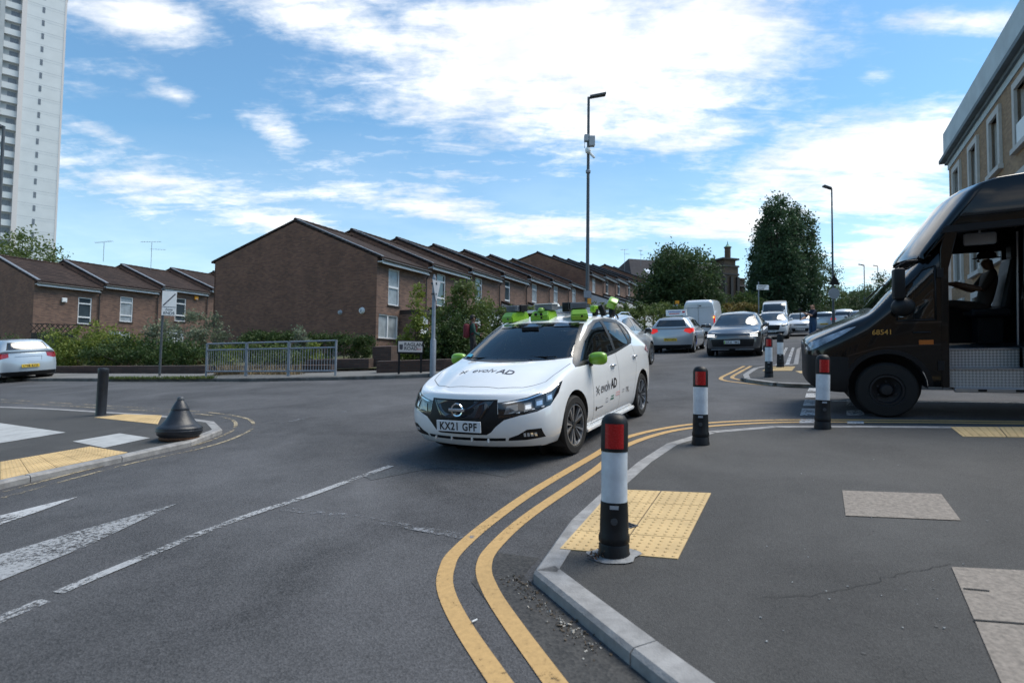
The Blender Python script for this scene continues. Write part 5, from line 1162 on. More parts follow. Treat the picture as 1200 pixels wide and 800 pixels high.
def carve(bm, poly, ax, keep):
    if isinstance(ax[0], Vector): return carve_dir(bm, poly, ax, keep)
    a, b = ax; lo = (min(p[0] for p in poly), min(p[1] for p in poly)); hi = (max(p[0] for p in poly), max(p[1] for p in poly)); fs = []
    for f in bm.faces:
        va = [v.co[a] for v in f.verts]; vb = [v.co[b] for v in f.verts]
        if max(va) < lo[0] or min(va) > hi[0] or max(vb) < lo[1] or min(vb) > hi[1]: continue
        if keep(f.calc_center_median(), f.normal): fs.append(f)
    for i in range(len(poly)):
        p, q = poly[i], poly[(i + 1) % len(poly)]; co = Vector((0, 0, 0)); co[a], co[b] = p; d = (q[0] - p[0], q[1] - p[1])
        if abs(d[0]) + abs(d[1]) < 1e-7: continue
        no = Vector((0, 0, 0)); no[a], no[b] = -d[1], d[0]; no.normalize()
        # only cut faces near this edge
        lo2 = (min(p[0], q[0]) - .002, min(p[1], q[1]) - .002); hi2 = (max(p[0], q[0]) + .002, max(p[1], q[1]) + .002)
        near_, rest = [], []
        for f in fs:
            va = [v.co[a] for v in f.verts]; vb = [v.co[b] for v in f.verts]
            (rest if (max(va) < lo2[0] or min(va) > hi2[0] or max(vb) < lo2[1] or min(vb) > hi2[1]) else near_).append(f)
        if not near_: continue
        es = list({e for f in near_ for e in f.edges}); vs = list({v for f in near_ for v in f.verts})
        r = bmesh.ops.bisect_plane(bm, geom=near_ + es + vs, dist=1e-5, plane_co=co, plane_no=no)
        fs = rest + [g for g in r['geom'] if isinstance(g, bmesh.types.BMFace)]
    fs = [f for f in {f for f in fs if f.is_valid}]
    res = []
    for f in fs:
        c = f.calc_center_median()
        if pip(poly, c[a], c[b]): res.append(f)
    return res
def carve_dir(bm, poly, ax, keep):
    """cut along an oblique direction: turn the mesh, cut, turn it back"""
    A, B = ax; C3 = A.cross(B); m3 = Matrix((A, B, C3)); inv = m3.inverted()
    for v in bm.verts: v.co = m3 @ v.co
    bm.normal_update()
    res = carve(bm, poly, (0, 1), lambda c, n: keep(inv @ c, inv @ n))
    for v in bm.verts: v.co = inv @ v.co
    bm.normal_update(); return [f for f in res if f.is_valid]
def extract(bm, fs, name, mt, parent, L, shift=0.0, smooth=True, keep_src=False):
    if not fs: return None
    nb = bmesh.new(); mp = {}
    for f in fs:
        vs = []
        for v in f.verts:
            if v not in mp: mp[v] = nb.verts.new(v.co + v.normal * shift)
            vs.append(mp[v])
        try: nf_ = nb.faces.new(vs); nf_.material_index = f.material_index if isinstance(mt, (list, tuple)) else 0
        except ValueError: pass
    if not keep_src: bmesh.ops.delete(bm, geom=fs, context='FACES')
    return finish(nb, name, mt, parent, L, smooth)
def finish(bm, name, mt, parent, L, smooth=True, angle=None):
    for v in bm.verts: v.co.x = L / 2 - v.co.x
    bmesh.ops.reverse_faces(bm, faces=bm.faces)
    return mesh_obj(name, bm, mt, parent, smooth, angle, recalc=False)
def mir(poly): return [(-p[0], p[1]) for p in poly]
wheel_cache = {}
def wheel(parent, loc, rad, side, style, wd=.21, name='wheel', steer=0.0):
    """side=+1: outer face towards +y"""
    key = (round(rad, 3), style, round(wd, 3))
    if key not in wheel_cache:
        h = wd / 2; rr_ = rad * (.70 if style != 'truck' else .56); bm = bmesh.new()
        lathe(bm, [(rr_, -h), (rad * .93, -h * .98), (rad * .985, -h * .78), (rad, -h * .55), (rad, h * .55), (rad * .985, h * .78), (rad * .93, h * .98), (rr_ + .012, h), (rr_, h * .86), (rr_, -h)], 48, 'Y')
        for q in (-.35, 0, .35): lathe(bm, [(rad + .0008, h * q - .006), (rad - .007, h * q), (rad + .0008, h * q + .006)], 48, 'Y')
        t = bpy.data.meshes.new('tyre'); bmesh.ops.recalc_face_normals(bm, faces=bm.faces); bm.to_mesh(t); bm.free(); t.materials.append(M['tyre']); t.polygons.foreach_set('use_smooth', [True] * len(t.polygons)); t.set_sharp_from_angle(angle=R(40))
        bm = bmesh.new(); r1 = rr_ + .003
        if style == 'truck': lathe(bm, [(r1, h * .7), (r1 * .97, h * .9), (r1 * .86, h * .92), (r1 * .80, h * .3), (r1 * .45, h * .05), (r1 * .42, h * .5), (r1 * .30, h * .9), (0, h * .95)], 36, 'Y')
        else:
            lathe(bm, [(r1, h * .80), (r1 * .985, h * .93), (r1 * .93, h * .93), (r1 * .91, h * .55)], 48, 'Y', mi=1); lathe(bm, [(r1 * .91, h * .55), (r1 * .88, -h * .2), (r1 * .3, -h * .25), (0, -h * .25)], 40, 'Y')
        ns = 5 if style in ('hero', 'five') else 10
        if style == 'truck':
            for k in range(6):
                a = k * math.pi / 3; lathe(bm, [(r1 * .06, h * .5), (r1 * .06, h * .75), (0, h * .78)], 8, 'Y', c=(math.cos(a) * r1 * .55, 0, math.sin(a) * r1 * .55))
        else:
            for k in range(ns):
                a = 2 * math.pi * k / ns + math.pi / 2; ca, sa = math.cos(a), math.sin(a)
                def pt(r, w, y): return Vector((ca * r - sa * w, y, sa * r + ca * w))
                if style == 'hero':
                    for sgn in (-1, 1):
                        prism(bm, [pt(r1 * .16, sgn * .004, h * .74), pt(r1 * .92, sgn * .062, h * .90), pt(r1 * .92, sgn * .030, h * .90), pt(r1 * .20, sgn * .0, h * .74)], (0, -.05, 0), 1)
                        prism(bm, [pt(r1 * .16, sgn * .03, h * .70), pt(r1 * .90, sgn * .105, h * .80), pt(r1 * .91, sgn * .064, h * .86), pt(r1 * .16, sgn * .006, h * .72)], (0, -.05, 0), 0)
                else:
                    w0, w1 = (.045, .06) if style == 'five' else (.018, .022)
                    prism(bm, [pt(r1 * .12, -w0, h * .72), pt(r1 * .93, -w1, h * .88), pt(r1 * .93, w1, h * .88), pt(r1 * .12, w0, h * .72)], (0, -.045, 0), 1)
            lathe(bm, [(r1 * .20, h * .5), (r1 * .19, h * .76), (r1 * .12, h * .80), (0, h * .80)], 20, 'Y', mi=0)
        rm_ = bpy.data.meshes.new('rim'); bmesh.ops.recalc_face_normals(bm, faces=bm.faces); bm.to_mesh(rm_); bm.free()
        for q in ((M['rim_dark'], M['rim_bright']) if style != 'truck' else (mat('dull steel wheel', (.012, .012, .014), .6, metal=.0, var=.3), M['rim_dark'])): rm_.materials.append(q)
        rm_.polygons.foreach_set('use_smooth', [True] * len(rm_.polygons)); rm_.set_sharp_from_angle(angle=R(30)); wheel_cache[key] = (t, rm_)
    t, rm_ = wheel_cache[key]; o = link(bpy.data.objects.new(name, None), parent); o.empty_display_size = .1
    o.location = loc; o.rotation_euler = (0, random.uniform(0, 1), (0 if side > 0 else math.pi) + steer)
    link(bpy.data.objects.new('tyre', t), o); link(bpy.data.objects.new('rim', rm_), o); return o
def text_mesh(body, size, bold=0.0, shear=0.0, spacing=1.0):
    cu = bpy.data.curves.new('t', 'FONT'); cu.body = body; cu.size = size; cu.align_x = 'CENTER'; cu.align_y = 'CENTER'; cu.offset = bold; cu.shear = shear; cu.space_character = spacing; cu.resolution_u = 3
    t = bpy.data.objects.new('t', cu); scene.collection.objects.link(t); bpy.context.view_layer.update()
    me = bpy.data.meshes.new_from_object(t.evaluated_get(bpy.context.evaluated_depsgraph_get())); bpy.data.objects.remove(t)
    b = bmesh.new(); b.from_mesh(me); bpy.data.meshes.remove(me); return b
def decal(name, b2, tree_, fn, mt, parent, L, off=.0025):
    """b2: flat bmesh in x,y ; fn(x,y)->(origin,direction) in car coordinates (l,y,z)"""
    for _ in range(5): bmesh.ops.subdivide_edges(b2, edges=[e for e in b2.edges if e.calc_length() > .035], cuts=1)
    bad = []
    for v in b2.verts:
        o, d = fn(v.co.x, v.co.y); h = tree_.ray_cast(o, d)
        if h[0] is None: bad.append(v); continue
        n = h[1] if h[1].dot(d) < 0 else -h[1]; v.co = h[0] + n * off
    if bad: bmesh.ops.delete(b2, geom=bad, context='VERTS')
    for v in b2.verts: v.co.x = L / 2 - v.co.x
    b2.normal_update(); return mesh_obj(name, b2, mt, parent, recalc=False)
def seg_poly(p, q, w):
    d = Vector((q[0] - p[0], q[1] - p[1])); d.normalize(); n = Vector((-d.y, d.x)) * w / 2; p = Vector(p); q = Vector(q); return [tuple(p + n), tuple(q + n), tuple(q - n), tuple(p - n)]
def seam(bm, path, ax, keep, mi, w=.009):
    for p, q in zip(path, path[1:]):
        for f in carve(bm, seg_poly(p, q, w), ax, keep):
            if f.material_index == 0: f.material_index = mi
def veh_root(name, front, heading, L, label, cat, group=None, dz=0.0):
    """front: ground point (x,y) under the nose centre"""
    h = Vector((heading[0], heading[1])).normalized(); fw = Vector((h.x, h.y, GA * h.x + GB * h.y)).normalized(); left = GN.cross(fw).normalized(); c = Vector((front[0], front[1], gz(front[0], front[1]) + dz)) - fw * (L / 2)
    m_ = Matrix((fw, left, GN)).transposed().to_4x4(); m_.translation = c; r_ = empty(name, mat=m_); put(r_, label, cat, group); return r_
def plate(parent, loc, mt, body, w=.52, h=.111, rot=0.0, front=True, green=False):
    """front plate faces +x, rear plate faces -x"""
    root = link(bpy.data.objects.new('number_plate', None), parent); root.location = loc; root.rotation_euler = (0, rot, math.pi / 2 if front else -math.pi / 2); root.empty_display_size = .1
    bm = bmesh.new(); box(bm, (0, 0, 0), (w, .014, h), None, .004); mesh_obj('plate', bm, mt, root)
    if green: bm = bmesh.new(); box(bm, (-w / 2 + .028, -.0082, 0), (.04, .002, h - .016)); mesh_obj('green_flash', bm, M['green'], root)
    b = text_mesh(body, h * .90, .0028, spacing=1.12)
    xs = [v.co.x for v in b.verts]; sc = w * .84 / (max(xs) - min(xs)); cx = (max(xs) + min(xs)) / 2; ys = [v.co.y for v in b.verts]; cy = (max(ys) + min(ys)) / 2
    for v in b.verts: v.co = Vector(((v.co.x - cx) * sc + (.02 if green else 0), -.0088, (v.co.y - cy) * 1.08))
    mesh_obj('lettering', b, M['ink'], root, recalc=False); return root
def mirror(parent, L, l, y, z, s, mt, size=(.15, .22, .15)):
    r_ = link(bpy.data.objects.new('door_mirror', None), parent); r_.location = (L / 2 - l, y * s, z); r_.empty_display_size = .1
    bm = bmesh.new(); bmesh.ops.create_uvsphere(bm, u_segments=20, v_segments=12, radius=.5)
    for v in bm.verts:
        x, yy, zz2 = v.co; e = .72; f = lambda t: math.copysign(abs(t * 2) ** e / 2, t); v.co = Vector((f(x) * size[0] * (1 if x > 0 else .55), f(yy) * size[1], f(zz2) * size[2] * (1 - .12 * (yy * s * -1))))
    mesh_obj('mirror_cap', bm, mt, r_, True)
    bm = bmesh.new(); box(bm, (-size[0] * .30, 0, 0), (.012, size[1] * .80, size[2] * .72), None, .003); mesh_obj('mirror_glass', bm, M['glass_bg'], r_)
    bm = bmesh.new(); tube(bm, [(.0, -s * size[1] * .35, -size[2] * .35), (-.0, -s * (size[1] * .5 + .07), -size[2] * .55)], [.035, .045], 10); mesh_obj('mirror_arm', bm, M['trim'], r_); return r_
def side_keep(s): return lambda c, n: c.y * s > .3 and n.y * s > .25
def build_car(name, P, front, heading, label, cat='car', group=None, paint_m=None, level=2, windows=None, style='five', front_polys=(), rear_polys=(), seams=(), glass=None, plate_f=None, plate_r=None, mirror_m=None, wheel_r=.32, hero=False, roof_rails=False, arch=None, plate_color_r=None, steer=0.0):
    L, W, H = P['L'], P['W'], P['H']; root = veh_root(name, front, heading, L, label, cat, group); glass = glass or M['glass_bg']
    bm = car_shell(P, level); tree_ = BVHTree.FromBMesh(bm); mats = [paint_m, M['seam'], M['trim'], M['interior']]
    for f in bm.faces:
        f.normal_update()
        if f.normal.z < -.75 and f.calc_center_median().z < P.get('zs', .18) + .03: f.material_index = 3
    # wheel arches
    ar = arch or wheel_r + .055
    for ax_l in (P['fa'], P['ra']):
        circ = [(ax_l + ar * math.cos(2 * math.pi * k / 28), wheel_r + .01 + ar * math.sin(2 * math.pi * k / 28)) for k in range(28)]
        circ = [(p[0], p[1]) for p in circ]
        for s in (1, -1):
            fs = carve(bm, circ, (0, 2), lambda c, n, s=s: c.y * s > W - .42); bmesh.ops.delete(bm, geom=fs, context='FACES')
    # windscreen, side and rear glass
    parts = []
    if P.get('oblique'):
        th, polyo = P['oblique']
        for s in (1, -1):
            A = Vector((math.sin(th), s * math.cos(th), 0)); B = Vector((0, 0, 1))
            parts.append(('headlight', carve_dir(bm, polyo, (A, B), lambda c, n, s=s, A=A: c.y * s > .2 and c.x < .95 and n.dot(Vector((-math.cos(th), s * math.sin(th), 0))) > .15), M['black_gl'], -.002))
    hz1, hx = P['hz1'], P['hx']
    ws = P.get('ws') or [(-.80 * W, hz1 + .055), (-.55 * W, hz1 + .03), (0, hz1 + .025), (.55 * W, hz1 + .03), (.80 * W, hz1 + .055), (P['yr'] * .93, P.get('hdz', H - .05) - .065), (0, P.get('hdz', H - .05) - .045), (-P['yr'] * .93, P.get('hdz', H - .05) - .065)]
    kws = lambda c, n: n.x < -.12 and n.z > .05 and P['xc'] - .1 < c.x < hx + .5 and c.z > hz1 - .0
    def shrink(poly, d):
        cx = sum(p[0] for p in poly) / len(poly); cy = sum(p[1] for p in poly) / len(poly); o = []
        for p in poly: v = Vector((cx - p[0], cy - p[1])); v = v.normalized() * d; o.append((p[0] + v.x, p[1] + v.y))
        return o
    for f in carve(bm, ws, (1, 2), kws): f.material_index = 2
    parts.append(('windscreen', carve(bm, shrink(ws, .035), (1, 2), kws)))
    rg = P.get('rg') or [(-.70 * W, P['zg'] + .05), (.70 * W, P['zg'] + .05), (P['yr'] * .86, P['zrr'] - .10), (-P['yr'] * .86, P['zrr'] - .10)]
    if not P.get('no_rg'):
        krg = lambda c, n: n.x > .15 and c.x > P['rr'] - .15
        for f in carve(bm, rg, (1, 2), krg): f.material_index = 2
        parts.append(('rear_window', carve(bm, shrink(rg, .03), (1, 2), krg)))
    for dl in P.get('dlo', []):
        for s in (1, -1):
            for f in carve(bm, dl, (0, 2), side_keep(s)): f.material_index = 2
    for wpoly in windows:
        for s in (1, -1):
            for f in carve(bm, wpoly, (0, 2), side_keep(s)): f.material_index = 2
            parts.append(('side_window', carve(bm, shrink(wpoly, .026), (0, 2), side_keep(s))))
    fk = lambda c, n: n.x < -.02 and c.x < P['fa'] + .25 and n.z < .93
    rk = lambda c, n: n.x > .02 and c.x > P['ra'] + .05
    for polys, kp in ((front_polys, fk), (rear_polys, rk)):
        for (nm, poly, mt, both, sh) in polys:
            for q in ([poly, mir(poly)] if both else [poly]):
                kp2 = kp if not both else (lambda c, n, kp=kp, sg=(1 if sum(p[0] for p in q) > 0 else -1): kp(c, n) and c.y * sg > 0)
                fs = carve(bm, q, (1, 2), kp2)
                if mt is None:
                    for f in fs: f.material_index = 2
                else: parts.append((nm, fs, mt, sh))
    for (path, axn) in seams:
        if axn == 'side':
            for s in (1, -1): seam(bm, path, (0, 2), side_keep(s), 1)
        elif axn == 'top':
            for s in (1, -1): seam(bm, [(p[0], p[1] * s) for p in path], (0, 1), lambda c, n: n.z > .4, 1)
    allf = {}
    # carve of later parts may have replaced faces: keep only valid ones
    for pt_ in parts:
        nm, fs = pt_[0], [f for f in pt_[1] if f.is_valid]
        if len(pt_) == 4: extract(bm, fs, nm, pt_[2], root, L, pt_[3])
        else: extract(bm, fs, nm, glass, root, L, -.004)
    finish(bm, 'body', mats, root, L)
    # wheel wells, wheels
    for ax_l in (P['fa'], P['ra']):
        for s in (1, -1):
            b = bmesh.new(); n = 24
            r0 = [b.verts.new((L / 2 - ax_l + ar * math.cos(2 * math.pi * k / n), s * (W - .012), wheel_r + .01 + ar * math.sin(2 * math.pi * k / n))) for k in range(n)]; r1 = [b.verts.new((v.co.x, s * (W - .34), v.co.z)) for v in r0]
            for k in range(n):
                if r0[k].co.z > .16 or r0[(k + 1) % n].co.z > .16: b.faces.new((r0[k], r0[(k + 1) % n], r1[(k + 1) % n], r1[k]))
            b.faces.new(r1); 
            for v in b.verts:
                # follow the curved flank
                if abs(v.co.y) > W - .1:
                    h_ = tree_.ray_cast(Vector((L / 2 - v.co.x, s * 3, v.co.z)), Vector((0, -s, 0)))
                    if h_[0]: v.co.y = h_[0].y - s * .004
            mesh_obj('wheel_well', b, M['interior'], root)
            wheel(root, (L / 2 - ax_l, s * (W - .125), wheel_r), wheel_r, s, style, steer=steer if ax_l == P['fa'] else 0)
    if mirror_m is not False:
        for s in (1, -1): mirror(root, L, P.get('ml', P['xc'] + .58), W + .055, P['b0'] + .08, s, mirror_m or paint_m)
    if plate_f: plate(root, (L / 2 - P['front'][3 if P.get('pz', .42) > .4 else 2] + .012 if 'front' in P else L / 2 - .01, 0, P.get('pz', .42)), M['plate_w'], plate_f, green=P.get('gp', False))
    if plate_r: plate(root, (-L / 2 + P.get('prx', -.012), 0, P.get('pzr', .55)), M['plate_y'], plate_r, front=False)
    if roof_rails:
        for s in (1, -1):
            b = bmesh.new(); y = P['yr'] * .97 * s; tube(b, [(L / 2 - P['hx'] - .35, y, H - .06), (L / 2 - P['hx'] - .5, y, H + .01), (L / 2 - lerp(P['hx'], P['rr'], .6), y, H + .015), (L / 2 - P['rr'] + .15, y, P['zrr'] + .0), (L / 2 - P['rr'] + .02, y, P['zrr'] - .04)], .016, 8); mesh_obj('roof_rail', b, M['chrome'], root, True)
    return root, tree_
def hbox(parent, name, mt, L, c, s, bevel=.01, rot=None):
    b = bmesh.new(); box(b, (0, 0, 0), s, rot, bevel); o = mesh_obj(name, b, mt, parent, True, 40); o.location = (L / 2 - c[0], c[1], c[2]); return o

# ---------------- the hero: white electric hatchback with sensors
PL = dict(L=4.49, W=.895, H=1.56, zs=.20, xc=.96, hx=1.98, rr=3.90, gb=4.24, hz0=.715, hz1=.985, b0=.925, b1=1.06, yr=.655, zrr=1.40, zg=1.06, nc=.31, tc=.24, fa=.98, ra=3.68, hdz=1.475, wrap=.24, crown=.045, oblique=(R(24), [(.40, .665), (.50, .675), (.69, .705), (.87, .758), (1.06, .830), (1.01, .72), (.92, .61), (.69, .55), (.48, .52), (.40, .515)]),
          front=[.12, .03, .0, .0, .015, .05, .08], nt=.13, nw=.955, fb=.025, pz=.415, bt=1.05, dlo=[[(1.13, .935), (1.16, .975), (1.62, 1.20), (2.05, 1.39), (2.3, 1.452), (2.6, 1.468), (2.98, 1.458), (3.22, 1.435), (3.38, 1.39), (3.47, 1.27), (3.45, 1.165), (3.34, 1.10), (2.55, 1.01), (1.5, .94)]], ws=[(-.765, 1.035), (-.5, 1.015), (0, 1.005), (.5, 1.015), (.765, 1.035), (.60, 1.415), (.3, 1.436), (0, 1.44), (-.3, 1.436), (-.60, 1.415)])
hq = Vector((math.cos(R(-117.4)), math.sin(R(-117.4)))); hc = Vector((.535, 8.09)); hf = hc + hq * 2.245
pearl = mat('pearl white paint', (.80, .82, .83), .22, var=.015, coat=1)
heroP = [
    ('grille', [(-.385, .695), (.385, .695), (.40, .55), (.60, .56), (.83, .615), (.74, .565), (.60, .535), (.46, .495), (.38, .43), (.33, .375), (.28, .345), (-.28, .345), (-.33, .375), (-.38, .43), (-.46, .495), (-.60, .535), (-.74, .565), (-.83, .615), (-.60, .56), (-.40, .55)], M['black_pl'], False, -.003),
    ('lower_intake', [(-.46, .312), (.46, .312), (.45, .280), (-.45, .280)], M['black_pl'], False, -.004),
    ('fog_recess', [(.475, .282), (.49, .312), (.58, .345), (.66, .395), (.775, .40), (.79, .305), (.63, .285)], M['black_pl'], True, -.004)]
wins = [[(1.30, .975), (1.70, 1.20), (2.08, 1.372), (2.30, 1.432), (2.47, 1.445), (2.50, 1.035)], [(2.55, 1.038), (2.52, 1.447), (2.92, 1.437), (3.14, 1.41), (3.24, 1.14), (3.20, 1.09)], [(3.27, 1.125), (3.18, 1.41), (3.34, 1.375), (3.43, 1.26), (3.41, 1.17)]]
dlx = [[(1.56, .22), (1.52, .50), (1.50, .80), (1.50, .93)], [(2.53, .26), (2.52, 1.0)], [(3.20, .38), (3.30, .62), (3.36, .80), (3.32, 1.09)], [(1.56, .235), (3.2, .235)]]
hero, htree = build_car('sensor_car', PL, (hf.x, hf.y), hq, 'white electric hatchback with lime green sensor pods on its roof, turning in the junction', 'car', None, pearl, level=3, windows=wins, style='hero', front_polys=heroP,
                        seams=[(p, 'side') for p in dlx] + [([(.60, .70), (.85, .745), (1.14, .765)], 'top'), ([(.27, .0), (.30, .30), (.42, .52), (.60, .70)], 'top')], glass=M['glass_hero'], plate_f=None, mirror_m=M['green'], wheel_r=.322, hero=True, arch=.372, steer=R(-3))
L0 = PL['L']
sd_ = lambda s: (lambda x, y: None)
plate(hero, (L0 / 2 + .022, 0, .432), M['plate_w'], 'KX21 GPF', rot=0.0)
# badge, inner grille panel, camera
rf_ = lambda y, z: (Vector((-2, y, z)), Vector((1, 0, 0)))
def flat_poly(ps):
    b = bmesh.new(); b.faces.new([b.verts.new((p[0], p[1], 0)) for p in ps]); bmesh.ops.triangulate(b, faces=b.faces); return b
blue_blk = mat('deep blue black grille panel', (.006, .010, .022), .10, var=.3, scale=60, coat=1)
decal('grille_panel', flat_poly([(-.33, .678), (.33, .678), (.215, .515), (-.215, .515)]), htree, rf_, blue_blk, hero, L0, .004)
for s in (1, -1):
    decal('grille_frame', flat_poly([(s * .335, .68), (s * .352, .68), (s * .235, .508), (s * .217, .515)]), htree, rf_, M['black_gl'], hero, L0, .008)
b = bmesh.new(); lathe(b, [(.056, -.008), (.068, -.012), (.072, -.002), (.056, .0)], 32, 'Y')
bd = mesh_obj('badge_ring', b, M['chrome'], hero, True, 40); bd.location = (L0 / 2 + .034, 0, .600); bd.rotation_euler = (0, 0, R(90)); bd.scale = (1, 1, .95)
b = bmesh.new(); box(b, (0, -.012, 0), (.185, .012, .030), None, .003); bb_ = mesh_obj('badge_bar', b, M['chrome'], bd)
LENS = mat('lamp lens', (.75, .8, .85), .08, metal=.7)
# headlamp internals on the surface of each lamp
for s in (1, -1):
    _A = Vector((math.sin(R(24)), s * math.cos(R(24)), 0)); _D = Vector((math.cos(R(24)), -s * math.sin(R(24)), 0))
    fn = lambda x, y, A=_A, D=_D: (A * x + Vector((0, 0, y)) - D * 3, D)
    decal('running_light', flat_poly([(.44, .655), (.50, .665), (.69, .693), (.87, .745), (1.04, .815), (1.03, .802), (.87, .731), (.69, .680), (.50, .652)]), htree, fn, M['chrome'], hero, L0, .004)
    for (y0, y1, z0, z1) in ((.66, .74, .575, .66), (.77, .85, .605, .69), (.88, .945, .65, .735)):
        decal('lamp_cell', flat_poly([(y0, z0), (y1, z0 + .010), (y1, z1), (y0, z1 - .010)]), htree, fn, M['lamp_glass'], hero, L0, .004)
        decal('lamp_lens', flat_poly([(y0 + .012, z0 + .015), (y1 - .010, z0 + .022), (y1 - .010, z1 - .02), (y0 + .012, z1 - .03)]), htree, fn, LENS, hero, L0, .006)
    decal('amber_reflector', flat_poly([(.46, .55), (.49, .63), (.60, .645), (.60, .565)]), htree, fn, M['lamp_glass'], hero, L0, .004)
    for k in range(4): decal('fog_led', flat_poly([(s * (.625 + k * .03), .325), (s * (.645 + k * .03), .325), (s * (.647 + k * .03), .362), (s * (.627 + k * .03), .362)]), htree, rf_, LENS, hero, L0, .004)
    for k in range(2): hbox(hero, 'intake_divider', pearl, L0, (.034, s * (.12 + k * .19), .295), (.03, .008, .04), .002)
    # door handles
    for (l, z) in ((2.30, .86), (3.30, .915)):
        h_ = htree.ray_cast(Vector((l, s * 3, z)), Vector((0, -s, 0)))[0]
        b = bmesh.new(); tube(b, [(-.085, 0, 0), (-.05, s * .022, .004), (.06, s * .024, .006), (.085, 0, .008)], [.010, .014, .014, .010], 8); hd = mesh_obj('door_handle', b, M['chrome'], hero, True); hd.location = (L0 / 2 - l, h_.y, z)
    # sill blade
    b = bmesh.new(); prism(b, [(L0 / 2 - 1.38, s * .80, .165), (L0 / 2 - 3.28, s * .80, .165), (L0 / 2 - 3.30, s * .80, .215), (L0 / 2 - 1.36, s * .80, .215)], (0, s * .062, 0)); bmesh.ops.recalc_face_normals(b, faces=b.faces); bmesh.ops.bevel(b, geom=list(b.edges), offset=.012, segments=2, affect='EDGES'); mesh_obj('sill', b, pearl, hero, True, 40)
    decal('tail_light', flat_poly([(3.92, .985), (4.08, 1.035), (4.28, 1.02), (4.33, .90), (4.16, .925), (4.0, .95)]), htree, lambda x, y, s=s: (Vector((x, s * 3, y)), Vector((0, -s, 0))), M['tail'], hero, L0, .006)
# side lettering on the left flank, hood lettering
fl = lambda x, y: (Vector((x, 3, y)), Vector((0, -1, 0)))
def sidetext(body, l, z, size, mt, bold=0.0, shear=0.0, sp=1.0, name='lettering'):
    b = text_mesh(body, size, bold, shear, sp)
    for v in b.verts: v.co = Vector((l + v.co.x, z + v.co.y, 0))
    return decal(name, b, htree, fl, mt, hero, L0, .003)
sidetext('evolv', 1.94, .625, .18, M['ink_grey'], 0, .12, .95); sidetext('AD', 2.275, .633, .172, M['ink'], .004, .08)
def xmark(cx, cy, s, fn, nm='cross_mark'):
    b = bmesh.new()
    for (a, r0, r1) in ((45, .12, 1), (135, .12, 1), (225, .12, 1), (315, .12, 1), (0, .35, .8), (180, .35, .8)):
        d = Vector((math.cos(R(a)), math.sin(R(a)))); n = Vector((-d.y, d.x)) * s * .09; p = Vector((cx, cy)); b.faces.new([b.verts.new((*q, 0)) for q in (p + d * s * r0 - n, p + d * s * r1 - n, p + d * s * r1 + n, p + d * s * r0 + n)])
    return decal(nm, b, htree, fn, M['ink'], hero, L0, .003)
xmark(1.66, .615, .075, fl)
def bars(l, z, ws_, mt):
    b = bmesh.new()
    for (x0, x1, z0, z1) in ws_: b.faces.new([b.verts.new((l + q[0], z + q[1], 0)) for q in ((x0, z0), (x1, z0), (x1, z1), (x0, z1))])
    decal('sponsor_mark', b, htree, fl, mt, hero, L0, .003)
bars(1.72, .40, [(-.10, .14, 0, .010), (-.12, -.08, -.02, .03)], M['ink']); bars(2.00, .43, [(-.05, .05, .0, .006), (-.03, .03, .05, .056), (-.035, -.03, .0, .05), (.03, .035, 0, .05)], M['ink_grey'])
bars(2.20, .44, [(-.06, .08, .0, .02), (-.03, .08, .035, .05)], M['ink_green']); bars(2.45, .465, [(-.09, .09, .0, .018), (-.09, .09, .035, .05)], M['ink_pink']); bars(2.68, .48, [(-.05, .04, 0, .008), (-.03, .05, .03, .038)], M['ink_grey'])
sidetext('TRL', 2.88, .49, .10, M['ink_grey'])
fh = lambda x, y: (Vector((y, x, 3)), Vector((0, 0, -1)))
def hoodtext(body, cx, l, size, mt, bold=0.0, shear=0.0, sp=1.0):
    b = text_mesh(body, size, bold, shear, sp)
    for v in b.verts: v.co = Vector((cx + v.co.x, l + v.co.y, 0))
    return decal('hood_lettering', b, htree, fh, mt, hero, L0, .003)
hoodtext('evolv', -.03, .585, .135, M['ink_grey'], 0, .15, 1.0); hoodtext('AD', .235, .585, .135, M['ink_grey'], .003, .15); xmark(-.29, .585, .055, fh)
# wipers, cowl
b = bmesh.new(); tube(b, [(L0 / 2 - 1.02, .35, 1.022), (L0 / 2 - 1.09, -.15, 1.05), (L0 / 2 - 1.08, -.55, 1.045)], .008, 6); tube(b, [(L0 / 2 - 1.03, -.10, 1.025), (L0 / 2 - 1.10, .25, 1.055), (L0 / 2 - 1.14, .6, 1.05)], .008, 6); mesh_obj('wiper', b, M['black_pl'], hero)
# interior: tub, dash, seats, wheel
b = bmesh.new(); box2(b, (L0 / 2 - 4.0, -.74, .28), (L0 / 2 - 1.2, .74, .32)); box2(b, (L0 / 2 - 1.58, -.70, .62), (L0 / 2 - 1.22, .70, .96), bevel=.05); mesh_obj('cabin_floor_and_dash', b, M['interior'], hero)
for (l, s) in ((2.35, .37), (2.35, -.37)):
    b = bmesh.new(); box(b, (0, 0, .52), (.5, .46, .16), None, .05); box(b, (-.27, 0, .84), (.14, .46, .62), Matrix.Rotation(R(-12), 3, 'Y'), .05); box(b, (-.34, 0, 1.20), (.09, .25, .16), None, .035); o = mesh_obj('seat', b, M['interior'], hero); o.location = (L0 / 2 - l, s, 0)
b = bmesh.new(); box(b, (L0 / 2 - 3.3, 0, .75), (.5, 1.3, .62), None, .06); mesh_obj('rear_seat', b, M['interior'], hero)
b = bmesh.new()
for k in range(24):
    a, c = 2 * math.pi * k / 24, 2 * math.pi * (k + 1) / 24; tube(b, [(0, .18 * math.cos(a), .18 * math.sin(a)), (0, .18 * math.cos(c), .18 * math.sin(c))], .014, 6)
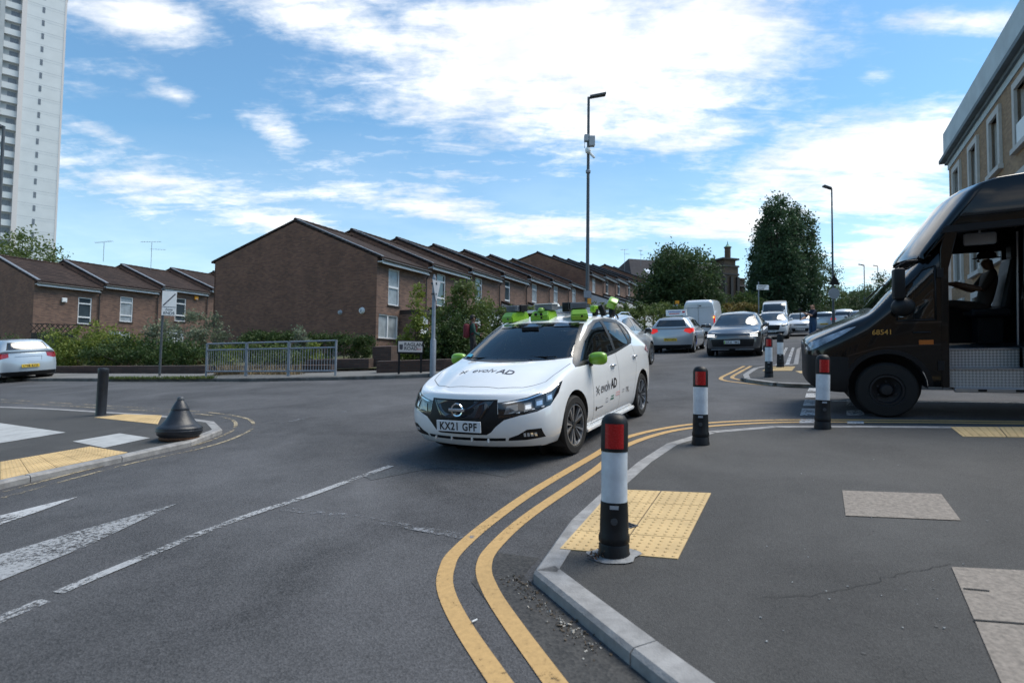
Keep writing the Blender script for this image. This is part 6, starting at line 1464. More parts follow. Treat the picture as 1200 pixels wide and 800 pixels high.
box(b, (-.01, 0, 0), (.03, .34, .05)); o = mesh_obj('steering_wheel', b, M['interior'], hero); o.location = (L0 / 2 - 1.78, -.37, .93); o.rotation_euler = (0, R(-22), 0)
b = bmesh.new(); box(b, (0, 0, 0), (.02, .24, .07), None, .01); o = mesh_obj('rear_view_mirror', b, M['black_pl'], hero); o.location = (L0 / 2 - 1.72, 0, 1.36)
# blue permit on the glass and the three dark patches under the pods
kf = lambda y, z: (Vector((-1, y, z)), Vector((1, 0, 0)))
def glassdecal(nm, ps, mt, off=.004):
    b = flat_poly(ps); bmesh.ops.subdivide_edges(b, edges=b.edges, cuts=2); decal(nm, b, htree, kf, mt, hero, L0, off)
glassdecal('windscreen_permit', [(-.66, 1.055), (-.55, 1.05), (-.55, 1.078), (-.65, 1.085)], mat('blue permit', (.05, .35, .5), .4))
for cy in (-.40, 0, .40): glassdecal('screen_mask', [(cy - .14, 1.425), (cy + .14, 1.425), (cy + .12, 1.385), (cy - .12, 1.385)], M['black_gl'])
# roof sensors
def pod(cy, l, wdt, top):
    r_ = link(bpy.data.objects.new('sensor_pod', None), hero); r_.location = (L0 / 2 - l, cy, 1.475); r_.rotation_euler = (0, 0, cy * .9); r_.empty_display_size = .1
    b = bmesh.new(); w = wdt / 2
    prism(b, [(.13, 0, -.02), (.16, 0, .05), (.12, 0, .105), (-.10, 0, .125), (-.16, 0, .02)], (0, 0, 0.0001)) if False else None
    vs = [(.14, -w, -.02), (.14, w, -.02), (-.18, w, -.0), (-.18, -w, -.0), (.155, -w * .98, .05), (.155, w * .98, .05), (.10, w * .84, .118), (.10, -w * .84, .118), (-.14, w * .84, .13), (-.14, -w * .84, .13)]
    V_ = [b.verts.new(v) for v in vs]
    for f in ((0, 1, 5, 4), (4, 5, 6, 7), (7, 6, 8, 9), (9, 8, 2, 3), (0, 4, 7, 9, 3), (1, 2, 8, 6, 5), (3, 2, 1, 0)): b.faces.new([V_[i] for i in f])
    bmesh.ops.recalc_face_normals(b, faces=b.faces); bmesh.ops.bevel(b, geom=list(b.edges), offset=.012, segments=2, affect='EDGES'); mesh_obj('shell', b, M['green'], r_, True, 45)
    b = bmesh.new(); lathe(b, [(0, 0), (.014, 0), (.014, .01), (0, .01)], 12, 'Y', (0, 0, 0)); o = mesh_obj('lens', b, M['black_gl'], r_); o.location = (.157, w * .25, .03); o.rotation_euler = (0, 0, R(90))
    if top == 'lidar':
        b = bmesh.new(); box(b, (-.01, 0, .165), (.14, wdt * .95, .075), Matrix.Rotation(R(-6), 3, 'Y'), .006)
        for k in range(9): box(b, (.062, -w * .85 + k * w * .21, .168), (.012, .008, .07))
        mesh_obj('ribbed_lidar', b, M['lidar'], r_)
        b = bmesh.new(); box(b, (-.05, -w * .7 if cy > 0 else w * .8, .17), (.12, .10, .09), None, .008); mesh_obj('black_camera', b, M['black_pl'], r_)
    else:
        b = bmesh.new(); box(b, (-.05, .02, .165), (.20, wdt * .9, .075), None, .006); mesh_obj('ribbed_lidar', b, M['lidar'], r_)
        b = bmesh.new(); box(b, (-.05, .02, .208), (.23, wdt * .98, .012), None, .003); mesh_obj('white_top', b, M['sign_white'], r_)
        b = bmesh.new(); lathe(b, [(.05, 0), (.045, .03), (.03, .045), (0, .048)], 16, c=(.08, .0, .115)); mesh_obj('dome', b, M['green'], r_, True)
        for k in (-.05, .03):
            b = bmesh.new(); lathe(b, [(0, 0), (.018, 0), (.02, .012), (0, .012)], 14, 'Y'); o = mesh_obj('eye_lens', b, M['black_gl'], r_); o.location = (.158, k, .075); o.rotation_euler = (0, 0, R(90))
pod(-.46, 2.22, .235, 'lidar'); pod(-.01, 2.18, .27, 'box'); pod(.47, 2.22, .225, 'lidar')
for (l, z) in ((2.62, 1.60), (3.35, 1.57)):
    b = bmesh.new(); tube(b, [(L0 / 2 - l, -.56, z), (L0 / 2 - l, .56, z)], .02, 10); o = mesh_obj('roof_bar', b, mat('silver roof bar', (.45, .48, .5), .4, metal=.5), hero)
    for s in (-1, 1): hbox(hero, 'bar_foot', M['black_pl'], L0, (l, s * .55, z - .045), (.09, .06, .09), .01)
hbox(hero, 'electronics_box', M['lidar'], L0, (2.95, -.05, 1.625), (.42, .5, .07), .01); hbox(hero, 'white_antenna', M['sign_white'], L0, (2.75, -.15, 1.665), (.16, .22, .05), .02); hbox(hero, 'grey_antenna', M['lidar'], L0, (2.7, .22, 1.66), (.14, .18, .07), .02)
hbox(hero, 'black_box', M['black_pl'], L0, (2.45, .22, 1.635), (.12, .11, .13), .01); hbox(hero, 'black_mast_base', M['black_pl'], L0, (2.62, .36, 1.66), (.10, .09, .08), .01)
hbox(hero, 'rear_lidar', M['lidar'], L0, (3.40, .0, 1.64), (.2, .24, .10), .015)
for s in (1, -1):
    hbox(hero, 'side_sensor', M['green'], L0, (2.62, s * .54, 1.60), (.18, .07, .10), .02)
    hbox(hero, 'sensor_bracket', M['black_pl'], L0, (2.72, s * .62, 1.575), (.08, .07, .15), .01, Matrix.Rotation(R(18 * s), 3, 'X'))
    if s < 0: continue
    q = hbox(hero, 'corner_lidar', M['green'], L0, (3.05, s * .66, 1.68), (.15, .13, .12), .02, Matrix.Rotation(R(28), 3, 'Y') @ Matrix.Rotation(R(-28 * s), 3, 'X'))
    hbox(hero, 'corner_lidar_mount', M['black_pl'], L0, (3.08, s * .64, 1.57), (.10, .07, .14), .01, Matrix.Rotation(R(-25), 3, 'Y'))
    b = bmesh.new(); tube(b, [(L0 / 2 - 3.1, s * .63, 1.56), (L0 / 2 - 3.25, s * .66, 1.50), (L0 / 2 - 3.35, s * .64, 1.46)], .012, 6); mesh_obj('cable', b, M['black_pl'], hero)
b = bmesh.new(); tube(b, [(L0 / 2 - 3.6, .1, 1.5), (L0 / 2 - 3.66, .1, 1.62)], .012, 6); mesh_obj('roof_aerial', b, M['black_pl'], hero)
# ---------------- people
BONES = [('pelvis', 'spine', 'leg'), ('spine', 'chest', 'top'), ('chest', 'neck', 'top'), ('neck', 'headb', 'skin'), ('headb', 'headt', 'skin')]
for s_ in 'LR':
    BONES += [('chest', 'sh' + s_, 'top'), ('sh' + s_, 'el' + s_, 'top'), ('el' + s_, 'wr' + s_, 'fore'), ('wr' + s_, 'ha' + s_, 'skin'), ('pelvis', 'hip' + s_, 'leg'), ('hip' + s_, 'kn' + s_, 'leg'), ('kn' + s_, 'an' + s_, 'leg'), ('an' + s_, 'to' + s_, 'shoe')]
RAD = dict(pelvis=.135, spine=.13, chest=.15, neck=.058, headb=.078, headt=.088, sh=.068, el=.047, wr=.030, ha=.034, hip=.10, kn=.062, an=.042, to=.036)
DEF = dict(pelvis=(0, 0, .95), spine=(0, 0, 1.14), chest=(.0, 0, 1.34), neck=(0, 0, 1.50), headb=(.02, 0, 1.575), headt=(.015, 0, 1.675))
for s_, q in (('L', 1), ('R', -1)):
    DEF.update({'sh' + s_: (0, .175 * q, 1.415), 'el' + s_: (-.02, .25 * q, 1.14), 'wr' + s_: (.05, .26 * q, .90), 'ha' + s_: (.08, .26 * q, .83), 'hip' + s_: (0, .095 * q, .90), 'kn' + s_: (.03, .10 * q, .50), 'an' + s_: (-.02, .10 * q, .09), 'to' + s_: (.15, .12 * q, .04)})
def person(label, loc, yaw, J, mats, hair='short', group=None, slim=1.0, cap=None, root=None):
    root = root or empty('person', loc, yaw)
    if label: put(root, label, 'person', group)
    P = {k: Vector(v) for k, v in DEF.items()}; P.update({k: Vector(v) for k, v in J.items()}); names = list(P); idx = {}; vs = []; rad = []
    def radius(n): return RAD.get(n) or RAD[n[:-1]]
    for n in names: idx[n] = len(vs); vs.append(P[n]); rad.append(radius(n) * slim)
    es = [(idx[a], idx[b]) for a, b, c in BONES]; segs = [(P[a], P[b], c) for a, b, c in BONES]
    for s in 'LR':
        h, w, e = P['ha' + s], P['wr' + s], P['el' + s]; d = (h - w).normalized(); side = d.cross(Vector((0, 0, 1))); side = side.normalized() if side.length > .1 else Vector((0, 1, 0)); up = side.cross(d).normalized()
        for k, (o, ln) in enumerate(((-.030, .060), (-.011, .072), (.009, .075), (.028, .066))):
            a = h + side * o + d * .015; b = a + d * ln * .55 - up * .006; c = b + d * ln * .35 - up * .022
            i0 = len(vs); vs += [a, b, c]; rad += [.0115, .010, .0085]; es += [(idx['ha' + s], i0), (i0, i0 + 1), (i0 + 1, i0 + 2)]; segs.append((a, c, 'skin'))
        a = w.lerp(h, .45) + side * (-.034); b = a + (d * .6 - side * .5) * .035; c = b + d * .028; i0 = len(vs); vs += [a, b, c]; rad += [.013, .011, .009]; es += [(idx['ha' + s], i0), (i0, i0 + 1), (i0 + 1, i0 + 2)]; segs.append((a, c, 'skin'))
    me = bpy.data.meshes.new('skel'); me.from_pydata(vs, es, []); o = bpy.data.objects.new('skel', me); scene.collection.objects.link(o)
    sk = o.modifiers.new('skin', 'SKIN'); sk.use_smooth_shade = True
    for i, r in enumerate(rad):
        me.skin_vertices[0].data[i].radius = (r, r); me.skin_vertices[0].data[i].use_root = (i == 0)
    tw = me.skin_vertices[0].data; tw[idx['chest']].radius = (.15 * slim, .105 * slim); tw[idx['spine']].radius = (.135 * slim, .10 * slim); tw[idx['pelvis']].radius = (.14 * slim, .11 * slim)
    ss = o.modifiers.new('sub', 'SUBSURF'); ss.levels = ss.render_levels = 2; bpy.context.view_layer.update()
    m2 = bpy.data.meshes.new_from_object(o.evaluated_get(bpy.context.evaluated_depsgraph_get())); bpy.data.objects.remove(o)
    order = ['skin', 'top', 'leg', 'shoe', 'fore']; m2.materials.clear()
    for k in order: m2.materials.append(mats[k])
    def dseg(p, a, b):
        d = b - a; t = max(0, min(1, (p - a).dot(d) / max(1e-9, d.dot(d)))); return (p - (a + d * t)).length
    for f in m2.polygons:
        c = f.center; f.material_index = order.index(min(segs, key=lambda s: dseg(c, s[0], s[1]))[2]); f.use_smooth = True
    m2.name = 'body'; link(bpy.data.objects.new('body', m2), root)
    hd = (P['headb'] + P['headt']) / 2 + Vector((.0, 0, .03)); ax = (P['headt'] - P['neck']).normalized()
    # face: nose, brows, eyes, mouth, ears
    b = bmesh.new()
    box(b, hd + Vector((.098, 0, -.012)), (.03, .022, .040), Matrix.Rotation(R(20), 3, 'Y'), .006); mesh_obj('nose', b, mats['skin'], root, True)
    for q in (1, -1):
        b = bmesh.new(); box(b, hd + Vector((0, .086 * q, -.01)), (.03, .018, .05), None, .006); mesh_obj('ear', b, mats['skin'], root, True)
        b = bmesh.new(); box(b, hd + Vector((.083, .032 * q, .014)), (.012, .026, .010)); mesh_obj('eye', b, M['hair'], root)
        b = bmesh.new(); box(b, hd + Vector((.084, .032 * q, .034)), (.012, .034, .006)); mesh_obj('eyebrow', b, M['hair'], root)
    b = bmesh.new(); box(b, hd + Vector((.084, 0, -.058)), (.010, .042, .006)); mesh_obj('mouth', b, M['maroon'], root)
    if hair:
        b = bmesh.new(); bmesh.ops.create_uvsphere(b, u_segments=20, v_segments=14, radius=1)
        for v in b.verts:
            x, y, z = v.co; v.co = Vector((x * .104 - .012, y * .096, z * .112 + .012)) + hd
        kill = [f for f in b.faces if (lambda c: c.z < .0 + (c.x + .01) * .9 - .01)(f.calc_center_median() - hd)]; bmesh.ops.delete(b, geom=kill, context='FACES'); mesh_obj('hair', b, M['hair'] if hair != 'shaved' else mats['skin'], root, True)
    if cap:
        b = bmesh.new(); bmesh.ops.create_uvsphere(b, u_segments=20, v_segments=12, radius=1)
        for v in b.verts: v.co = Vector((v.co.x * .118, v.co.y * .108, v.co.z * .088 + .055)) + hd
        kill = [f for f in b.faces if f.calc_center_median().z < hd.z + .035]; bmesh.ops.delete(b, geom=kill, context='FACES'); lathe(b, [(.10, .035), (.17, .025), (.17, .032), (.10, .048)], 20, c=hd); mesh_obj('hat', b, cap, root, True)
    return root
# walker by the bushes
p = gp(553.5, 19.5); wk = person('person in a dark green top with a maroon backpack walking right along the bushes', (p.x, p.y, gz(*p) + .1), R(8),
    dict(elL=(.12, .22, 1.14), wrL=(.30, .16, 1.12), haL=(.37, .14, 1.13), elR=(.06, -.24, 1.13), wrR=(.24, -.2, 1.05), haR=(.31, -.18, 1.04), knL=(.22, .10, .52), anL=(.12, .1, .13), toL=(.28, .11, .07), knR=(-.02, -.1, .5), anR=(-.28, -.1, .14), toR=(-.16, -.11, .05)),
    dict(skin=M['skin_d'], top=M['teal'], fore=M['teal'], leg=M['dkcloth'], shoe=M['black_pl'])); wk.scale = (.94,) * 3
b = bmesh.new(); box(b, (0, 0, 0), (.20, .30, .46), None, .07); o = mesh_obj('backpack', b, M['maroon'], None, True); put(o, 'maroon backpack on the back of the walker by the bushes', 'backpack')
_h = Vector((math.cos(R(8)), math.sin(R(8)), 0)); o.location = Vector((p.x, p.y, gz(*p) + .1 + 1.13)) - _h * .20; o.rotation_euler = (0, 0, R(8))
b = bmesh.new()
for q in (.11, -.11): tube(b, [(-.10, q, 1.42), (.02, q * 1.1, 1.49), (.14, q * 1.1, 1.38), (.13, q * 1.2, 1.18), (-.05, q * 1.7, 1.08)], .022, 6)
mesh_obj('shoulder_straps', b, M['maroon'], wk, True)
# man in the navy shirt filming by the road
p = gp(953, 24); mn = person('bald man in a navy t-shirt and jeans standing by the road holding up a camera', (p.x, p.y, gz(*p) + .07), R(190),
    dict(elL=(.20, .22, 1.22), wrL=(.42, .12, 1.30), haL=(.48, .09, 1.34), elR=(.20, -.22, 1.18), wrR=(.40, -.10, 1.12), haR=(.46, -.08, 1.10)),
    dict(skin=M['skin_l'], top=M['navy'], fore=M['skin_l'], leg=M['jeans'], shoe=M['black_pl']), hair=None)
hh = Vector((math.cos(R(190)), math.sin(R(190)), 0)); cp_ = Vector((p.x, p.y, gz(*p) + .07)) + hh * .56; root = empty('handheld_camera', (cp_.x, cp_.y, cp_.z + 1.28), R(190)); put(root, 'dark camera on a short grip held up by the man in navy', 'camera')
b = bmesh.new(); tube(b, [(0, 0, -.22), (.01, 0, .12)], .018, 8); mesh_obj('grip', b, M['black_pl'], root)
b = bmesh.new(); box(b, (0, 0, .2), (.10, .14, .10), None, .01); mesh_obj('camera_body', b, M['black_pl'], root)
# person at the wheel of the hero car
SEAT = dict(pelvis=(0, 0, .58), spine=(-.06, 0, .78), chest=(-.10, 0, .97), neck=(-.10, 0, 1.12), headb=(-.06, 0, 1.19), headt=(-.055, 0, 1.285), shL=(-.09, .175, 1.04), shR=(-.09, -.175, 1.04), elL=(.06, .24, .83), elR=(.06, -.24, .83), wrL=(.30, .16, .93), wrR=(.30, -.16, .93), haL=(.37, .14, .95), haR=(.37, -.14, .95),
            hipL=(.03, .10, .56), hipR=(.03, -.10, .56), knL=(.45, .14, .66), knR=(.45, -.14, .66), anL=(.68, .14, .36), anR=(.68, -.14, .36), toL=(.82, .14, .36), toR=(.82, -.14, .36))
mw = hero.matrix_world; 
def seated(label, vroot, off, mats, **kw):
    bpy.context.view_layer.update(); mt_ = vroot.matrix_world @ Matrix.Translation(Vector(off)); r_ = empty('person', mat=mt_); put(r_, label, 'person')
    J = kw.pop('J', SEAT); return person(None, None, 0, J, mats, root=r_, **kw)
seated('person driving the white car, dimly seen behind its windscreen', hero, (L0 / 2 - 2.28, -.37, 0), dict(skin=M['skin_l'], top=M['navy'], fore=M['navy'], leg=M['dkcloth'], shoe=M['black_pl']))

# ---------------- other vehicles
def std_windows(P, three=True, rq=.35):
    xs_ = P['xc'] + P.get('wrap', .28); hs_ = P['hx'] + .15; b0, b1, H = P['b0'], P['b1'], P['H']; bp = P.get('bp', lerp(hs_, P['rr'], .30)); cp2 = P.get('cp', lerp(hs_, P['rr'], .78)); bm_ = lerp(b0, b1, .45)
    w = [[(xs_ + .14, b0 + .05), (lerp(xs_, hs_, .55), lerp(b0, H, .55)), (hs_ + .03, H - .175), (bp - .03, H - .125), (bp - .03, bm_ + .05)], [(bp + .03, bm_ + .05), (bp + .03, H - .125), (cp2 - .18, P['zrr'] * .35 + H * .65 - .15), (cp2, lerp(b1, H, .5)), (cp2, b1 + .05)]]
    if three: w.append([(cp2 + .05, b1 + .06), (cp2 + .05, lerp(b1, H, .45)), (cp2 - .08, P['zrr'] * .5 + H * .5 - .18), (P['rr'] - .12, P['zrr'] - .16), (P['rr'] + .0, b1 + .10)])
    return w
def door_seams(P):
    xs_ = P['xc'] + P.get('wrap', .28); bp = P.get('bp', lerp(P['hx'] + .15, P['rr'], .30)); cp2 = P.get('cp', lerp(P['hx'] + .15, P['rr'], .78))
    return [([(xs_ + .10, .25), (xs_ + .06, .6), (xs_ + .08, P['b0'])], 'side'), ([(bp, .28), (bp, P['b0'] + .03)], 'side'), ([(cp2 - .25, .40), (cp2 - .1, .7), (cp2, P['b1'])], 'side'), ([(xs_ + .10, .25), (cp2 - .28, .25)], 'side')]
silver = paint('silver paint', (.38, .42, .46), metal=.35, rough=.3); silver2 = paint('light silver blue paint', (.42, .49, .55), metal=.25, rough=.3); silver3 = paint('bright silver paint', (.44, .47, .50), metal=.35, rough=.28)
graphite = paint('graphite paint', (.095, .10, .11), metal=.5, rough=.28); whitep = paint('white van paint', (.66, .70, .75), rough=.3); whitec = paint('white car paint', (.64, .66, .69), rough=.25); greyp = paint('dark grey paint', (.12, .13, .14), metal=.3)
def blk(nm, poly, both, mt='black_pl', sh=-.003): return (nm, poly, M[mt], both, sh)
RW = Vector((DV.y, -DV.x))
# dark grey electric SUV facing us
PS = dict(L=4.70, W=.945, H=1.60, zs=.20, xc=1.02, hx=1.92, rr=4.15, gb=4.48, hz0=.80, hz1=1.02, b0=1.0, b1=1.08, yr=.62, zrr=1.48, zg=1.10, nc=.30, tc=.22, fa=.90, ra=3.80, hdz=1.535, front=[.12, .05, .02, .0, .02, .06, .10], pz=.46)
c = XY(G(858, 418.5)); suv, _ = build_car('graphite_suv', PS, c, (-DV.x, -DV.y), 'dark grey electric crossover with bright split headlamps, front-most in the facing queue', paint_m=graphite, windows=std_windows(PS), style='five', wheel_r=.355, seams=door_seams(PS),
    front_polys=[('headlamp', [(.52, .80), (.88, .83), (.90, .70), (.52, .67)], M['black_gl'], True, -.002), blk('grille', [(-.50, .765), (.50, .765), (.50, .74), (-.50, .74)], False), blk('lower_grille', [(-.72, .62), (.72, .62), (.66, .36), (-.66, .36)], False), blk('bumper_lip', [(-.85, .29), (.85, .29), (.8, .2), (-.8, .2)], False)], plate_f=None)
plate(suv, (PS['L'] / 2 + .012, 0, .52), M['plate_w'], 'GK23 YMG', green=True)
for s in (1, -1):
    for z in (.715, .775): hbox(suv, 'headlight', M['lamp_on'], PS['L'], (.135, s * .70, z), (.05, .24, .025), .004)
    hbox(suv, 'silver_trim', M['rim_bright'], PS['L'], (.10, s * .4, .262), (.04, .6, .018), .003)
# silver hatchback with a driving school board
PC = dict(L=4.00, W=.87, H=1.48, zs=.18, xc=.92, hx=1.72, rr=3.62, gb=3.88, hz0=.78, hz1=1.0, b0=.95, b1=1.03, yr=.58, zrr=1.43, zg=1.02, nc=.30, tc=.20, fa=.85, ra=3.36, rear=[3.90, 3.98, 4.0, 4.0, 3.95, 3.93, 3.90], bt=1.0)
rear_c = XY(G(786, 414)); tailk = [('tail_light', [(.56, .98), (.84, 1.0), (.87, .86), (.74, .78), (.50, .88)], M['tail_on'], True, .004), blk('bumper_lower', [(-.80, .34), (.80, .34), (.76, .18), (-.76, .18)], False)]
crs, ct = build_car('learner_hatchback', PC, rear_c + DV * 4.0, DV, 'silver hatchback with lit brake lamps and a white driving school board on its roof', paint_m=silver, windows=std_windows(PC, False), style='ten', wheel_r=.31, rear_polys=tailk, seams=door_seams(PC), plate_r='DN17 RYU', roof_rails=False)
LC = PC['L']; rt = link(bpy.data.objects.new('roof_board', None), crs); rt.location = (LC / 2 - 2.6, 0, 1.50)
b = bmesh.new(); prism(b, [(-.10, -.42, 0), (.10, -.42, 0), (.03, -.40, .26), (-.03, -.40, .26)], (0, .84, 0)); mesh_obj('board', b, M['sign_white'], rt)
for (y, w_, z, mt) in ((.08, .52, .17, 'ink_blue'), (.08, .44, .09, 'ink_red'), (-.30, .10, .13, 'ink_red')):
    b = bmesh.new(); box(b, (-.106 + z * .27, y, z), (.006, w_, .035 if mt != 'ink_red' or y > 0 else .11), Matrix.Rotation(R(-15), 3, 'Y')); mesh_obj('stripe', b, M[mt], rt)
hbox(crs, 'high_brake_lamp', M['tail_on'], LC, (3.62, 0, 1.405), (.03, .16, .03), .004)
decal('side_graphic', flat_poly([(2.9, .30), (3.0, .75), (3.10, .80), (3.02, .5), (3.2, .32)]), ct, lambda x, y: (Vector((x, -3, y)), Vector((0, 1, 0))), M['ink_blue'], crs, LC, .004)
# silver SUV alongside the hero car
PE = dict(L=4.45, W=.90, H=1.62, zs=.20, xc=1.0, hx=1.85, rr=3.95, gb=4.26, hz0=.82, hz1=1.04, b0=1.0, b1=1.10, yr=.60, zrr=1.50, zg=1.10, nc=.30, tc=.22, fa=.88, ra=3.52)
build_car('silver_suv', PE, XY(G(764, 427)) + DV * (PE['fa']) - RW * (PE['W'] - .03), DV, 'silver estate car with roof rails heading away just behind the white sensor car', paint_m=silver3, windows=std_windows(PE), style='ten', wheel_r=.34, seams=door_seams(PE), rear_polys=[('tail_light', [(.62, 1.02), (.84, 1.0), (.88, .82), (.66, .84)], M['tail'], True, .003)], plate_r='LC14 HVK', roof_rails=True)
# white panel van heading away
PV = dict(L=5.6, W=1.02, H=2.50, zs=.25, xc=.80, hx=1.55, rr=5.35, gb=5.50, hz0=1.0, hz1=1.35, b0=1.2, b1=1.25, yr=.86, zrr=2.47, zg=2.34, nc=.28, tc=.06, fa=.95, ra=4.3, yg=.86, yt=.87, zt=2.26, w9=1.0, bt=1.25, pw=6, ky=[.95, .98, 1, 1, .995, .985], no_rg=True, crr=.85, sp=.0, rear=[5.54, 5.58, 5.6, 5.6, 5.6, 5.6, 5.58], hdz=2.36, fb=.0)
van_r = [('tail_light', [(.90, 1.45), (.985, 1.45), (1.0, .95), (.90, .95)], M['tail_on'], True, .004), blk('bumper', [(-.98, .48), (.98, .48), (.96, .3), (-.96, .3)], False)]
rc = gp(819, 37.6); van1, vt = build_car('white_van', PV, rc + DV * 5.6, DV, 'tall white panel van heading away with closed rear doors', cat='van', paint_m=whitep, windows=[[(1.25, 1.30), (1.62, 1.95), (2.05, 2.02), (2.05, 1.30)]], style='ten', wheel_r=.35, rear_polys=van_r, plate_r='YD19 KFA', mirror_m=M['black_pl'])
LV = 5.6
for (nm, c_, s_, mt) in (('door_gap', (5.60, 0, 1.35), (.02, .014, 1.7), 'seam'), ('door_gap', (5.59, 0, 1.98), (.02, 1.6, .012), 'seam'), ('rear_camera', (5.62, -.12, 2.10), (.03, .12, .05), 'black_pl'), ('hinge', (5.60, .93, 1.8), (.03, .03, .1), 'seam'), ('hinge', (5.60, .93, 1.2), (.03, .03, .1), 'seam')): hbox(van1, nm, M[mt], LV, c_, s_, .002)
hbox(van1, 'indicator', M['amber_on'], LV, (5.62, -.93, 1.36), (.03, .07, .10), .004)
# white van facing us
rc = gp(907, 47); PV2 = dict(PV); PV2.update(H=2.55, hdz=2.30)
van2, vt2 = build_car('white_van', PV2, rc, (-DV.x, -DV.y), 'white high roof van facing us behind the white crossover', cat='van', paint_m=whitep, windows=[[(1.25, 1.30), (1.62, 1.95), (2.05, 2.02), (2.05, 1.30)]], style='ten', wheel_r=.35, front_polys=[('headlamp', [(.70, 1.02), (.97, 1.15), (.98, .90), (.74, .82)], M['lamp_glass'], True, .003), blk('grille', [(-.55, .95), (.55, .95), (.45, .70), (-.45, .70)], False), blk('bumper', [(-.95, .58), (.95, .58), (.9, .3), (-.9, .3)], False)], mirror_m=M['black_pl'])
# white crossover facing us
c = gp(904, 33.5); PW = dict(PS); PW.update(L=4.4, W=.91, H=1.62)
build_car('white_crossover', PW, c, (-DV.x, -DV.y), 'white crossover facing us between the dark grey one and the white van', paint_m=whitec, windows=std_windows(PW), style='ten', wheel_r=.34, front_polys=[('headlamp', [(.50, .80), (.86, .88), (.88, .78), (.56, .70)], M['lamp_glass'], True, .003), blk('grille', [(-.46, .80), (.46, .80), (.40, .52), (-.40, .52)], False), blk('lower_intake', [(-.7, .44), (.7, .44), (.6, .28), (-.6, .28)], False)], plate_f='LF21 OXB', roof_rails=True)
# parked white hatch facing us
c = gp(938, 36.5) ; PX = dict(PC); PX.update(L=4.1, H=1.47)
build_car('white_hatchback', PX, c, (-DV.x, -DV.y), 'small white hatchback facing us, just left of the man in navy', paint_m=whitec, windows=std_windows(PX, False), style='ten', wheel_r=.31, front_polys=[('headlamp', [(.46, .76), (.78, .86), (.80, .74), (.52, .64)], M['lamp_glass'], True, .003), blk('intake', [(-.5, .50), (.5, .50), (.42, .28), (-.42, .28)], False), blk('grille', [(-.38, .72), (.38, .72), (.34, .66), (-.34, .66)], False)], plate_f='EA12 PUV')
for (u, dist, hd_, pm, lab, kind, sd) in [(934, 66, -1, whitec, 'white car far back in the facing queue', 'f', 1), (885, 53, 1, silver, 'silver car roof far ahead of the white van', 'r', 2), (966, 44, 1, silver2, 'silver hatchback parked facing away behind the man in navy, red lamp showing', 'r', 3), (990, 43, 1, silver3, 'pale silver SUV parked facing away beyond the truck bonnet', 'r', 4), (1012, 40, -1, greyp, 'dark grey car parked beyond the truck bonnet', 'f', 5), (922, 85, -1, graphite, 'tiny dark car at the far end of the facing queue', 'f', 6), (948, 58, -1, silver, 'silver car facing us above the white hatchback roof', 'f', 7)]:
    PQ = dict(PE if sd in (4,) else PC); c = gp(u, dist); nosep = c + DV * (PQ['L'] if hd_ > 0 else 0)
    build_car('distant_car', PQ, nosep, DV * hd_, lab, group='cars far along the main road', paint_m=pm, level=1, windows=std_windows(PQ, False), style='ten', wheel_r=.31, rear_polys=tailk[:1] if hd_ > 0 else (), front_polys=[('headlamp', [(.46, .76), (.78, .86), (.80, .74), (.52, .64)], M['lamp_glass'], True, .003), blk('grille', [(-.38, .72), (.38, .72), (.34, .5), (-.34, .5)], False)] if hd_ < 0 else (), plate_r='GU15 TLE' if hd_ > 0 else None, plate_f='GU66 SDK' if hd_ < 0 else None)
# silver hatchback on the left
PT = dict(L=4.22, W=.88, H=1.51, zs=.20, xc=.92, hx=1.75, rr=3.86, gb=4.11, hz0=.80, hz1=1.0, b0=.97, b1=1.03, yr=.60, zrr=1.47, zg=1.06, nc=.30, tc=.22, fa=.86, ra=3.46, rear=[4.08, 4.2, 4.22, 4.21, 4.15, 4.12, 4.10], bt=1.03)
hl = Vector((-.86, .50)).normalized(); rc = XY(G(37, 446.5)); 
build_car('silver_hatchback', PT, rc + hl * 4.22, hl, 'pale silver blue hatchback at the left edge seen from behind', paint_m=silver2, windows=std_windows(PT, False), style='ten', wheel_r=.32, rear_polys=[('tail_light', [(.55, 1.0), (.86, 1.0), (.885, .86), (.80, .80), (.56, .86)], M['tail'], True, .004), blk('bumper_lower', [(-.82, .36), (.82, .36), (.78, .2), (-.78, .2)], False), ('rear_step', [(-.40, .88), (.40, .88), (.36, .74), (-.36, .74)], silver2, False, -.012)], seams=door_seams(PT), plate_r='LT08 KVX')

# ---------------- dark brown delivery truck
hw_ = Vector((-.910, .414)).normalized(); Wt = 1.04; near_w = XY(G(1040, 489.3)); side_n = Vector((-hw_.y, hw_.x))      # left of the truck, towards the camera
nose = near_w + hw_ * 1.0 - side_n * (Wt - .03); LT = 6.6
truck = veh_root('delivery_truck', nose, hw_, LT, 'dark brown step-in delivery truck with open side door crossing the side street', 'truck')
def tl(l, y, z): return (LT / 2 - l, y, z)
secs = [(-.02, .50, .66, .86, .50, .96), (.03, .42, .86, .92, .70, 1.03), (.12, .36, .95, .98, .80, 1.09), (.30, .33, 1.0, 1.04, .86, 1.175), (.55, .33, 1.03, 1.13, .89, 1.285), (.76, .36, Wt, 1.23, .90, 1.365), (.86, .42, Wt, 1.33, .90, 1.43), (1.02, .42, Wt, 1.46, .88, 1.62), (1.22, .42, Wt, 1.68, .87, 1.87), (1.44, .42, Wt, 1.93, .86, 2.14), (1.60, .42, Wt, 2.11, .86, 2.33), (1.66, .42, Wt, 2.18, .86, 2.40)]
bm = bmesh.new(); rings = []
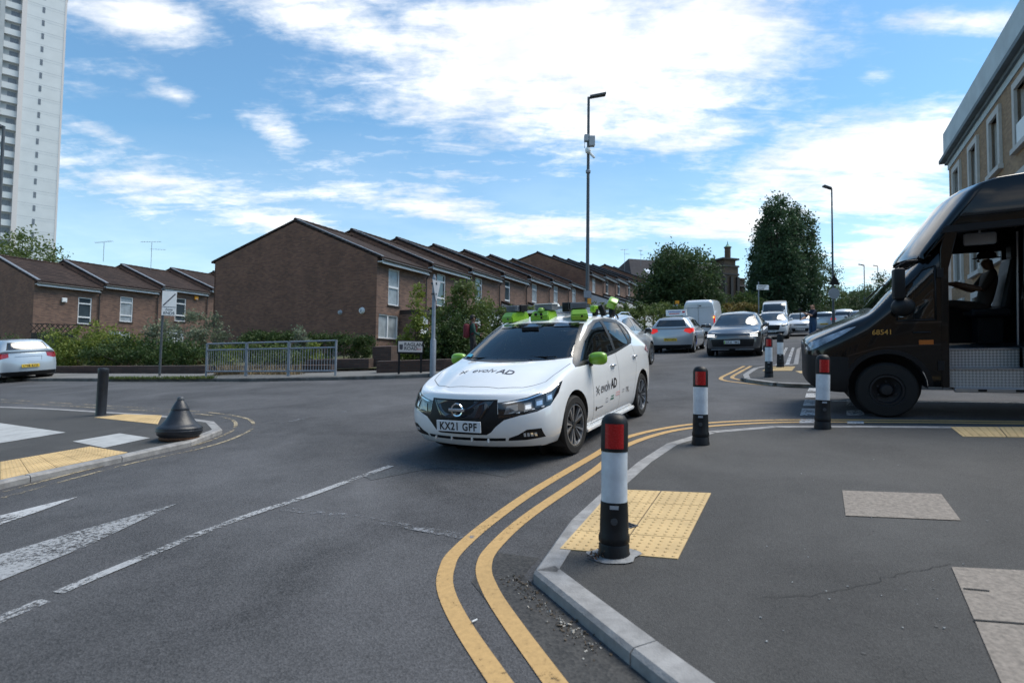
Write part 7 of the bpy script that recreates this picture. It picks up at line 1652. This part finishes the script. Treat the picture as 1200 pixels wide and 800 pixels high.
for (l, zb, ys, zsh, yt, zt) in secs:
    h = [(ys * .96, zb), (ys, zb + .12), (ys, lerp(zb, zsh, .35)), (ys, lerp(zb, zsh, .7)), (ys * .985, zsh), (lerp(ys, yt, .6), lerp(zsh, zt, .62)), (yt, zt), (yt * .5, zt + .018), (0, zt + .024)]
    pr = [(l + (0.0 if abs(y) < .5 else (abs(y) / 1.04) ** 3 * .10 * (1 if l < .5 else 0)), y, z) for y, z in h]; full = [(a, -b, c) for a, b, c in pr] + pr[-2::-1]
    rings.append([bm.verts.new(q) for q in full])
for a, b in zip(rings, rings[1:]):
    for k in range(len(a) - 1): bm.faces.new((a[k], b[k], b[k + 1], a[k + 1]))
bm.faces.new(rings[0]); bmesh.ops.recalc_face_normals(bm, faces=bm.faces)
# subdivide for smooth flanks
me = bpy.data.meshes.new('t'); bm.to_mesh(me); bm.free(); o = bpy.data.objects.new('t', me); scene.collection.objects.link(o); md = o.modifiers.new('s', 'SUBSURF'); md.levels = md.render_levels = 2; md.boundary_smooth = 'PRESERVE_CORNERS'; bpy.context.view_layer.update()
m2 = bpy.data.meshes.new_from_object(o.evaluated_get(bpy.context.evaluated_depsgraph_get())); bpy.data.objects.remove(o); bm = bmesh.new(); bm.from_mesh(m2); bmesh.ops.recalc_face_normals(bm, faces=bm.faces)
for f in bm.faces: f.normal_update()
ttree = BVHTree.FromBMesh(bm); TR = .365
circ = [(1.00 + .465 * math.cos(2 * math.pi * k / 28), .40 + .465 * math.sin(2 * math.pi * k / 28)) for k in range(28)]
lip = [(1.00 + .525 * math.cos(2 * math.pi * k / 28), .40 + .525 * math.sin(2 * math.pi * k / 28)) for k in range(28)]
for s in (1, -1):
    for f in carve(bm, lip, (0, 2), lambda c, n, s=s: c.y * s > .5): f.material_index = 1
    bmesh.ops.delete(bm, geom=carve(bm, circ, (0, 2), lambda c, n, s=s: c.y * s > .5), context='FACES')
for f in carve(bm, [(-.2, .2), (.55, .2), (.55, .82), (-.2, .86)], (0, 2), lambda c, n: True): f.material_index = 1
gw = glass_see('truck glass', (.86, .93, .96)); parts = []
fs = carve(bm, [(.88, -.90), (1.56, -.885), (1.56, .885), (.88, .90)], (0, 1), lambda c, n: n.x < -.2 and c.z > 1.42); parts.append(('windscreen', fs, gw))
for s in (1, -1):
    parts.append(('quarter_window', carve(bm, [(1.14, 1.32), (1.53, 1.32), (1.53, 1.98), (1.42, 1.94), (1.14, 1.60)], (0, 2), lambda c, n, s=s: c.y * s > .5), gw))
    parts.append(('headlight', carve(bm, [(.02, .92), (.10, 1.03), (.56, 1.22), (.66, 1.24), (.48, 1.12), (.26, 1.0), (.08, .90)], (0, 2), lambda c, n, s=s: c.y * s > .45 and n.z < .9), mat('truck lamp glass', (.30, .34, .38), .12, var=.6, scale=9, metal=.4, coat=1)))
    seam(bm, [(.55, .84), (.9, .95), (1.62, .98)], (0, 2), lambda c, n, s=s: c.y * s > .5, 2, .012); seam(bm, [(1.1, 1.27), (1.63, 1.27)], (0, 2), lambda c, n, s=s: c.y * s > .5, 2, .02)
parts.append(('grille', carve(bm, [(-.55, .98), (.55, .98), (.48, .62), (-.48, .62)], (1, 2), lambda c, n: c.x < .3), M['black_pl']))
for nm, fs, mt in parts: extract(bm, [f for f in fs if f.is_valid], nm, mt, truck, LT, -.002)
finish(bm, 'cab', [M['brown'], M['brown_pl'], M['black_gl']], truck, LT)
def tprism(name, poly, y0, y1, mt, bevel=0.0, smooth=True):
    b = bmesh.new(); prism(b, [tl(p[0], y0, p[1]) for p in poly], (0, y1 - y0, 0)); bmesh.ops.recalc_face_normals(b, faces=b.faces)
    if bevel: bmesh.ops.bevel(b, geom=list(b.edges), offset=bevel, segments=3, affect='EDGES')
    return mesh_obj(name, b, mt, truck, smooth, 40)
b = bmesh.new(); fo = [(1.30, 2.12), (1.32, 2.18), (1.50, 2.44), (1.68, 2.70), (1.84, 2.92), (1.95, 3.01), (2.2, 3.06), (2.6, 3.09), (3.1, 3.10)]; fi = [(3.1, 2.5), (1.74, 2.47), (1.60, 2.30), (1.52, 2.20), (1.42, 2.15)]
ks = []
for (w_, inset) in ((-Wt, .03), (-Wt + .02, .008), (-Wt + .10, 0), (-.5, -.01), (0, -.015), (.5, -.01), (Wt - .10, 0), (Wt - .02, .008), (Wt, .03)):
    cxx, czz = 2.3, 2.5; ks.append([b.verts.new(tl(*(lambda p: (p[0] + inset * (1 if p[0] < 2.4 else 0) + (.10 * (abs(w_) / Wt) ** 3 if p[0] < 2.2 else 0), w_, p[1] - inset))(p))) for p in fo] + [b.verts.new(tl(p[0], w_, p[1])) for p in fi])
for a, c in zip(ks, ks[1:]):
    for k in range(len(a)): b.faces.new((a[k], c[k], c[(k + 1) % len(a)], a[(k + 1) % len(a)]))
b.faces.new(ks[0]); b.faces.new(ks[-1][::-1]); mesh_obj('roof_fairing', b, M['brown'], truck, True, 50)
tprism('visor_lip', [(1.36, 2.11), (1.52, 2.13), (1.52, 2.15), (1.38, 2.14)], -.96, .96, M['brown_pl'])
tprism('cargo_body', [(3.08, 3.10), (6.55, 3.12), (6.6, 3.08), (6.6, .45), (3.2, .45), (3.2, 2.5), (3.08, 2.5)], -Wt + .002, Wt - .002, M['brown'], .02)
tprism('rear_door_post', [(2.62, 2.5), (3.2, 2.5), (3.2, .45), (2.47, .45), (2.45, 1.5), (2.50, 2.1)], Wt - .10, Wt + .004, M['brown'], .012)
tprism('front_door_post', [(1.60, .42), (1.69, .42), (1.69, 1.95), (1.80, 2.46), (1.66, 2.46), (1.60, 2.2)], Wt - .09, Wt + .006, M['brown'], .01)
tprism('door_rail', [(1.60, 2.40), (2.75, 2.44), (2.75, 2.52), (1.66, 2.50)], Wt - .08, Wt + .012, M['brown_pl'], .01)
tprism('gutter_line', [(1.80, 2.60), (3.2, 2.63), (3.2, 2.645), (1.80, 2.615)], Wt + .001, Wt + .012, M['brown_pl'])
# far side wall with its window
for poly in ([(1.66, .45), (3.2, .45), (3.2, 1.46), (1.66, 1.46)], [(1.66, 2.28), (3.2, 2.28), (3.2, 2.5), (1.66, 2.5)], [(1.66, 1.46), (1.92, 1.46), (1.92, 2.28), (1.66, 2.28)], [(2.78, 1.46), (3.2, 1.46), (3.2, 2.28), (2.78, 2.28)]): tprism('far_door_panel', poly, -Wt, -Wt + .06, M['brown_pl'])
tprism('cab_floor', [(.9, .84), (3.2, .84), (3.2, .90), (.9, .90)], -Wt + .07, Wt - .45, M['brown_pl']); tprism('bulkhead', [(3.12, .9), (3.19, .9), (3.19, 2.5), (3.12, 2.5)], -Wt + .07, Wt - .11, M['brown_pl'])
tprism('dashboard', [(.95, .95), (1.48, .95), (1.46, 1.26), (.95, 1.34)], -.92, .40, M['brown_pl'], .03)
# steps of diamond plate
mt, t, b_ = nodes_of('diamond plate'); b_.inputs['Metallic'].default_value = .3; b_.inputs['Roughness'].default_value = .45; b_.inputs['Base Color'].default_value = (.20, .19, .185, 1)
tcn = t.nodes.new('ShaderNodeTexCoord'); mp_ = t.nodes.new('ShaderNodeMapping'); mp_.inputs['Rotation'].default_value = (0, R(45), 0); t.links.new(tcn.outputs['Object'], mp_.inputs[0]); ck = t.nodes.new('ShaderNodeTexChecker'); ck.inputs['Scale'].default_value = 38; t.links.new(mp_.outputs[0], ck.inputs[0]); ck.inputs[1].default_value = (.52, .50, .48, 1); ck.inputs[2].default_value = (.26, .25, .24, 1)
t.links.new(ck.outputs[0], b_.inputs['Base Color']); bp_ = t.nodes.new('ShaderNodeBump'); bp_.inputs['Strength'].default_value = .6; bp_.inputs['Distance'].default_value = .004; t.links.new(ck.outputs[1], bp_.inputs['Height']); t.links.new(bp_.outputs[0], b_.inputs['Normal']); M['diamond'] = mt
tprism('upper_step_riser', [(1.690, .66), (2.490, .66), (2.490, .885), (1.690, .885)], Wt - .34, Wt - .30, M['diamond']); tprism('lower_step_riser', [(1.690, .42), (2.490, .42), (2.490, .645), (1.690, .645)], Wt - .08, Wt - .04, M['diamond'])
tprism('upper_tread', [(1.690, .885), (2.490, .885), (2.490, .905), (1.690, .905)], Wt - .46, Wt - .29, M['rim_bright']); tprism('lower_tread', [(1.690, .646), (2.490, .646), (2.490, .664), (1.690, .664)], Wt - .30, Wt - .03, M['rim_bright']); tprism('step_cheek', [(1.640, .42), (1.700, .42), (1.700, .9), (1.640, .9)], Wt - .4, Wt - .02, M['diamond'])
tprism('step_bar', [(1.740, .36), (2.620, .36), (2.620, .42), (1.740, .42)], Wt - .06, Wt + .03, M['rim_bright'], .008)
for l in (1.98, 2.36): tprism('bar_slot', [(l, .375), (l + .09, .375), (l + .09, .405), (l, .405)], Wt + .028, Wt + .034, M['black_pl'])
tprism('chassis', [(1.9, .30), (6.3, .30), (6.3, .46), (1.9, .46)], -.5, .5, M['black_pl'])
b = bmesh.new(); box(b, (0, 0, .0), (.50, .50, .12), None, .04); box(b, (-.22, 0, .40), (.12, .48, .74), Matrix.Rotation(R(-10), 3, 'Y'), .04); box(b, (-.30, 0, .86), (.09, .26, .2), None, .03); box(b, (0, 0, -.25), (.3, .3, .4)); o = mesh_obj('driver_seat', b, M['black_pl'], truck); o.location = tl(2.48, -.52, 1.36)
b = bmesh.new()
for k in range(24):
    a, c = 2 * math.pi * k / 24, 2 * math.pi * (k + 1) / 24; tube(b, [(0, .21 * math.cos(a), .21 * math.sin(a)), (0, .21 * math.cos(c), .21 * math.sin(c))], .015, 6)
box(b, (0, 0, 0), (.03, .4, .05)); tube(b, [(0, 0, 0), (.25, 0, -.35)], .03, 6); o = mesh_obj('steering_wheel', b, M['black_pl'], truck); o.location = tl(1.72, -.52, 1.56); o.rotation_euler = (0, R(-35), 0)
b = bmesh.new(); box(b, (0, 0, 0), (.36, .04, .16), None, .03); tube(b, [(0, 0, .05), (0, 0, .2)], .012, 6); o = mesh_obj('interior_mirror', b, M['sign_grey'], truck, True, 40); o.location = tl(2.12, .62, 2.34)
for (x, y, mt) in ((2.72, -.1, 'rim_bright'), (2.80, .2, 'rim_dark'), (2.62, .5, 'rim_dark')):
    b = bmesh.new(); tube(b, [tl(x, y, .9), tl(x, y, 2.47)], .018, 8); mesh_obj('grab_pole', b, M[mt], truck)
b = bmesh.new(); box(b, tl(3.0, .1, 1.15), (.12, .3, .32), None, .02); mesh_obj('red_bag_bracket', b, M['maroon'], truck)
b = bmesh.new(); tube(b, [tl(1.36, 1.02, 2.08), tl(1.22, 1.16, 2.07), tl(1.10, 1.19, 2.0), tl(1.10, 1.19, 1.9)], .014, 8); 
mh = mesh_obj('mirror_arm', b, M['black_pl'], truck)
b = bmesh.new(); box(b, tl(1.12, 1.19, 1.78), (.13, .20, .40), None, .03); mesh_obj('door_mirror', b, M['black_pl'], truck, True, 40)
b = bmesh.new(); bmesh.ops.create_uvsphere(b, u_segments=20, v_segments=12, radius=.5)
for v in b.verts: v.co = Vector((v.co.x * .28, v.co.y * .24, v.co.z * .25)) + Vector(tl(1.17, 1.18, 1.48))
mesh_obj('lower_mirror', b, M['black_pl'], truck, True)
b = bmesh.new(); tube(b, [tl(.92, -.3, 1.62), tl(1.06, .1, 1.80), tl(1.1, .5, 1.82)], .01, 6); mesh_obj('wiper', b, M['black_pl'], truck)
b = bmesh.new(); tube(b, [tl(1.30, Wt, 1.14), tl(1.33, Wt + .03, 1.14), tl(1.46, Wt + .03, 1.14), tl(1.49, Wt, 1.14)], .012, 8); mesh_obj('door_handle', b, M['black_pl'], truck, True)
b = bmesh.new()
for q0, q1 in (((1.12, 1.30), (1.55, 1.30)), ((1.55, 1.30), (1.55, 2.0)), ((1.55, 2.0), (1.42, 1.96)), ((1.42, 1.96), (1.12, 1.61)), ((1.12, 1.61), (1.12, 1.30))):
    r0_ = ttree.ray_cast(Vector((q0[0], 3, q0[1])), Vector((0, -1, 0)))[0]; r1_ = ttree.ray_cast(Vector((q1[0], 3, q1[1])), Vector((0, -1, 0)))[0]
    if r0_ and r1_: tube(b, [tl(r0_.x, r0_.y + .003, r0_.z), tl(r1_.x, r1_.y + .003, r1_.z)], .013, 6)
mesh_obj('window_rubber', b, M['black_pl'], truck, True)
for zz0 in (.70, 1.9):
    b = bmesh.new(); box(b, tl(1.60, Wt + .012, zz0), (.07, .02, .12), None, .006); mesh_obj('hinge', b, M['brown_pl'], truck)
tprism('side_marker', [(1.36, .98), (1.52, .98), (1.52, 1.04), (1.36, 1.04)], Wt + .0, Wt + .012, mat('orange marker', (.42, .12, .02), .3), .003)
b = text_mesh('68541', .095, .001)
for v in b.verts: v.co = Vector((.95 + v.co.x, 1.15 + v.co.y, 0))
decal('fleet_number', b, ttree, lambda x, y: (Vector((x, 3, y)), Vector((0, -1, 0))), M['ink_gold'], truck, LT, .004)
for l in (1.00, 5.0):
    for s in (1, -1):
        wheel(truck, tl(l, s * (Wt - .14), TR + .005), TR + .005, s, 'truck', wd=.23)
        b = bmesh.new(); n = 24; r0 = [b.verts.new(tl(l + .46 * math.cos(2 * math.pi * k / n), s * (Wt - .02), .40 + .46 * math.sin(2 * math.pi * k / n))) for k in range(n)]; r1 = [b.verts.new((v.co.x, s * (Wt - .40), v.co.z)) for v in r0]
        for k in range(n):
            if r0[k].co.z > .3: b.faces.new((r0[k], r0[(k + 1) % n], r1[(k + 1) % n], r1[k]))
        b.faces.new(r1); mesh_obj('wheel_well', b, M['interior'], truck)
TS = dict(SEAT); TS = {k: (v[0], v[1], v[2] + .86) for k, v in TS.items()}
seated('person in a brown uniform and brimmed hat seated at the wheel of the dark truck', truck, (LT / 2 - 2.42, -.52, 0), dict(skin=M['skin_d'], top=M['brown_cloth'], fore=M['skin_d'], leg=M['brown_cloth'], shoe=M['black_pl']), hair=None, cap=M['brown_cloth'], J=TS)
